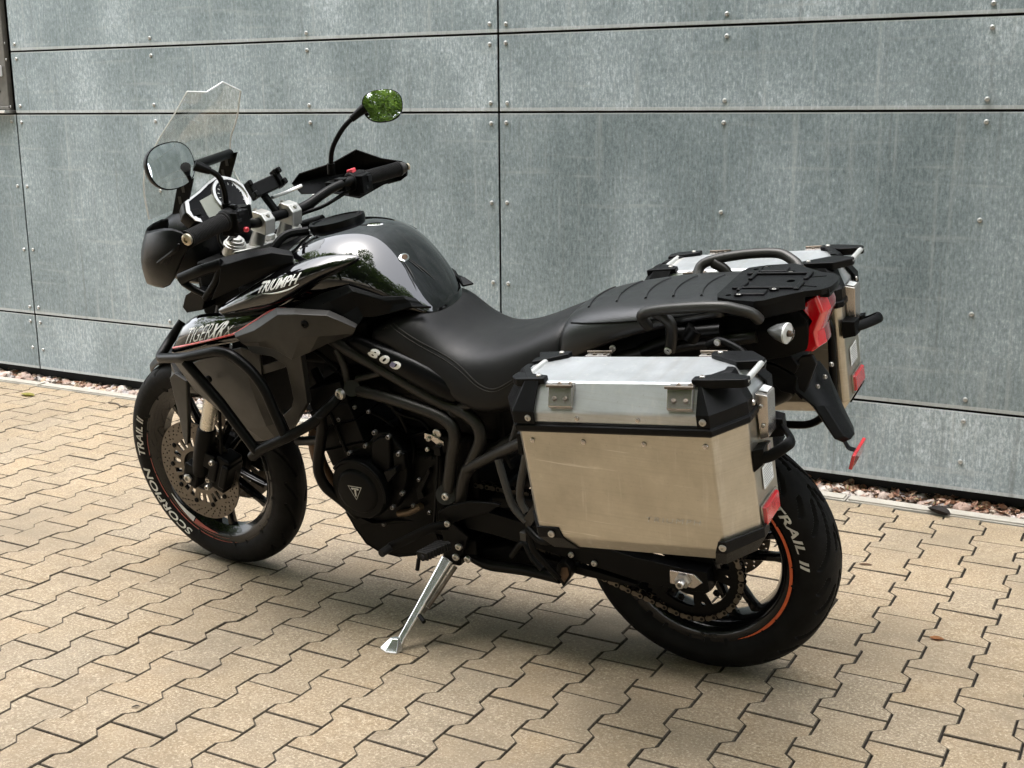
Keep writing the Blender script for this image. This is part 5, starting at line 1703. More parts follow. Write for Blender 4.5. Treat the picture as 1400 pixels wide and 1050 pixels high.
# 800 side panel
def side_panel(s):
    q = lambda p: side(s, p)
    rows = [((-0.8492, -0.14, 0.8377), (-0.7494, -0.148, 0.8148), (-0.6595, -0.158, 0.7928), (-0.5896, -0.164, 0.7625), (-0.5294, -0.158, 0.7194)),
            ((-0.8486, -0.16, 0.8372), (-0.7615, -0.166, 0.8127), (-0.6715, -0.174, 0.7844), (-0.595, -0.178, 0.7504), (-0.5362, -0.166, 0.7087)),
            ((-0.8602, -0.164, 0.8299), (-0.7781, -0.17, 0.7993), (-0.6882, -0.178, 0.7672), (-0.6124, -0.18, 0.7342), (-0.5569, -0.168, 0.6958)),
            ((-0.8838, -0.15, 0.8151), (-0.801, -0.154, 0.7777), (-0.7082, -0.162, 0.7437), (-0.6377, -0.164, 0.7117), (-0.5813, -0.156, 0.688))]
    bm = bmesh.new(); sheet(bm, [[q(p) for p in r] for r in rows], .008)
    return finish(bm, 'side_panel', 'plastic_satin', moto, ang=40, sub=1)
sp_ = side_panel(-1); side_panel(1)
sb = eval_bvh(sp_)
for t_, p0, p1, p2, m_ in (('8', (-0.7998, -0.17, 0.7991), (-0.7732, -0.17, 0.7892), (-0.7771, -0.17, 0.8194), 'white_print'), ('0', (-0.7671, -0.17, 0.7869), (-0.7428, -0.17, 0.7778), (-0.7458, -0.17, 0.8071), 'white_print'), ('0', (-0.7365, -0.17, 0.7765), (-0.7102, -0.17, 0.7677), (-0.7156, -0.17, 0.7957), 'white_print')):
    writing('displacement_lettering', t_, p0, p1, p2, m_, sp_, sb, bold=.05, lift=.0014)
bm = bmesh.new()
v_ = []
for p in ((-0.7308, -0.17, 0.779), (-0.7187, -0.17, 0.7744), (-0.7095, -0.17, 0.7868), (-0.7215, -0.17, 0.7913)):
    hh = sb.ray_cast(Vector((p[0], -2, p[2])), Vector((0, 1, 0))); v_.append(bm.verts.new((p[0], (hh[0].y if hh[0] else p[1]) - .0022, p[2])))
bm.faces.new(v_); finish(bm, 'crest_sticker', 'blue_print', sp_)

# ---------------------------------------------------------------- seats
seat_st = [(-.830, [(0, .815), (.08, .835), (.128, .842), (.146, .826), (.142, .808)]),
           (-.765, [(0, .845), (.08, .868), (.132, .874), (.157, .848), (.152, .795)]),
           (-.700, [(0, .880), (.07, .895), (.130, .902), (.167, .830), (.163, .752)]),
           (-.655, [(0, .885), (.070, .890), (.138, .880), (.172, .790), (.168, .722)]),
           (-.620, [(0, .858), (.080, .856), (.146, .838), (.176, .765), (.170, .704)]),
           (-.560, [(0, .826), (.095, .824), (.156, .800), (.184, .732), (.176, .672)]),
           (-.500, [(0, .824), (.100, .822), (.162, .796), (.188, .708), (.180, .655)]),
           (-.430, [(0, .844), (.100, .842), (.162, .814), (.187, .722), (.176, .664)]),
           (-.360, [(0, .875), (.095, .873), (.154, .845), (.180, .764), (.168, .694)]),
           (-.300, [(0, .902), (.090, .900), (.142, .874), (.166, .805), (.154, .735)]),
           (-.270, [(0, .908), (.086, .906), (.132, .880), (.152, .825), (.142, .760)])]
bm = bmesh.new(); loft(bm, [mirror_sec(x, h) for x, h in seat_st])
seat = finish(bm, 'rider_seat', 'vinyl', moto, sub=3)
seat_bvh = eval_bvh(seat)
def seam(bm, pts, bvh, r, lift, n=6):
    for sgn in (-1, 1):
        o = []
        for p in spline(pts, n):
            hh = bvh.ray_cast(Vector((p.x, -2.0 , p.z)), Vector((0, 1, 0)))
            if hh[0] is None: hh = bvh.find_nearest(p)
            w = hh[0] + hh[1] * lift
            o.append(Vector((w.x, w.y * (1 if sgn < 0 else -1), w.z)))
        tube(bm, o, r, 6)
bm = bmesh.new()
seam(bm, [(-0.7617, -0.165, 0.884), (-0.7048, -0.17, 0.8606), (-0.6336, -0.175, 0.8277), (-0.5416, -0.182, 0.7855), (-0.4891, -0.186, 0.7555), (-0.4503, -0.187, 0.7472), (-0.4168, -0.185, 0.7611), (-0.3642, -0.18, 0.7973), (-0.3039, -0.165, 0.8438)], seat_bvh, .0016, .0006)
seam(bm, [(-0.7709, -0.165, 0.8795), (-0.7099, -0.17, 0.8545), (-0.6386, -0.175, 0.8217), (-0.5463, -0.182, 0.7794), (-0.4919, -0.186, 0.7488), (-0.451, -0.187, 0.7407), (-0.4155, -0.185, 0.7558), (-0.3608, -0.18, 0.794)], seat_bvh, .0010, .0006)
finish(bm, 'seat_seam', 'frame_grey', seat)
pil_st = [(-.300, [(0, .902), (.088, .898), (.130, .868), (.146, .815), (.130, .790)]),
          (-.275, [(0, .922), (.094, .918), (.140, .886), (.154, .822), (.140, .800)]),
          (-.215, [(0, .944), (.100, .940), (.146, .910), (.158, .858), (.145, .840)]),
          (-.130, [(0, .960), (.108, .957), (.150, .934), (.160, .895), (.148, .880)]),
          (-.040, [(0, .972), (.112, .970), (.150, .953), (.156, .925), (.146, .912)]),
          (.045, [(0, .980), (.108, .978), (.140, .966), (.144, .945), (.134, .932)]),
          (.092, [(0, .982), (.100, .980), (.126, .970), (.128, .950), (.12, .94)]),
          (.102, [(0, .972), (.095, .970), (.116, .962), (.118, .948), (.11, .94)])]
bm = bmesh.new(); loft(bm, [mirror_sec(x, h) for x, h in pil_st])
pil = finish(bm, 'pillion_seat', 'vinyl_wet', moto, sub=2)
pb = eval_bvh(pil)
bm = bmesh.new()
def over(bm, x, y0, y1, dx, r, lift):
    o = []
    for k in range(13):
        y = y0 + (y1 - y0) * k / 12
        hh = pb.ray_cast(Vector((x + dx * (1 - (k / 6 - 1) ** 2), y, 1.3)), Vector((0, 0, -1)))
        if hh[0]: o.append(hh[0] + hh[1] * lift)
    tube(bm, o, r, 6)
for x in (-.235, -.165, -.095, -.030, .035): over(bm, x, -.075, .075, -.014, .0032, .0002)
finish(bm, 'seat_rib', 'vinyl_wet', pil)
bm = bmesh.new()
for sgn in (-1, 1):
    o = []
    for x in [-.292 + k * .0315 for k in range(13)]:
        yy = .150 if x < .0 else .150 - (x / .1) * .026
        hh = pb.ray_cast(Vector((x, sgn * 1.0, .900 + (x + .29) * .17)), Vector((0, -sgn, 0)))
        if hh[0]: o.append(hh[0] + hh[1] * .0006)
    if len(o) > 2: tube(bm, o, .0022, 6)
finish(bm, 'seat_seam', 'plastic_satin', pil)

# ---------------------------------------------------------------- tail: rack, grab rails, undertray, lights, plate holder
bm = bmesh.new()
half = [(.074, .0), (.074, .086), (.082, .108), (.120, .126), (.170, .136), (.190, .128), (.212, .105), (.256, .068), (.288, .056), (.303, .034), (.306, 0)]
full = [(x, -y) for x, y in half] + [(x, y) for x, y in half[-2:0:-1]]
rz = lambda x: .980 + (x - .075) * .07
holes_ = []
for s in (-1, 1): holes_ += [circ(.0065, 10, (.102, s * .094)), [(.240, s * .030 - .003), (.274, s * .038 - .003), (.274, s * .038 + .003), (.240, s * .030 + .003)]]
holes_ += [circ(.0095, 14, (.207, .004))]
me = holes_mesh(full, holes_, .013)
for v in me.vertices: v.co.z += rz(v.co.x)
me.materials.append(M['plastic_wet']); me.name = 'luggage_rack'
rack = link(me, 'luggage_rack', moto, bevel=.003)
bm = bmesh.new()
for s in (-1, 1):
    box(bm, (.150, s * .082, rz(.15) + .0085), (.060, .030, .006), Matrix.Rotation(R(-4), 3, 'Y'))
    box(bm, (.236, s * .036, rz(.236) + .0085), (.012, .050, .006), Matrix.Rotation(R(-4), 3, 'Y'))
    box(bm, (.165, s * .052, rz(.165) + .0085), (.14, .008, .007), Matrix.Rotation(R(-4), 3, 'Y'))
    box(bm, (.115, s * .040, rz(.115) + .0085), (.010, .06, .007), Matrix.Rotation(R(-4), 3, 'Y'))
box(bm, (.290, 0, rz(.29) - .006), (.022, .085, .020), Matrix.Rotation(R(-4), 3, 'Y'))
finish(bm, 'rack_rib', 'plastic_wet', rack, bevel=.003)
for s in (-1, 1):
    bm = bmesh.new()
    loft(bm, [[(.080, s * .098, z0), (.165, s * .131, z0 + .006), (.192, s * .122, z0 + .008), (.258, s * .064, z0 + .013), (.250, s * .050, z0 + .012), (.10, s * .060, z0)] for z0 in (.945, .976)])
    finish(bm, 'rack_side', 'plastic_wet', rack, ang=25, bevel=.003)
    for x, y in ((.125, .096), (.190, .060)):
        bm = bmesh.new(); lathe(bm, [(0, .0105), (.004, .0105), (.004, .007), (.001, .006)], (x, s * y, rz(x) + .0065), 'Z', 16)
        bu = finish(bm, 'rack_bush', 'dark_void', rack)
        bm = bmesh.new(); bolt(bm, (x, s * y, rz(x) + .0055), .0055, .005, (0, 0, 1)); finish(bm, 'bolt', 'bolt_steel', rack)
for s in (-1, 1):
    q = lambda p: side(s, p)
    bm = bmesh.new()
    rail = [(-.060, -.150, .925), (-.064, -.172, .950), (-.054, -.184, .966), (-.020, -.190, .978), (.030, -.196, .988), (.082, -.197, .995), (.125, -.194, .997), (.152, -.184, .990), (.176, -.168, .978), (.184, -.146, .958)]
    tube(bm, spline([q(p) for p in rail], 5), .0120, 14)
    gr_ = finish(bm, 'grab_rail', 'rail_grey', moto, ang=60)
    bm = bmesh.new()
    tube(bm, spline([q((-.030, -.182, .970)), q((.000, -.182, .952)), q((.004, -.176, .925)), q((-.006, -.166, .880))], 4), .0125, 12)
    finish(bm, 'rail_leg', 'frame_grey', gr_, ang=60)
    bm = bmesh.new(); bolt(bm, q((-.006, -.176, .884)), .0085, .006, (0, s, 0)); finish(bm, 'bolt', 'bolt_steel', gr_)
bm = bmesh.new()
secs = []
for x, w, zl, zh in ((-.30, .105, .70, .86), (-.15, .11, .76, .905), (0, .105, .80, .93), (.12, .095, .83, .95), (.22, .080, .85, .96), (.262, .062, .865, .962)):
    secs.append([(x, -w * .7, zh), (x, -w, zh * .6 + zl * .4), (x, -w * .85, zl), (x, w * .85, zl), (x, w, zh * .6 + zl * .4), (x, w * .7, zh)])
loft(bm, secs)
finish(bm, 'tail_unit', 'plastic_black', moto, ang=40, bevel=.004)
bm = bmesh.new()
box(bm, (-.46, 0, .66), (.42, .20, .22)); box(bm, (-.20, 0, .72), (.20, .19, .15))
finish(bm, 'battery_case', 'plastic_black', moto, bevel=.015)
# struts and fittings under the tail, left and right
for s in (-1, 1):
    q = lambda p: side(s, p)
    bm = bmesh.new()
    tube(bm, [q((-0.0202, -0.14, 0.9099)), q((0.033, -0.14, 0.9144)), q((0.0947, -0.13, 0.921))], .016, 12)
    tube(bm, [q((0.0284, -0.142, 0.9031)), q((0.0457, -0.142, 0.9277))], .020, 12)
    tube(bm, spline([q((0.0771, -0.16, 0.8974)), q((0.105, -0.165, 0.9115)), q((0.1415, -0.18, 0.9073)), q((0.1681, -0.195, 0.8992)), q((0.1788, -0.205, 0.8848))], 5), .0090, 10)
    tube(bm, [q((-0.083, -0.13, 0.8585)), q((-0.0047, -0.13, 0.896))], .018, 12)
    fit = finish(bm, 'case_carrier_stay', 'tube_black', moto, ang=60)
    bm = bmesh.new()
    for p in ((0.1048, -0.178, 0.9129), (-0.1471, -0.15, 0.8668)): bolt(bm, q(p), .0075, .005, (0, s, 0))
    finish(bm, 'bolt', 'bolt_steel', fit)
# tail light: Z-shaped body
bm = bmesh.new()
prof_l = [(0.2421, -0.055, 0.967), (0.2745, -0.05, 0.9868), (0.2883, -0.05, 0.9495), (0.2729, -0.05, 0.9046), (0.2791, -0.05, 0.8725), (0.2649, -0.055, 0.8598), (0.2383, -0.055, 0.859), (0.24, -0.055, 0.8707), (0.2573, -0.055, 0.9083), (0.2682, -0.055, 0.9319), (0.2497, -0.055, 0.9531)]
front = [Vector(p) for p in prof_l]
cen = sum(front, Vector()) / len(front)
def zring(y, dx, f): return [Vector((cen.x + (p.x - cen.x) * f + dx, y, cen.z + (p.z - cen.z) * f)) for p in front]
rings = [zring(-.055, .0, .93), zring(-.050, .003, 1.0), zring(-.018, .011, 1.0), zring(.018, .011, 1.0), zring(.050, .003, 1.0), zring(.055, 0, .93)]
# the inner (forward) side stays straight
loft(bm, rings, caps=True)
tl = finish(bm, 'tail_light', 'lens_red', moto, ang=28, bevel=.002)
tl.data.materials.append(M['lens_dark'])
for f_ in tl.data.polygons:
    if f_.center.y > -.022: f_.material_index = 1
bm = bmesh.new()
plate(bm, [Vector(p) + Vector((-.012, -.004, dz)) for p, dz in (((0.242, -0.06, 0.9718), .004), ((0.2527, -0.06, 0.955), 0), ((0.2726, -0.06, 0.934), 0), ((0.2602, -0.06, 0.9087), 0), ((0.2398, -0.06, 0.8692), 0), ((0.2195, -0.06, 0.8773), 0), ((0.2232, -0.06, 0.9431), .0))], (0, .12, 0))
finish(bm, 'light_housing', 'plastic_black', tl, bevel=.003)
bm = bmesh.new()
plate(bm, [(0.2644, -0.03, 0.9813), (0.2821, -0.01, 0.9825), (0.2911, 0.02, 0.9897), (0.2931, 0.03, 0.9932), (0.2757, 0.02, 0.9758)], (.004, .006, -.006)); finish(bm, 'light_glint', 'label_white', tl)  # white plate standing in for a bright reflection above the lens
# indicators
for s in (-1, 1):
    q = lambda p: side(s, p)
    c = q((.228, -.128, .927)); ax = Vector((1, s * .18, .0)).normalized()
    rot = ax.to_track_quat('Y', 'Z').to_matrix()
    bm = bmesh.new()
    lathe(bm, [(-.034, .003), (-.028, .008), (-.014, .016), (.004, .0215), (.008, .0218)], c, rot, 28)
    ind = finish(bm, 'indicator', 'indicator_grey', moto, ang=60)
    bm = bmesh.new()
    lathe(bm, [(.0082, .0215), (.015, .019), (.022, .011), (.026, .0005)], c, rot, 28); finish(bm, 'indicator_lens', 'lens_clear', ind, ang=60)
    bm = bmesh.new(); lathe(bm, [(.0079, .0213), (.0082, .0005)], c, rot, 24); lathe(bm, [(.0070, .0220), (.0115, .0218)], c, rot, 28); finish(bm, 'indicator_reflector', 'label_white', ind)
    bm = bmesh.new(); lathe(bm, [(.010, .007), (.020, .0065), (.023, .002)], c, rot, 12); finish(bm, 'bulb', 'brass_rust', ind)
    bm = bmesh.new(); tube(bm, [c - ax * .004, q((.215, -.060, .915))], [.012, .014], 12); finish(bm, 'indicator_stalk', 'plastic_black', ind)
# number plate holder with its reflector
bm = bmesh.new()
L1 = [(0.2273, -0.045, 0.8225), (0.2275, -0.058, 0.7701), (0.2686, -0.058, 0.7373), (0.3102, -0.042, 0.6634), (0.322, -0.02, 0.6501)]
R1 = [(0.2435, 0.045, 0.7952), (0.2644, 0.058, 0.768), (0.3041, 0.05, 0.6757), (0.3181, 0.04, 0.6516), (0.3228, 0.015, 0.6436)]
rows = []
for a, b in zip(L1, R1):
    a, b = Vector(a), Vector(b)
    rows.append([a, a.lerp(b, .15) + Vector((.012, 0, .004)), a.lerp(b, .5) + Vector((.016, 0, .006)), a.lerp(b, .85) + Vector((.010, 0, .004)), b])
sheet(bm, rows, .010)
ph_ = finish(bm, 'plate_holder', 'plastic_wet', moto, ang=30, bevel=.003)
bm = bmesh.new()
plate(bm, [(0.1613, -0.05, 0.823), (0.1919, -0.055, 0.8228), (0.2378, -0.06, 0.8024), (0.2312, -0.06, 0.7611), (0.2009, -0.055, 0.7626), (0.1737, -0.05, 0.785)], (0, .10, 0))
plate(bm, [(0.2286, -0.055, 0.8231), (0.243, -0.055, 0.8478), (0.2652, -0.045, 0.8496), (0.2719, -0.035, 0.8265), (0.2584, -0.055, 0.7791), (0.247, -0.06, 0.7493), (0.2281, -0.06, 0.771)], (0, .014, 0))
plate(bm, [(0.1587, -0.06, 0.8635), (0.2161, -0.065, 0.8623), (0.2426, -0.065, 0.8316), (0.2315, -0.06, 0.8085), (0.1903, -0.06, 0.8279), (0.1614, -0.06, 0.8352)], (0, .12, 0))
finish(bm, 'plate_arm', 'plastic_wet', ph_, bevel=.003)
bm = bmesh.new()
for p in ((0.2655, 0, 0.7854), (0.255, -0.02, 0.7699), (0.2895, 0, 0.7071), (0.2718, 0.03, 0.8036)): bolt(bm, Vector(p) + Vector((.014, -.002, 0)), .0055, .006, (1, -.4, .2))
finish(bm, 'bolt', 'bolt_steel', ph_)
bm = bmesh.new()
tube(bm, fillet([Vector((0.3186, 0, 0.6496)), Vector((0.3331, 0, 0.6216)), Vector((0.3474, 0, 0.62))], .01, 3), .0055, 8, flat=(.010, .003, (1, 0, 0))); finish(bm, 'reflector_stay', 'tube_black', ph_)
bm = bmesh.new(); box(bm, Vector((.352, .002, .611)), (.008, .098, .036), Matrix.Rotation(R(12), 3, 'Y')); finish(bm, 'tail_reflector', 'reflector_red', ph_, bevel=.002)

# ---------------------------------------------------------------- crash bars
def crash(s):
    q = lambda p: side(s, p)
    bm = bmesh.new()
    b1 = [(-1.4291, -0.13, 0.8186), (-1.4506, -0.17, 0.7761), (-1.4468, -0.225, 0.7462), (-1.3099, -0.268, 0.7774), (-1.1782, -0.28, 0.8131), (-1.1302, -0.282, 0.8076), (-1.0756, -0.284, 0.7706), (-1.0434, -0.284, 0.7248), (-1.0216, -0.282, 0.6471), (-1.0055, -0.28, 0.5959)]
    tube(bm, fillet([q(p) for p in b1], .022, 4), .0136, 14)
    tube(bm, [q((-1.3058, -0.27, 0.7663)), q((-1.2001, -0.282, 0.6683)), q((-1.1041, -0.285, 0.5439))], .0136, 14)
    b3 = [(-1.1289, -0.28, 0.5257), (-1.0925, -0.285, 0.5538), (-1.0015, -0.285, 0.5966), (-0.9213, -0.262, 0.6409), (-0.8859, -0.24, 0.6775), (-0.8716, -0.205, 0.6983)]
    tube(bm, fillet([q(p) for p in b3], .02, 4), .0136, 14)
    b4 = [(-0.9046, -0.255, 0.6618), (-0.9168, -0.24, 0.6181), (-0.9434, -0.232, 0.5544), (-0.9659, -0.228, 0.4853), (-0.956, -0.222, 0.4357), (-0.9235, -0.2, 0.3919), (-0.9142, -0.15, 0.3209)]
    tube(bm, fillet([q(p) for p in b4], .03, 4), .0142, 14)
    tube(bm, [q((-1.0799, -0.15, 0.5185)), q((-0.943, -0.225, 0.5718))], .0125, 12)
    return finish(bm, 'crash_bar', 'tube_black', moto, ang=60)
cbL = crash(-1); crash(1)
writing('bar_sticker', 'HEED', (-0.9511, -0.282, 0.6199), (-0.9267, -0.275, 0.6329), (-0.9507, -0.282, 0.6279), 'white_print', cbL, None, bold=.04)
bm = bmesh.new()
bolt(bm, (-1.2705, -0.235, 0.7095), .010, .008); finish(bm, 'bolt', 'engine_black', cbL)

# ---------------------------------------------------------------- engine
bm = bmesh.new()
box(bm, (-.80, 0, .42), (.34, .30, .24)); box(bm, (-.66, 0, .46), (.22, .26, .26)); box(bm, (-.62, 0, .60), (.30, .22, .18)); box(bm, (-.78, 0, .74), (.34, .22, .16)); box(bm, (-.98, 0, .80), (.30, .24, .14))
core = finish(bm, 'engine', 'engine_black', moto, bevel=.02)
bm = bmesh.new()
rot = Matrix.Rotation(R(-18), 3, 'Y')
cyl_c = Vector((-0.9144, -0.1, 0.5707))
box(bm, cyl_c + Vector((0, .10, 0)), (.135, .36, .155), rot); box(bm, cyl_c + Vector((-.028, .10, .095)), (.125, .35, .07), rot)
for k in range(2): box(bm, cyl_c + rot @ Vector((0, .10, -.03 + k * .06)), (.142, .37, .006), rot)
box(bm, cyl_c + rot @ Vector((.0, .10, 0)), (.008, .372, .15), rot)
finish(bm, 'cylinder_block', 'engine_black', core, bevel=.006)
bm = bmesh.new()
cov = [(-0.9264, -0.182, 0.4759), (-0.8901, -0.182, 0.5269), (-0.8303, -0.182, 0.5595), (-0.7981, -0.182, 0.5941), (-0.7581, -0.182, 0.5972), (-0.7439, -0.182, 0.5751), (-0.7161, -0.182, 0.5427), (-0.72, -0.182, 0.4854), (-0.7369, -0.182, 0.4294), (-0.7729, -0.182, 0.3819), (-0.846, -0.182, 0.3485), (-0.9153, -0.182, 0.3499), (-0.9457, -0.182, 0.4052)]
plate(bm, cov, (0, .05, 0))
cv = finish(bm, 'side_cover', 'engine_black', core, bevel=.006)
bm = bmesh.new()
plate(bm, [(-0.8038, -0.198, 0.5742), (-0.7793, -0.198, 0.5895), (-0.7475, -0.198, 0.5976), (-0.7574, -0.198, 0.5038), (-0.7722, -0.198, 0.4934), (-0.8183, -0.198, 0.5113)], (0, .02, 0))
plate(bm, [(-0.7469, -0.196, 0.5528), (-0.712, -0.196, 0.5536), (-0.7148, -0.196, 0.505), (-0.7499, -0.196, 0.5039)], (0, .02, 0))
finish(bm, 'chain_case', 'engine_black', core, bevel=.006)
bm = bmesh.new()
ac = Vector((-0.8545, -0.205, 0.4389))
lathe(bm, [(.03, .084), (-.002, .084), (-.012, .078), (-.014, .062), (-.020, .058), (-.0225, .050), (-.0225, .0005)], ac, 'Y', 64)
alt = finish(bm, 'alternator_cover', 'engine_black', core, ang=40)
bm = bmesh.new()
lathe(bm, [(.0, .088), (-.012, .088), (-.014, .080), (.0, .080)], ac + Vector((0, -.004, 0)), 'Y', 40, a0=-15, a1=140)
plate(bm, [(-0.7692, -0.214, 0.5014), (-0.7315, -0.214, 0.519), (-0.7289, -0.214, 0.5073), (-0.7601, -0.214, 0.4742)], (0, .02, 0))
finish(bm, 'cover_rib', 'engine_black', alt, bevel=.002)
# triangle logo
bm = bmesh.new()
tri = lambda r_, y, sx=1.0: [ac + Vector((x * r_ * sx, y, z * r_)) for x, z in ((-1.0, .80), (1.0, .80), (.0, -1.0))]
o1, o2 = tri(.0215, -.0232), tri(.0190, -.0232)
v1 = [bm.verts.new(p) for p in o1]; v2 = [bm.verts.new(p) for p in o2]
for k in range(3): bm.faces.new((v1[k], v1[(k + 1) % 3], v2[(k + 1) % 3], v2[k]))
for poly in ([(-.011, .0125), (.011, .0125), (.0115, .0085), (.0045, .0065), (.0055, .0095), (-.0055, .0095), (-.0045, .0065), (-.0115, .0085)], [(-.0028, .0085), (.0028, .0085), (.0022, -.008), (0, -.013), (-.0022, -.008)]):
    bm.faces.new([bm.verts.new(ac + Vector((x, -.0233, z))) for x, z in poly])
finish(bm, 'cover_logo', 'tyre_print', alt)
for s in ((514,590), (533,596), (547,619), (502,608), (480,618), (463,634), (552,673), (540,691)):
    pass
bm = bmesh.new()
for p in ((-0.7932, -0.188, 0.5993), (-0.7526, -0.188, 0.5926), (-0.7286, -0.188, 0.5497), (-0.8264, -0.188, 0.5587), (-0.8806, -0.188, 0.5309), (-0.9244, -0.188, 0.4894), (-0.7339, -0.188, 0.439), (-0.7694, -0.188, 0.3939), (-0.9112, -0.17, 0.6132), (-0.9126, -0.17, 0.5515)):
    bolt(bm, p, .0068, .012)
finish(bm, 'bolt', 'bolt_dark', core)
bm = bmesh.new()
plate(bm, [(-0.6613, -0.17, 0.6045), (-0.6405, -0.17, 0.6012), (-0.6087, -0.17, 0.5877), (-0.6081, -0.17, 0.576), (-0.6234, -0.17, 0.5719), (-0.6424, -0.17, 0.5872), (-0.6635, -0.17, 0.5884)], (0, .006, 0))
br = finish(bm, 'gear_bracket', 'steel_plate', core, bevel=.001)
bm = bmesh.new(); bolt(bm, (-0.6498, -0.171, 0.5906), .006, .005); bolt(bm, (-0.66, -0.165, 0.5588), .006, .006); bolt(bm, (-0.6294, -0.16, 0.6042), .012, .006); finish(bm, 'bolt', 'bolt_steel', br)
bm = bmesh.new()
tube(bm, [Vector((-0.6217, -0.176, 0.5729)), Vector((-0.6384, -0.18, 0.4602)), Vector((-0.6543, -0.186, 0.362))], .0038, 8); box(bm, Vector((-0.6214, -0.178, 0.5659)), (.018, .012, .022))
finish(bm, 'gear_rod', 'engine_black', core)
bm = bmesh.new()
tube(bm, spline([Vector((-0.7398, -0.12, 0.5767)), Vector((-0.714, -0.15, 0.5325)), Vector((-0.7363, -0.15, 0.4679)), Vector((-0.7218, -0.14, 0.428))], 5), .005, 8)
tube(bm, spline([Vector((-0.798, -0.1, 0.5708)), Vector((-0.7434, -0.13, 0.5684)), Vector((-0.6796, -0.13, 0.5887))], 5), .006, 8)
plate(bm, [(-0.7423, -0.15, 0.4877), (-0.6616, -0.15, 0.5358), (-0.6667, -0.15, 0.4331), (-0.7213, -0.15, 0.3869), (-0.7546, -0.15, 0.4026)], (0, .03, 0))
plate(bm, [(-0.713, -0.165, 0.4414), (-0.665, -0.165, 0.5058), (-0.6623, -0.165, 0.4941), (-0.6963, -0.165, 0.4358), (-0.6897, -0.165, 0.4203), (-0.7088, -0.165, 0.4089)], (0, .012, 0))
finish(bm, 'sprocket_cover', 'engine_black', core, bevel=.004)
bm = bmesh.new()
tube(bm, spline([(-1.02, -.10, .60), (-1.05, -.12, .50), (-1.02, -.11, .38), (-.93, -.06, .29)], 6), .019, 12)
tube(bm, spline([(-1.02, .0, .60), (-1.06, .0, .50), (-1.03, .0, .38), (-.93, .0, .29)], 6), .019, 12)
tube(bm, spline([(-1.02, .10, .60), (-1.05, .12, .50), (-1.02, .11, .38), (-.93, .06, .29)], 6), .019, 12)
tube(bm, spline([(-.93, .0, .275), (-.75, .02, .26), (-.55, .10, .28), (-.38, .17, .36)], 6), .028, 14)
finish(bm, 'exhaust_header', 'brass_rust', core)
bm = bmesh.new()
tube(bm, [(-.40, .175, .36), (-.34, .19, .40), (-.10, .235, .545), (.10, .262, .66), (.12, .264, .668)], [.03, .052, .058, .058, .05], 20)
finish(bm, 'silencer', 'engine_black', moto)
bm = bmesh.new(); tube(bm, [Vector((-0.7796, -0.16, 0.357)), Vector((-0.7445, -0.16, 0.3671)), Vector((-0.7022, -0.165, 0.3933))], .0095, 10); finish(bm, 'water_pipe', 'copper_pipe', core)
for pts, r_, mt in (([(-0.9581, -0.12, 0.7337), (-0.9084, -0.135, 0.7204), (-0.8411, -0.14, 0.6975), (-0.7684, -0.13, 0.6378), (-0.7428, -0.12, 0.5559)], .0075, 'plastic_satin'),
                    ([(-1.0287, -0.1, 0.7089), (-0.9871, -0.12, 0.6492), (-0.982, -0.12, 0.5456), (-0.9707, -0.13, 0.488)], .012, 'plastic_satin'),
                    ([(-0.8088, -0.13, 0.6632), (-0.7487, -0.135, 0.6302), (-0.6952, -0.13, 0.6167), (-0.6635, -0.14, 0.5991)], .0045, 'plastic_black'),
                    ([(-0.8517, -0.14, 0.6321), (-0.789, -0.145, 0.6115), (-0.7458, -0.14, 0.5684), (-0.7112, -0.14, 0.5039), (-0.7128, -0.14, 0.4294)], .0040, 'plastic_black'),
                    ([(-0.5633, -0.12, 0.6189), (-0.5198, -0.13, 0.5896), (-0.476, -0.13, 0.5798), (-0.4458, -0.13, 0.5213)], .0055, 'plastic_black'),
                    ([(-1.0155, -0.14, 0.7958), (-0.9568, -0.15, 0.7731), (-0.9126, -0.15, 0.7397)], .0060, 'plastic_satin')):
    bm = bmesh.new(); tube(bm, spline([Vector(p) for p in pts], 6), r_, 10); finish(bm, 'hose', mt, core)
bm = bmesh.new()
for p in ((-0.9515, -0.17, 0.5671), (-0.8554, -0.175, 0.6542), (-0.8143, -0.175, 0.6471), (-0.6958, -0.165, 0.4708), (-0.7241, -0.165, 0.3939), (-0.6742, -0.17, 0.3838), (-0.8248, -0.165, 0.322)): bolt(bm, p, .0055, .008)
finish(bm, 'bolt', 'bolt_dark', core)
# sump guard
bm = bmesh.new()
rows = []
for s_ in (-1, 1):
    rows.append([side(s_, p) for p in ((-0.9412, -0.165, 0.337), (-0.922, -0.165, 0.2966), (-0.8953, -0.16, 0.2502), (-0.8597, -0.155, 0.2297), (-0.8058, -0.15, 0.2237), (-0.7594, -0.145, 0.2341), (-0.6716, -0.14, 0.2756))])
g0, g1 = rows
mid_r = [((Vector(a) + Vector(b)) / 2 + Vector((0, 0, -.012))) for a, b in zip(g0, g1)]
sheet(bm, [g0, [Vector(a).lerp(Vector(m), .4) + Vector((0, 0, -.01)) for a, m in zip(g0, mid_r)], mid_r, [Vector(a).lerp(Vector(m), .4) + Vector((0, 0, -.01)) for a, m in zip(g1, mid_r)], g1], .006)
for s_ in (-1, 1):
    plate(bm, [side(s_, p) for p in ((-0.9395, -0.167, 0.3383), (-0.9204, -0.167, 0.2979), (-0.8937, -0.162, 0.2516), (-0.8581, -0.157, 0.2311), (-0.8043, -0.152, 0.2251), (-0.758, -0.147, 0.2354), (-0.6787, -0.142, 0.2797), (-0.6927, -0.142, 0.3412), (-0.7945, -0.16, 0.3332), (-0.8627, -0.165, 0.3155))], (0, -s_ * .008, 0))
finish(bm, 'sump_guard', 'tube_black', moto, bevel=.002)
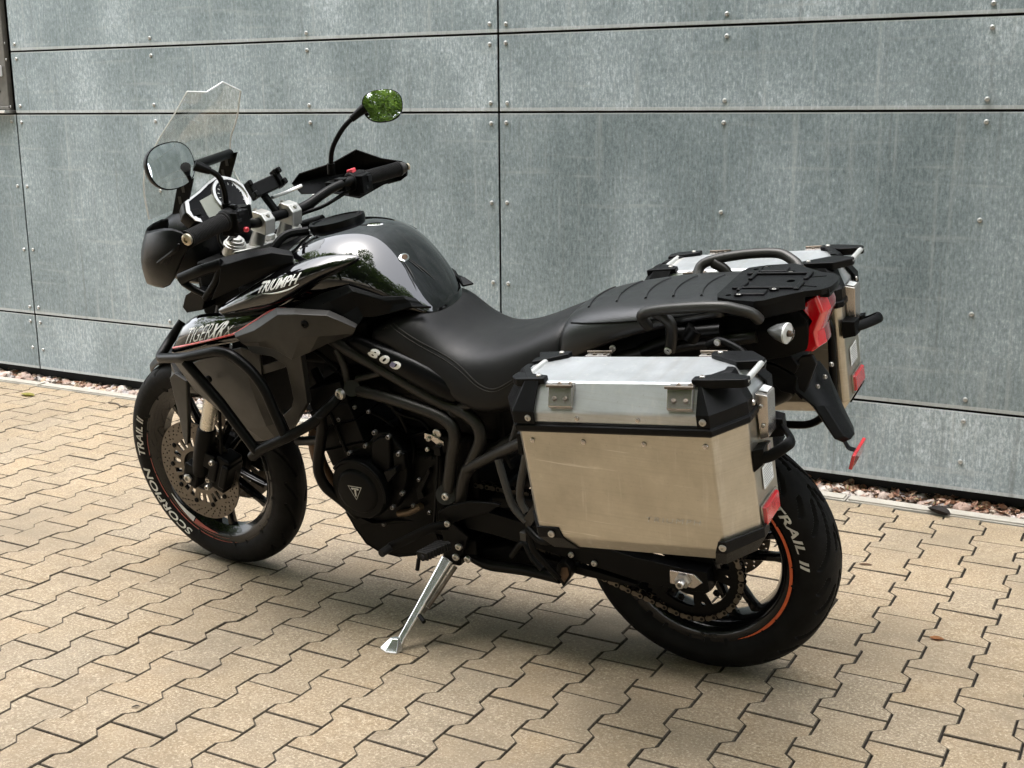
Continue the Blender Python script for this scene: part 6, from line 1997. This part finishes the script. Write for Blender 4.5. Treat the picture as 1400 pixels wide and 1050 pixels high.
bm = bmesh.new(); box(bm, (-.80, 0, .315), (.26, .24, .10)); box(bm, (-.64, 0, .36), (.18, .2, .10)); finish(bm, 'sump', 'engine_black', core, bevel=.02)

# ---------------------------------------------------------------- swing arm, foot controls, stands
for s in (-1, 1):
    q = lambda p: side(s, p)
    bm = bmesh.new()
    y_ = -.140
    arm = [(-.585, .418), (-.50, .405), (-.30, .378), (-.12, .352), (.00, .345), (.055, .345), (.060, .295), (.00, .285), (-.12, .290), (-.30, .318), (-.50, .345), (-.575, .350)]
    plate(bm, [q((x, y_ - .022, z)) for x, z in arm], (0, -s * .036, 0))
    sw = finish(bm, 'swing_arm', 'engine_black', moto, bevel=.008, seg=3)
    bm = bmesh.new()
    plate(bm, [q((x, y_ - .026, z)) for x, z in ((-.034, .336), (.026, .336), (.046, .318), (.026, .300), (-.034, .302))], (0, -s * .006, 0))
    blk = finish(bm, 'axle_block', 'steel_plate', sw, bevel=.002)
    bm = bmesh.new()
    bolt(bm, q((0, y_ - .026, .318)), .019, .012, (0, s, 0), True); bolt(bm, q((0, y_ - .036, .318)), .0115, .018, (0, s, 0))
    finish(bm, 'axle_nut', 'bolt_steel', blk)
    bm = bmesh.new()
    for p in ((-.285, y_ - .024, .330), (-.225, y_ - .024, .318)): bolt(bm, q(p), .0075, .006, (0, s, 0))
    finish(bm, 'bolt', 'bolt_steel', sw)
bm = bmesh.new(); box(bm, (-.40, 0, .385), (.10, .25, .05)); box(bm, (-.55, 0, .385), (.06, .26, .07)); finish(bm, 'swing_arm_bridge', 'engine_black', moto, bevel=.01)
bm = bmesh.new()
plate(bm, [(-.50, -.150, .445), (-.20, -.150, .465), (.02, -.150, .460), (.075, -.150, .425), (.06, -.150, .415), (-.02, -.150, .440), (-.25, -.150, .435), (-.50, -.150, .415)], (0, .040, 0))
finish(bm, 'chain_guard', 'plastic_black', moto, bevel=.004)
bm = bmesh.new()
plate(bm, [(-.40, -.150, .300), (-.22, -.150, .285), (-.12, -.150, .272), (-.13, -.150, .262), (-.26, -.150, .266), (-.40, -.150, .280)], (0, .02, 0))
finish(bm, 'chain_guide', 'plastic_black', moto, bevel=.003)
bm = bmesh.new()
rows = []
for k in range(9):
    a = R(58 + k * 11); rr = .345
    rows.append([((rr - .02 * abs(u) ** 3) * math.cos(a), u * .085, .318 + (rr - .02 * abs(u) ** 3) * math.sin(a)) for u in (-1, -.6, 0, .6, 1)])
sheet(bm, rows, .004); finish(bm, 'rear_hugger', 'plastic_black', moto, sub=1)
for s in (-1, 1):
    q = lambda p: side(s, p)
    bm = bmesh.new()
    plate(bm, [q(p) for p in ((-0.6479, -0.176, 0.3579), (-0.6382, -0.19, 0.3998), (-0.6015, -0.196, 0.4252), (-0.5389, -0.198, 0.4484), (-0.4644, -0.198, 0.4564), (-0.4466, -0.198, 0.4533), (-0.4838, -0.198, 0.4274), (-0.5456, -0.196, 0.402), (-0.5989, -0.19, 0.3735), (-0.5641, -0.178, 0.3341), (-0.5933, -0.17, 0.2721), (-0.6376, -0.17, 0.2638), (-0.6435, -0.172, 0.3105))], (0, -s * .010, 0))
    hp = finish(bm, 'footrest_hanger', 'engine_black', moto, bevel=.003)
    bm = bmesh.new()
    pa, pb_ = q((-0.605, -0.205, 0.3224)), q((-0.6375, -0.285, 0.3203))
    ax = (pb_ - pa).normalized()
    tube(bm, [pa, pb_], .010, 10)
    for k in range(9):
        c = pa.lerp(pb_, .18 + k * .095)
        box(bm, c + Vector((0, 0, .004)), (.040 - .001 * k, .0065, .022))
    finish(bm, 'footrest', 'grip_rubber', hp, bevel=.002)
    bm = bmesh.new(); tube(bm, [pb_ + Vector((-.008, 0, -.004)), pb_ + Vector((-.014, -s * -.004, -.034))], .0055, 8); finish(bm, 'footrest_feeler', 'tube_black', hp)
    bm = bmesh.new()
    for p in ((-0.592, -0.18, 0.3051), (-0.6045, -0.18, 0.2734), (-0.5728, -0.176, 0.2708)): bolt(bm, q(p), .0095 if p[2] > .25 else .007, .008, (0, s, 0))
    finish(bm, 'bolt', 'bolt_steel', hp)
bm = bmesh.new()
tube(bm, spline([Vector((-0.6091, -0.195, 0.3702)), Vector((-0.6481, -0.21, 0.363)), Vector((-0.712, -0.22, 0.3278)), Vector((-0.7714, -0.225, 0.2944))], 5), .009, 10, flat=(.006, .013, (0, 0, 1)))
gl_ = finish(bm, 'gear_lever', 'engine_black', moto)
bm = bmesh.new(); tube(bm, [Vector((-0.7714, -0.215, 0.2933)), Vector((-0.776, -0.262, 0.2944))], [.0105, .0105], 12); finish(bm, 'gear_lever_tip', 'grip_rubber', gl_, bevel=.002)
bm = bmesh.new(); bolt(bm, (-0.6018, -0.205, 0.3807), .008, .006); finish(bm, 'bolt', 'bolt_steel', gl_)

# side stand: leg on the ground
foot = Vector((-0.7301, -0.3227, 0.0551))
top = Vector((-0.6399, -0.165, 0.2521))
bm = bmesh.new()
d = (foot - top).normalized(); sd_ = d.cross(Vector((0, 1, 0))).normalized(); up_ = sd_.cross(d).normalized()
def sec(p, w, h): return [p + sd_ * (x * w) + up_ * (y * h) for x, y in ((-.5, -.3), (-.3, -.5), (.3, -.5), (.5, -.3), (.5, .3), (.3, .5), (-.3, .5), (-.5, .3))]
Lg = (foot - top).length
loft(bm, [sec(top, .034, .028), sec(top.lerp(foot, .12), .030, .024), sec(top.lerp(foot, .55), .022, .019), sec(top.lerp(foot, .86), .018, .016), sec(top.lerp(foot, .93), .024, .020), sec(foot - d * .006, .030, .020)])
stand = finish(bm, 'side_stand', 'stand_alu', moto, ang=30, bevel=.002)
gn = Vector((0, -math.sin(-LEAN), math.cos(LEAN)))          # world up seen in the machine's frame
gn = Vector((0, math.sin(LEAN), math.cos(LEAN)))
bm = bmesh.new()
fx = Vector((1, 0, 0)); fy = gn.cross(fx)
fp = [(-.036, -.016), (-.010, -.028), (.018, -.020), (.022, .002), (.012, .012), (-.016, .010)]
r0 = [foot + fx * a + fy * b + gn * .001 for a, b in fp]; r1 = [foot + fx * a * .95 + fy * b * .95 + gn * .008 for a, b in fp]
r2 = [foot + fx * a * .42 + fy * b * .42 + gn * .024 - d * .012 for a, b in fp]
loft(bm, [r0, r1, r2]); finish(bm, 'stand_foot', 'stand_alu', stand, ang=30, bevel=.0015)
bm = bmesh.new()
tube(bm, [top + Vector((.028, -.012, -.01)), top.lerp(foot, .50) + Vector((.022, -.004, 0))], .0060, 10)
tube(bm, [top.lerp(foot, .52) + Vector((.020, 0, 0)), top.lerp(foot, .58) + Vector((.018, .0, 0))], .0035, 8)
finish(bm, 'stand_spring', 'chain_steel', stand)
bm = bmesh.new(); tube(bm, [top.lerp(foot, .60) + Vector((.006, 0, 0)), top.lerp(foot, .64) + Vector((.036, -.01, .0))], .006, 8); finish(bm, 'stand_lug', 'engine_black', stand)
bm = bmesh.new(); box(bm, top + Vector((.012, .016, .022)), (.052, .042, .072)); box(bm, top + Vector((.03, .06, .03)), (.09, .08, .05)); finish(bm, 'stand_bracket', 'engine_black', moto, bevel=.006)
# centre stand folded up
for s in (-1, 1):
    q = lambda p: side(s, p)
    bm = bmesh.new()
    tube(bm, fillet([q((-0.6011, -0.13, 0.2553)), q((-0.5371, -0.15, 0.2464)), q((-0.4126, -0.165, 0.264)), q((-0.315, -0.175, 0.266))], .03, 4), .0150, 12)
    cs = finish(bm, 'centre_stand', 'tube_black', moto)
    bm = bmesh.new()
    plate(bm, [q(p) for p in ((-0.3229, -0.185, 0.2783), (-0.3142, -0.185, 0.3103), (-0.2938, -0.185, 0.3202), (-0.2776, -0.185, 0.3053), (-0.2817, -0.185, 0.2783), (-0.3038, -0.185, 0.2474))], (0, -s * .03, 0)); finish(bm, 'stand_foot', 'brass_rust' if s > 0 else 'tube_black', cs, bevel=.003)
    bm = bmesh.new(); plate(bm, [q(p) for p in ((-0.3087, -0.186, 0.2775), (-0.3026, -0.186, 0.303), (-0.2867, -0.186, 0.3061), (-0.2845, -0.186, 0.2864), (-0.2981, -0.186, 0.2634))], (0, s * .002, 0)); finish(bm, 'stand_pad', 'brass_rust', cs)
    if s < 0:
        bm = bmesh.new(); tube(bm, spline([Vector((-0.4443, -0.175, 0.3027)), Vector((-0.4016, -0.185, 0.3526)), Vector((-0.3754, -0.195, 0.3224)), Vector((-0.3473, -0.2, 0.2981))], 5), .009, 10); finish(bm, 'stand_tang', 'tube_black', cs)
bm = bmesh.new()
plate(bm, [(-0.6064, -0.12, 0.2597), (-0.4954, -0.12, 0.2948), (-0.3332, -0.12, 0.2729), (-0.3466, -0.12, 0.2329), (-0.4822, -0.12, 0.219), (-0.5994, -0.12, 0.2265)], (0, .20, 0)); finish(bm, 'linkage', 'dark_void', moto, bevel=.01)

# case frame
for s in (-1, 1):
    q = lambda p: side(s, p)
    bm = bmesh.new()
    tube(bm, [q((-0.5547, -0.17, 0.5202)), q((-0.4592, -0.19, 0.5801)), q((-0.3386, -0.22, 0.6531))], .0130, 12)
    cf = finish(bm, 'pillion_hanger', 'frame_grey', moto, ang=60)
    bm = bmesh.new()
    tube(bm, fillet([q((-0.4371, -0.205, 0.5804)), q((-0.4197, -0.215, 0.5263)), q((-0.3987, -0.225, 0.4688)), q((-0.3606, -0.232, 0.4417))], .04, 4), .0095, 12)
    tube(bm, fillet([q((-0.3352, -0.235, 0.6473)), q((-0.37, -0.23, 0.5334)), q((-0.3751, -0.228, 0.4934)), q((-0.3581, -0.232, 0.4673))], .03, 4), .0095, 12)
    finish(bm, 'hanger_stay', 'rail_grey', cf, ang=60)
    bm = bmesh.new()
    plate(bm, [q(p) for p in ((-0.364, -0.238, 0.4539), (-0.3156, -0.242, 0.5174), (-0.3162, -0.242, 0.4907), (-0.3408, -0.24, 0.4434), (-0.3598, -0.238, 0.4177))], (0, -s * .006, 0)); finish(bm, 'hanger_gusset', 'frame_grey', cf, bevel=.001)
    bm = bmesh.new(); box(bm, q((-0.3656, -0.24, 0.4079)), (.016, .016, .022)); finish(bm, 'hanger_clip', 'rail_grey', cf, bevel=.001)
    bm = bmesh.new()
    tube(bm, fillet([q((-0.3566, -0.235, 0.4264)), q((-0.3164, -0.25, 0.4025)), q((-.05, -.262, .525)), q((.18, -.262, .545)), q((.235, -.262, .60)), q((.225, -.262, .82)), q((.10, -.25, .86)), q((-.06, -.20, .862))], .03, 4), .0098, 12)
    tube(bm, [q((-0.3545, -0.24, 0.4216)), q((-0.3456, -0.24, 0.3723)), q((-0.3054, -0.2, 0.282))], .008, 10)
    finish(bm, 'case_rack', 'tube_black', moto, ang=60)

# ---------------------------------------------------------------- aluminium cases
CA = R(5.4)
CO = Vector((.012, 0, .70))
CU, CW = Vector((math.cos(CA), 0, math.sin(CA))), Vector((-math.sin(CA), 0, math.cos(CA)))
def cp(s, u, y, w): return CO + CU * u + CW * w + Vector((0, s * y, 0))
#   footprint (u, y) of the case: y outwards
def foot8(u0, u1, yi, yo, ch, chy, chi=.012):
    return [(u0 + chi, yi), (u0, yi + chi), (u0, yo - chy), (u0 + ch, yo), (u1 - ch, yo), (u1, yo - chy), (u1, yi + chi), (u1 - chi, yi)]
def ring8(s, w, **k): return [cp(s, u, y, w) for u, y in foot8(**k)]
B_ = dict(u0=-.258, u1=.246, yi=.272, yo=.485, ch=.050, chy=.075)
def inset(d, du=None, cs=1.0):
    du = d if du is None else du
    k = dict(B_); k['u0'] += du; k['u1'] -= du; k['yi'] += d; k['yo'] -= d; k['ch'] *= cs; k['chy'] *= cs
    return k
W_SEAM, W_BAND, W_TOP = .138, .168, .220
for s in (-1, 1):
    bm = bmesh.new()
    loft(bm, [ring8(s, -.150, **inset(.030, .026, .8)), ring8(s, -.112, **inset(.001)), ring8(s, W_SEAM - .006, **B_)])
    case = finish(bm, 'case', 'case_alu', moto, ang=20, bevel=.0045, seg=3)
    case['label'] = 'aluminium side case on the near side' if s < 0 else 'aluminium side case on the far side'
    bm = bmesh.new()
    loft(bm, [ring8(s, W_SEAM - .013, **inset(-.0035)), ring8(s, W_SEAM - .008, **inset(-.0075)), ring8(s, W_SEAM + .003, **inset(-.0075)), ring8(s, W_SEAM + .004, **inset(-.004)), ring8(s, W_SEAM + .008, **inset(-.0035))])
    finish(bm, 'case_seal', 'plastic_wet', case, ang=30, bevel=.002)
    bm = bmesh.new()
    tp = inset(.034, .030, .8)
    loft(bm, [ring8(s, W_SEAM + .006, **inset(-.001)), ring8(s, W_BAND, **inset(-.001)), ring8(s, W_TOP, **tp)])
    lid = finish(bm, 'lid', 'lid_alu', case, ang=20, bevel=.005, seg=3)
    # rivets
    bm = bmesh.new()
    for u in (-.185, -.07, .06, .185):
        lathe(bm, [(0, .0058), (-.003, .0050), (-.0042, .0)], cp(s, u, .485, W_SEAM - .032), 'Y' if s < 0 else Matrix.Rotation(math.pi, 3, 'Z'), 14)
    for u in (-.075, .055):
        lathe(bm, [(0, .0050), (-.003, .0044), (-.004, .0)], cp(s, u, .486, W_SEAM + .018), 'Y' if s < 0 else Matrix.Rotation(math.pi, 3, 'Z'), 14)
    finish(bm, 'rivet', 'steel_plate', case, ang=60)
    # black corner caps of the lid
    top8 = foot8(**inset(.030, .026, .8)); low8 = foot8(**inset(-.005))
    for (i0, i1, outer_c, rear) in ((4, 5, True, True), (3, 2, True, False), (7, 6, False, True), (0, 1, False, False)):
        du = -1 if rear else 1                 # towards the middle of the case
        yo_ = -1 if outer_c else 1             # towards the middle across
        a0, a1 = low8[i0], low8[i1]; t0, t1 = top8[i0], top8[i1]
        if outer_c: exl, ext, eyl, eyt = (.026, .006, .030, .022) if rear else (.046, .030, .030, .022)
        else: exl, ext, eyl, eyt = (.06, .045, .03, .03)
        rows_ = []
        for w, (p, q_), e_, ey in ((W_SEAM + .008, (a0, a1), exl, eyl), (W_BAND + .002, (a0, a1), exl, eyl), (W_TOP + .002, (t0, t1), ext, eyt), (W_TOP + .0045, ((t0[0], t0[1] + yo_ * .006), (t1[0] + du * .006, t1[1])), ext, eyt)):
            rows_.append([cp(s, p[0] + du * e_, p[1], w), cp(s, p[0], p[1], w), cp(s, q_[0], q_[1], w), cp(s, q_[0], q_[1] + yo_ * ey, w)])
        # flap lying on the top
        rows_.append([cp(s, t0[0] + du * ext, t0[1] + yo_ * .018, W_TOP + .0045), cp(s, t0[0] + du * .006, t0[1] + yo_ * .020, W_TOP + .0045), cp(s, t1[0] + du * .016, t1[1] + yo_ * .004, W_TOP + .0045), cp(s, t1[0] + du * .016, t1[1] + yo_ * eyt, W_TOP + .0045)])
        bm = bmesh.new(); sheet(bm, rows_, .0045)
        finish(bm, 'corner_cap', 'plastic_wet', case, ang=18, bevel=.0025)
        # beam that carries the lashing rod
        tip = .268 if rear else -.232
        yt = .436 if outer_c else .341
        sg = -du
        ya = t0[1] - yo_ * .004
        base_pts = [(t0[0] + du * (ext + .012), ya), (t0[0] - du * .022, ya), (tip - sg * .006, yt - yo_ * .013), (tip, yt - yo_ * .006), (tip, yt + yo_ * .008), (t1[0] + du * .002, yt + yo_ * .020), (t0[0] + du * (ext + .012), t0[1] + yo_ * .016)]
        loft_lo = [(u, y, W_TOP - (.004 if k_ in (0, 6) else .010)) for k_, (u, y) in enumerate(base_pts)]
        bm = bmesh.new()
        loft(bm, [[cp(s, u, y, w) for u, y, w in loft_lo], [cp(s, u, y, W_TOP + .0095 - (.002 if abs(u - tip) < .02 else 0)) for u, y in base_pts]])
        finish(bm, 'rod_lug', 'plastic_wet', case, ang=25, bevel=.003)
        ny = Vector((0, s * (1 if outer_c else -1), 0))
        for bp, br_, bax in ((cp(s, a0[0] + du * (exl - .014), a0[1], W_SEAM + .020) + ny * .003, .0068, ny), (cp(s, t0[0] + du * (ext - .002) - du * .004, t0[1] + yo_ * .010, W_TOP + .009), .0055, (0, 0, 1))) + (((cp(s, a1[0] - du * .003, a1[1] - .020, W_SEAM + .022), .006, (-du, 0, 0)),) if outer_c else ()):
            bm = bmesh.new(); bolt(bm, bp, br_, .004, bax); finish(bm, 'cap_bolt', 'bolt_steel', case, ang=50)
    for u in (.262, -.206):
        bm = bmesh.new(); tube(bm, [cp(s, u, .442, W_TOP + .001), cp(s, u, .335, W_TOP + .001)], .0062, 12)
        finish(bm, 'lashing_rod', 'rod_alu', case)
    # strap brackets on the lid slope (outer) and on the inner side
    for side_o in (True, False):
        for u in (-.108, .144):
            y0, y1 = (.486, .452) if side_o else (.271, .305)
            f = lambda t, lift, uu: cp(s, uu, y0 + (y1 - y0) * t + lift * (.66 if side_o else -.66), W_BAND + (W_TOP - W_BAND) * t + lift * .75)
            bm = bmesh.new(); hw = .0255
            prof = [(.10, .001), (.10, .012), (.66, .018), (.72, .018), (.98, .001)]
            loft(bm, [[f(t, l, u - hw) for t, l in prof], [f(t, l, u + hw) for t, l in prof]])
            bk = finish(bm, 'strap_bracket', 'steel_plate', case, ang=25, bevel=.0015)
            bm = bmesh.new(); tube(bm, [f(.70, .021, u - hw - .003), f(.70, .021, u + hw + .003)], .0032, 8)
            nrm = (f(.4, 1, u) - f(.4, 0, u)).normalized()
            for du_ in (-.011, .013): bolt(bm, f(.34, .0135, u + du_), .0052, .003, nrm)
            for du_ in (-.006, .018): bolt(bm, f(.86, .008, u + du_), .0048, .003, nrm)
            finish(bm, 'bracket_pin', 'chain_steel', case, ang=50)
    # bottom corner guards
    bot = foot8(**inset(-.003)); bt2 = foot8(**inset(.027, .023, .8))
    for rear in (True, False):
        i0, i1 = (4, 5) if rear else (3, 2); du = -1 if rear else 1
        rows = []
        for w, r_ in ((-.090, bot), (-.113, bot), (-.153, bt2)):
            p, q_ = r_[i0], r_[i1]
            e1 = (.012 if rear else .050) if w > -.1 else (.020 if rear else .058)
            rows.append([cp(s, p[0] + du * e1, p[1], w), cp(s, p[0], p[1], w), cp(s, q_[0], q_[1], w - (.004 if w > -.1 else 0)), cp(s, q_[0], q_[1] - .030, w - (.004 if w > -.1 else 0))])
        bm = bmesh.new(); sheet(bm, rows, .005); finish(bm, 'bottom_guard', 'plastic_wet', case, ang=20, bevel=.002)
        bm = bmesh.new(); bolt(bm, cp(s, bot[i0][0] + du * (.004 if rear else .034), bot[i0][1], -.103) + Vector((0, s * .003, 0)), .0075, .004, (0, s, 0)); finish(bm, 'guard_bolt', 'bolt_steel', case, ang=50)
    # latch, handle, label and reflector on the rear face (latch on the front face too)
    ur = B_['u1']
    bm = bmesh.new()
    loft(bm, [[cp(s, ur + .002, .312, .166), cp(s, ur + .002, .366, .166), cp(s, ur + .002, .366, .070), cp(s, ur + .002, .312, .070)], [cp(s, ur + .026, .316, .160), cp(s, ur + .026, .364, .160), cp(s, ur + .020, .364, .074), cp(s, ur + .020, .316, .074)]])
    lt = finish(bm, 'latch', 'steel_plate', case, ang=25, bevel=.0025)
    bm = bmesh.new()
    plate(bm, [cp(s, ur + .006, .350, .1665), cp(s, ur + .006, .320, .1665), cp(s, ur + .022, .322, .1625), cp(s, ur + .022, .350, .1625)], CW * .001); finish(bm, 'latch_label', 'label_white', case)
    bm = bmesh.new()
    for y, w in ((.366, .140), (.366, .100)): bolt(bm, cp(s, ur + .012, y, w), .0042, .003, (0, s, 0))
    finish(bm, 'latch_rivet', 'bolt_steel', case, ang=50)
    bm = bmesh.new()
    hpts = [cp(s, ur - .002, .404, .045), cp(s, ur + .030, .400, .052), cp(s, ur + .056, .386, .066), cp(s, ur + .064, .366, .070), cp(s, ur + .050, .335, .070), cp(s, ur + .026, .300, .070), cp(s, ur - .002, .276, .070)]
    tube(bm, spline(hpts, 4), .012, 10, flat=(.0065, .0125, (0, 0, 1)))
    loft(bm, [[cp(s, ur - .001, .270, .094), cp(s, ur - .001, .312, .094), cp(s, ur - .001, .312, .050), cp(s, ur - .001, .270, .050)], [cp(s, ur + .028, .276, .090), cp(s, ur + .032, .310, .090), cp(s, ur + .032, .310, .054), cp(s, ur + .028, .276, .054)]])
    loft(bm, [[cp(s, ur - .001, .370, .066), cp(s, ur - .001, .412, .066), cp(s, ur - .001, .412, .020), cp(s, ur - .001, .370, .024)], [cp(s, ur + .020, .374, .072), cp(s, ur + .022, .408, .070), cp(s, ur + .018, .408, .036), cp(s, ur + .016, .374, .040)]])
    finish(bm, 'handle', 'plastic_black', case, ang=40, bevel=.002)
    bm = bmesh.new(); box(bm, cp(s, ur + .006, .344, .045), (.012, .020, .022)); finish(bm, 'handle_tag', 'steel_plate' if s < 0 else 'green_tag', case, bevel=.001)
    bm = bmesh.new()
    plate(bm, [cp(s, ur + .0012, .372, .012), cp(s, ur + .0012, .312, .012), cp(s, ur + .0012, .312, -.034), cp(s, ur + .0012, .372, -.034)], CU * .0008); stk = finish(bm, 'case_sticker', 'label_white', case)
    bm = bmesh.new()
    for k in range(8):
        w = .006 - k * .0052
        y1_ = .366 - .052 * (.75 + .25 * math.sin(k * 2.3) ** 2)
        vs = [bm.verts.new(cp(s, ur + .0024, y, w_)) for y, w_ in ((.366, w), (y1_, w), (y1_, w - .0016), (.366, w - .0016))]; bm.faces.new(vs)
    finish(bm, 'sticker_print', 'label_text', case)
    bm = bmesh.new()
    loft(bm, [[cp(s, ur + .001, .398, -.060), cp(s, ur + .001, .312, -.060), cp(s, ur + .001, .312, -.100), cp(s, ur + .001, .398, -.100)], [cp(s, ur + .010, .396, -.062), cp(s, ur + .010, .314, -.062), cp(s, ur + .010, .314, -.098), cp(s, ur + .010, .396, -.098)]])
    finish(bm, 'reflector', 'reflector_red', case, bevel=.002)
    bm = bmesh.new()
    loft(bm, [[cp(s, ur + .0005, .402, -.056), cp(s, ur + .0005, .309, -.056), cp(s, ur + .0005, .309, -.104), cp(s, ur + .0005, .402, -.104)], [cp(s, ur + .004, .402, -.056), cp(s, ur + .004, .309, -.056), cp(s, ur + .004, .309, -.104), cp(s, ur + .004, .402, -.104)]])
    finish(bm, 'reflector_base', 'steel_plate', case)
    if s < 0:
        # pressed name and its field at the lower rear of the outer face
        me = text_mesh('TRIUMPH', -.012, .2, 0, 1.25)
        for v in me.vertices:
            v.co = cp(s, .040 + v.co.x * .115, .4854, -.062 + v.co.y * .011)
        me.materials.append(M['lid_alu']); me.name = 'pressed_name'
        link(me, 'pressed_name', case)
    bm = bmesh.new()
    box(bm, cp(s, B_['u0'] - .006, .36, .06), (.012, .10, .05)); finish(bm, 'hinge', 'plastic_black', case, bevel=.002)
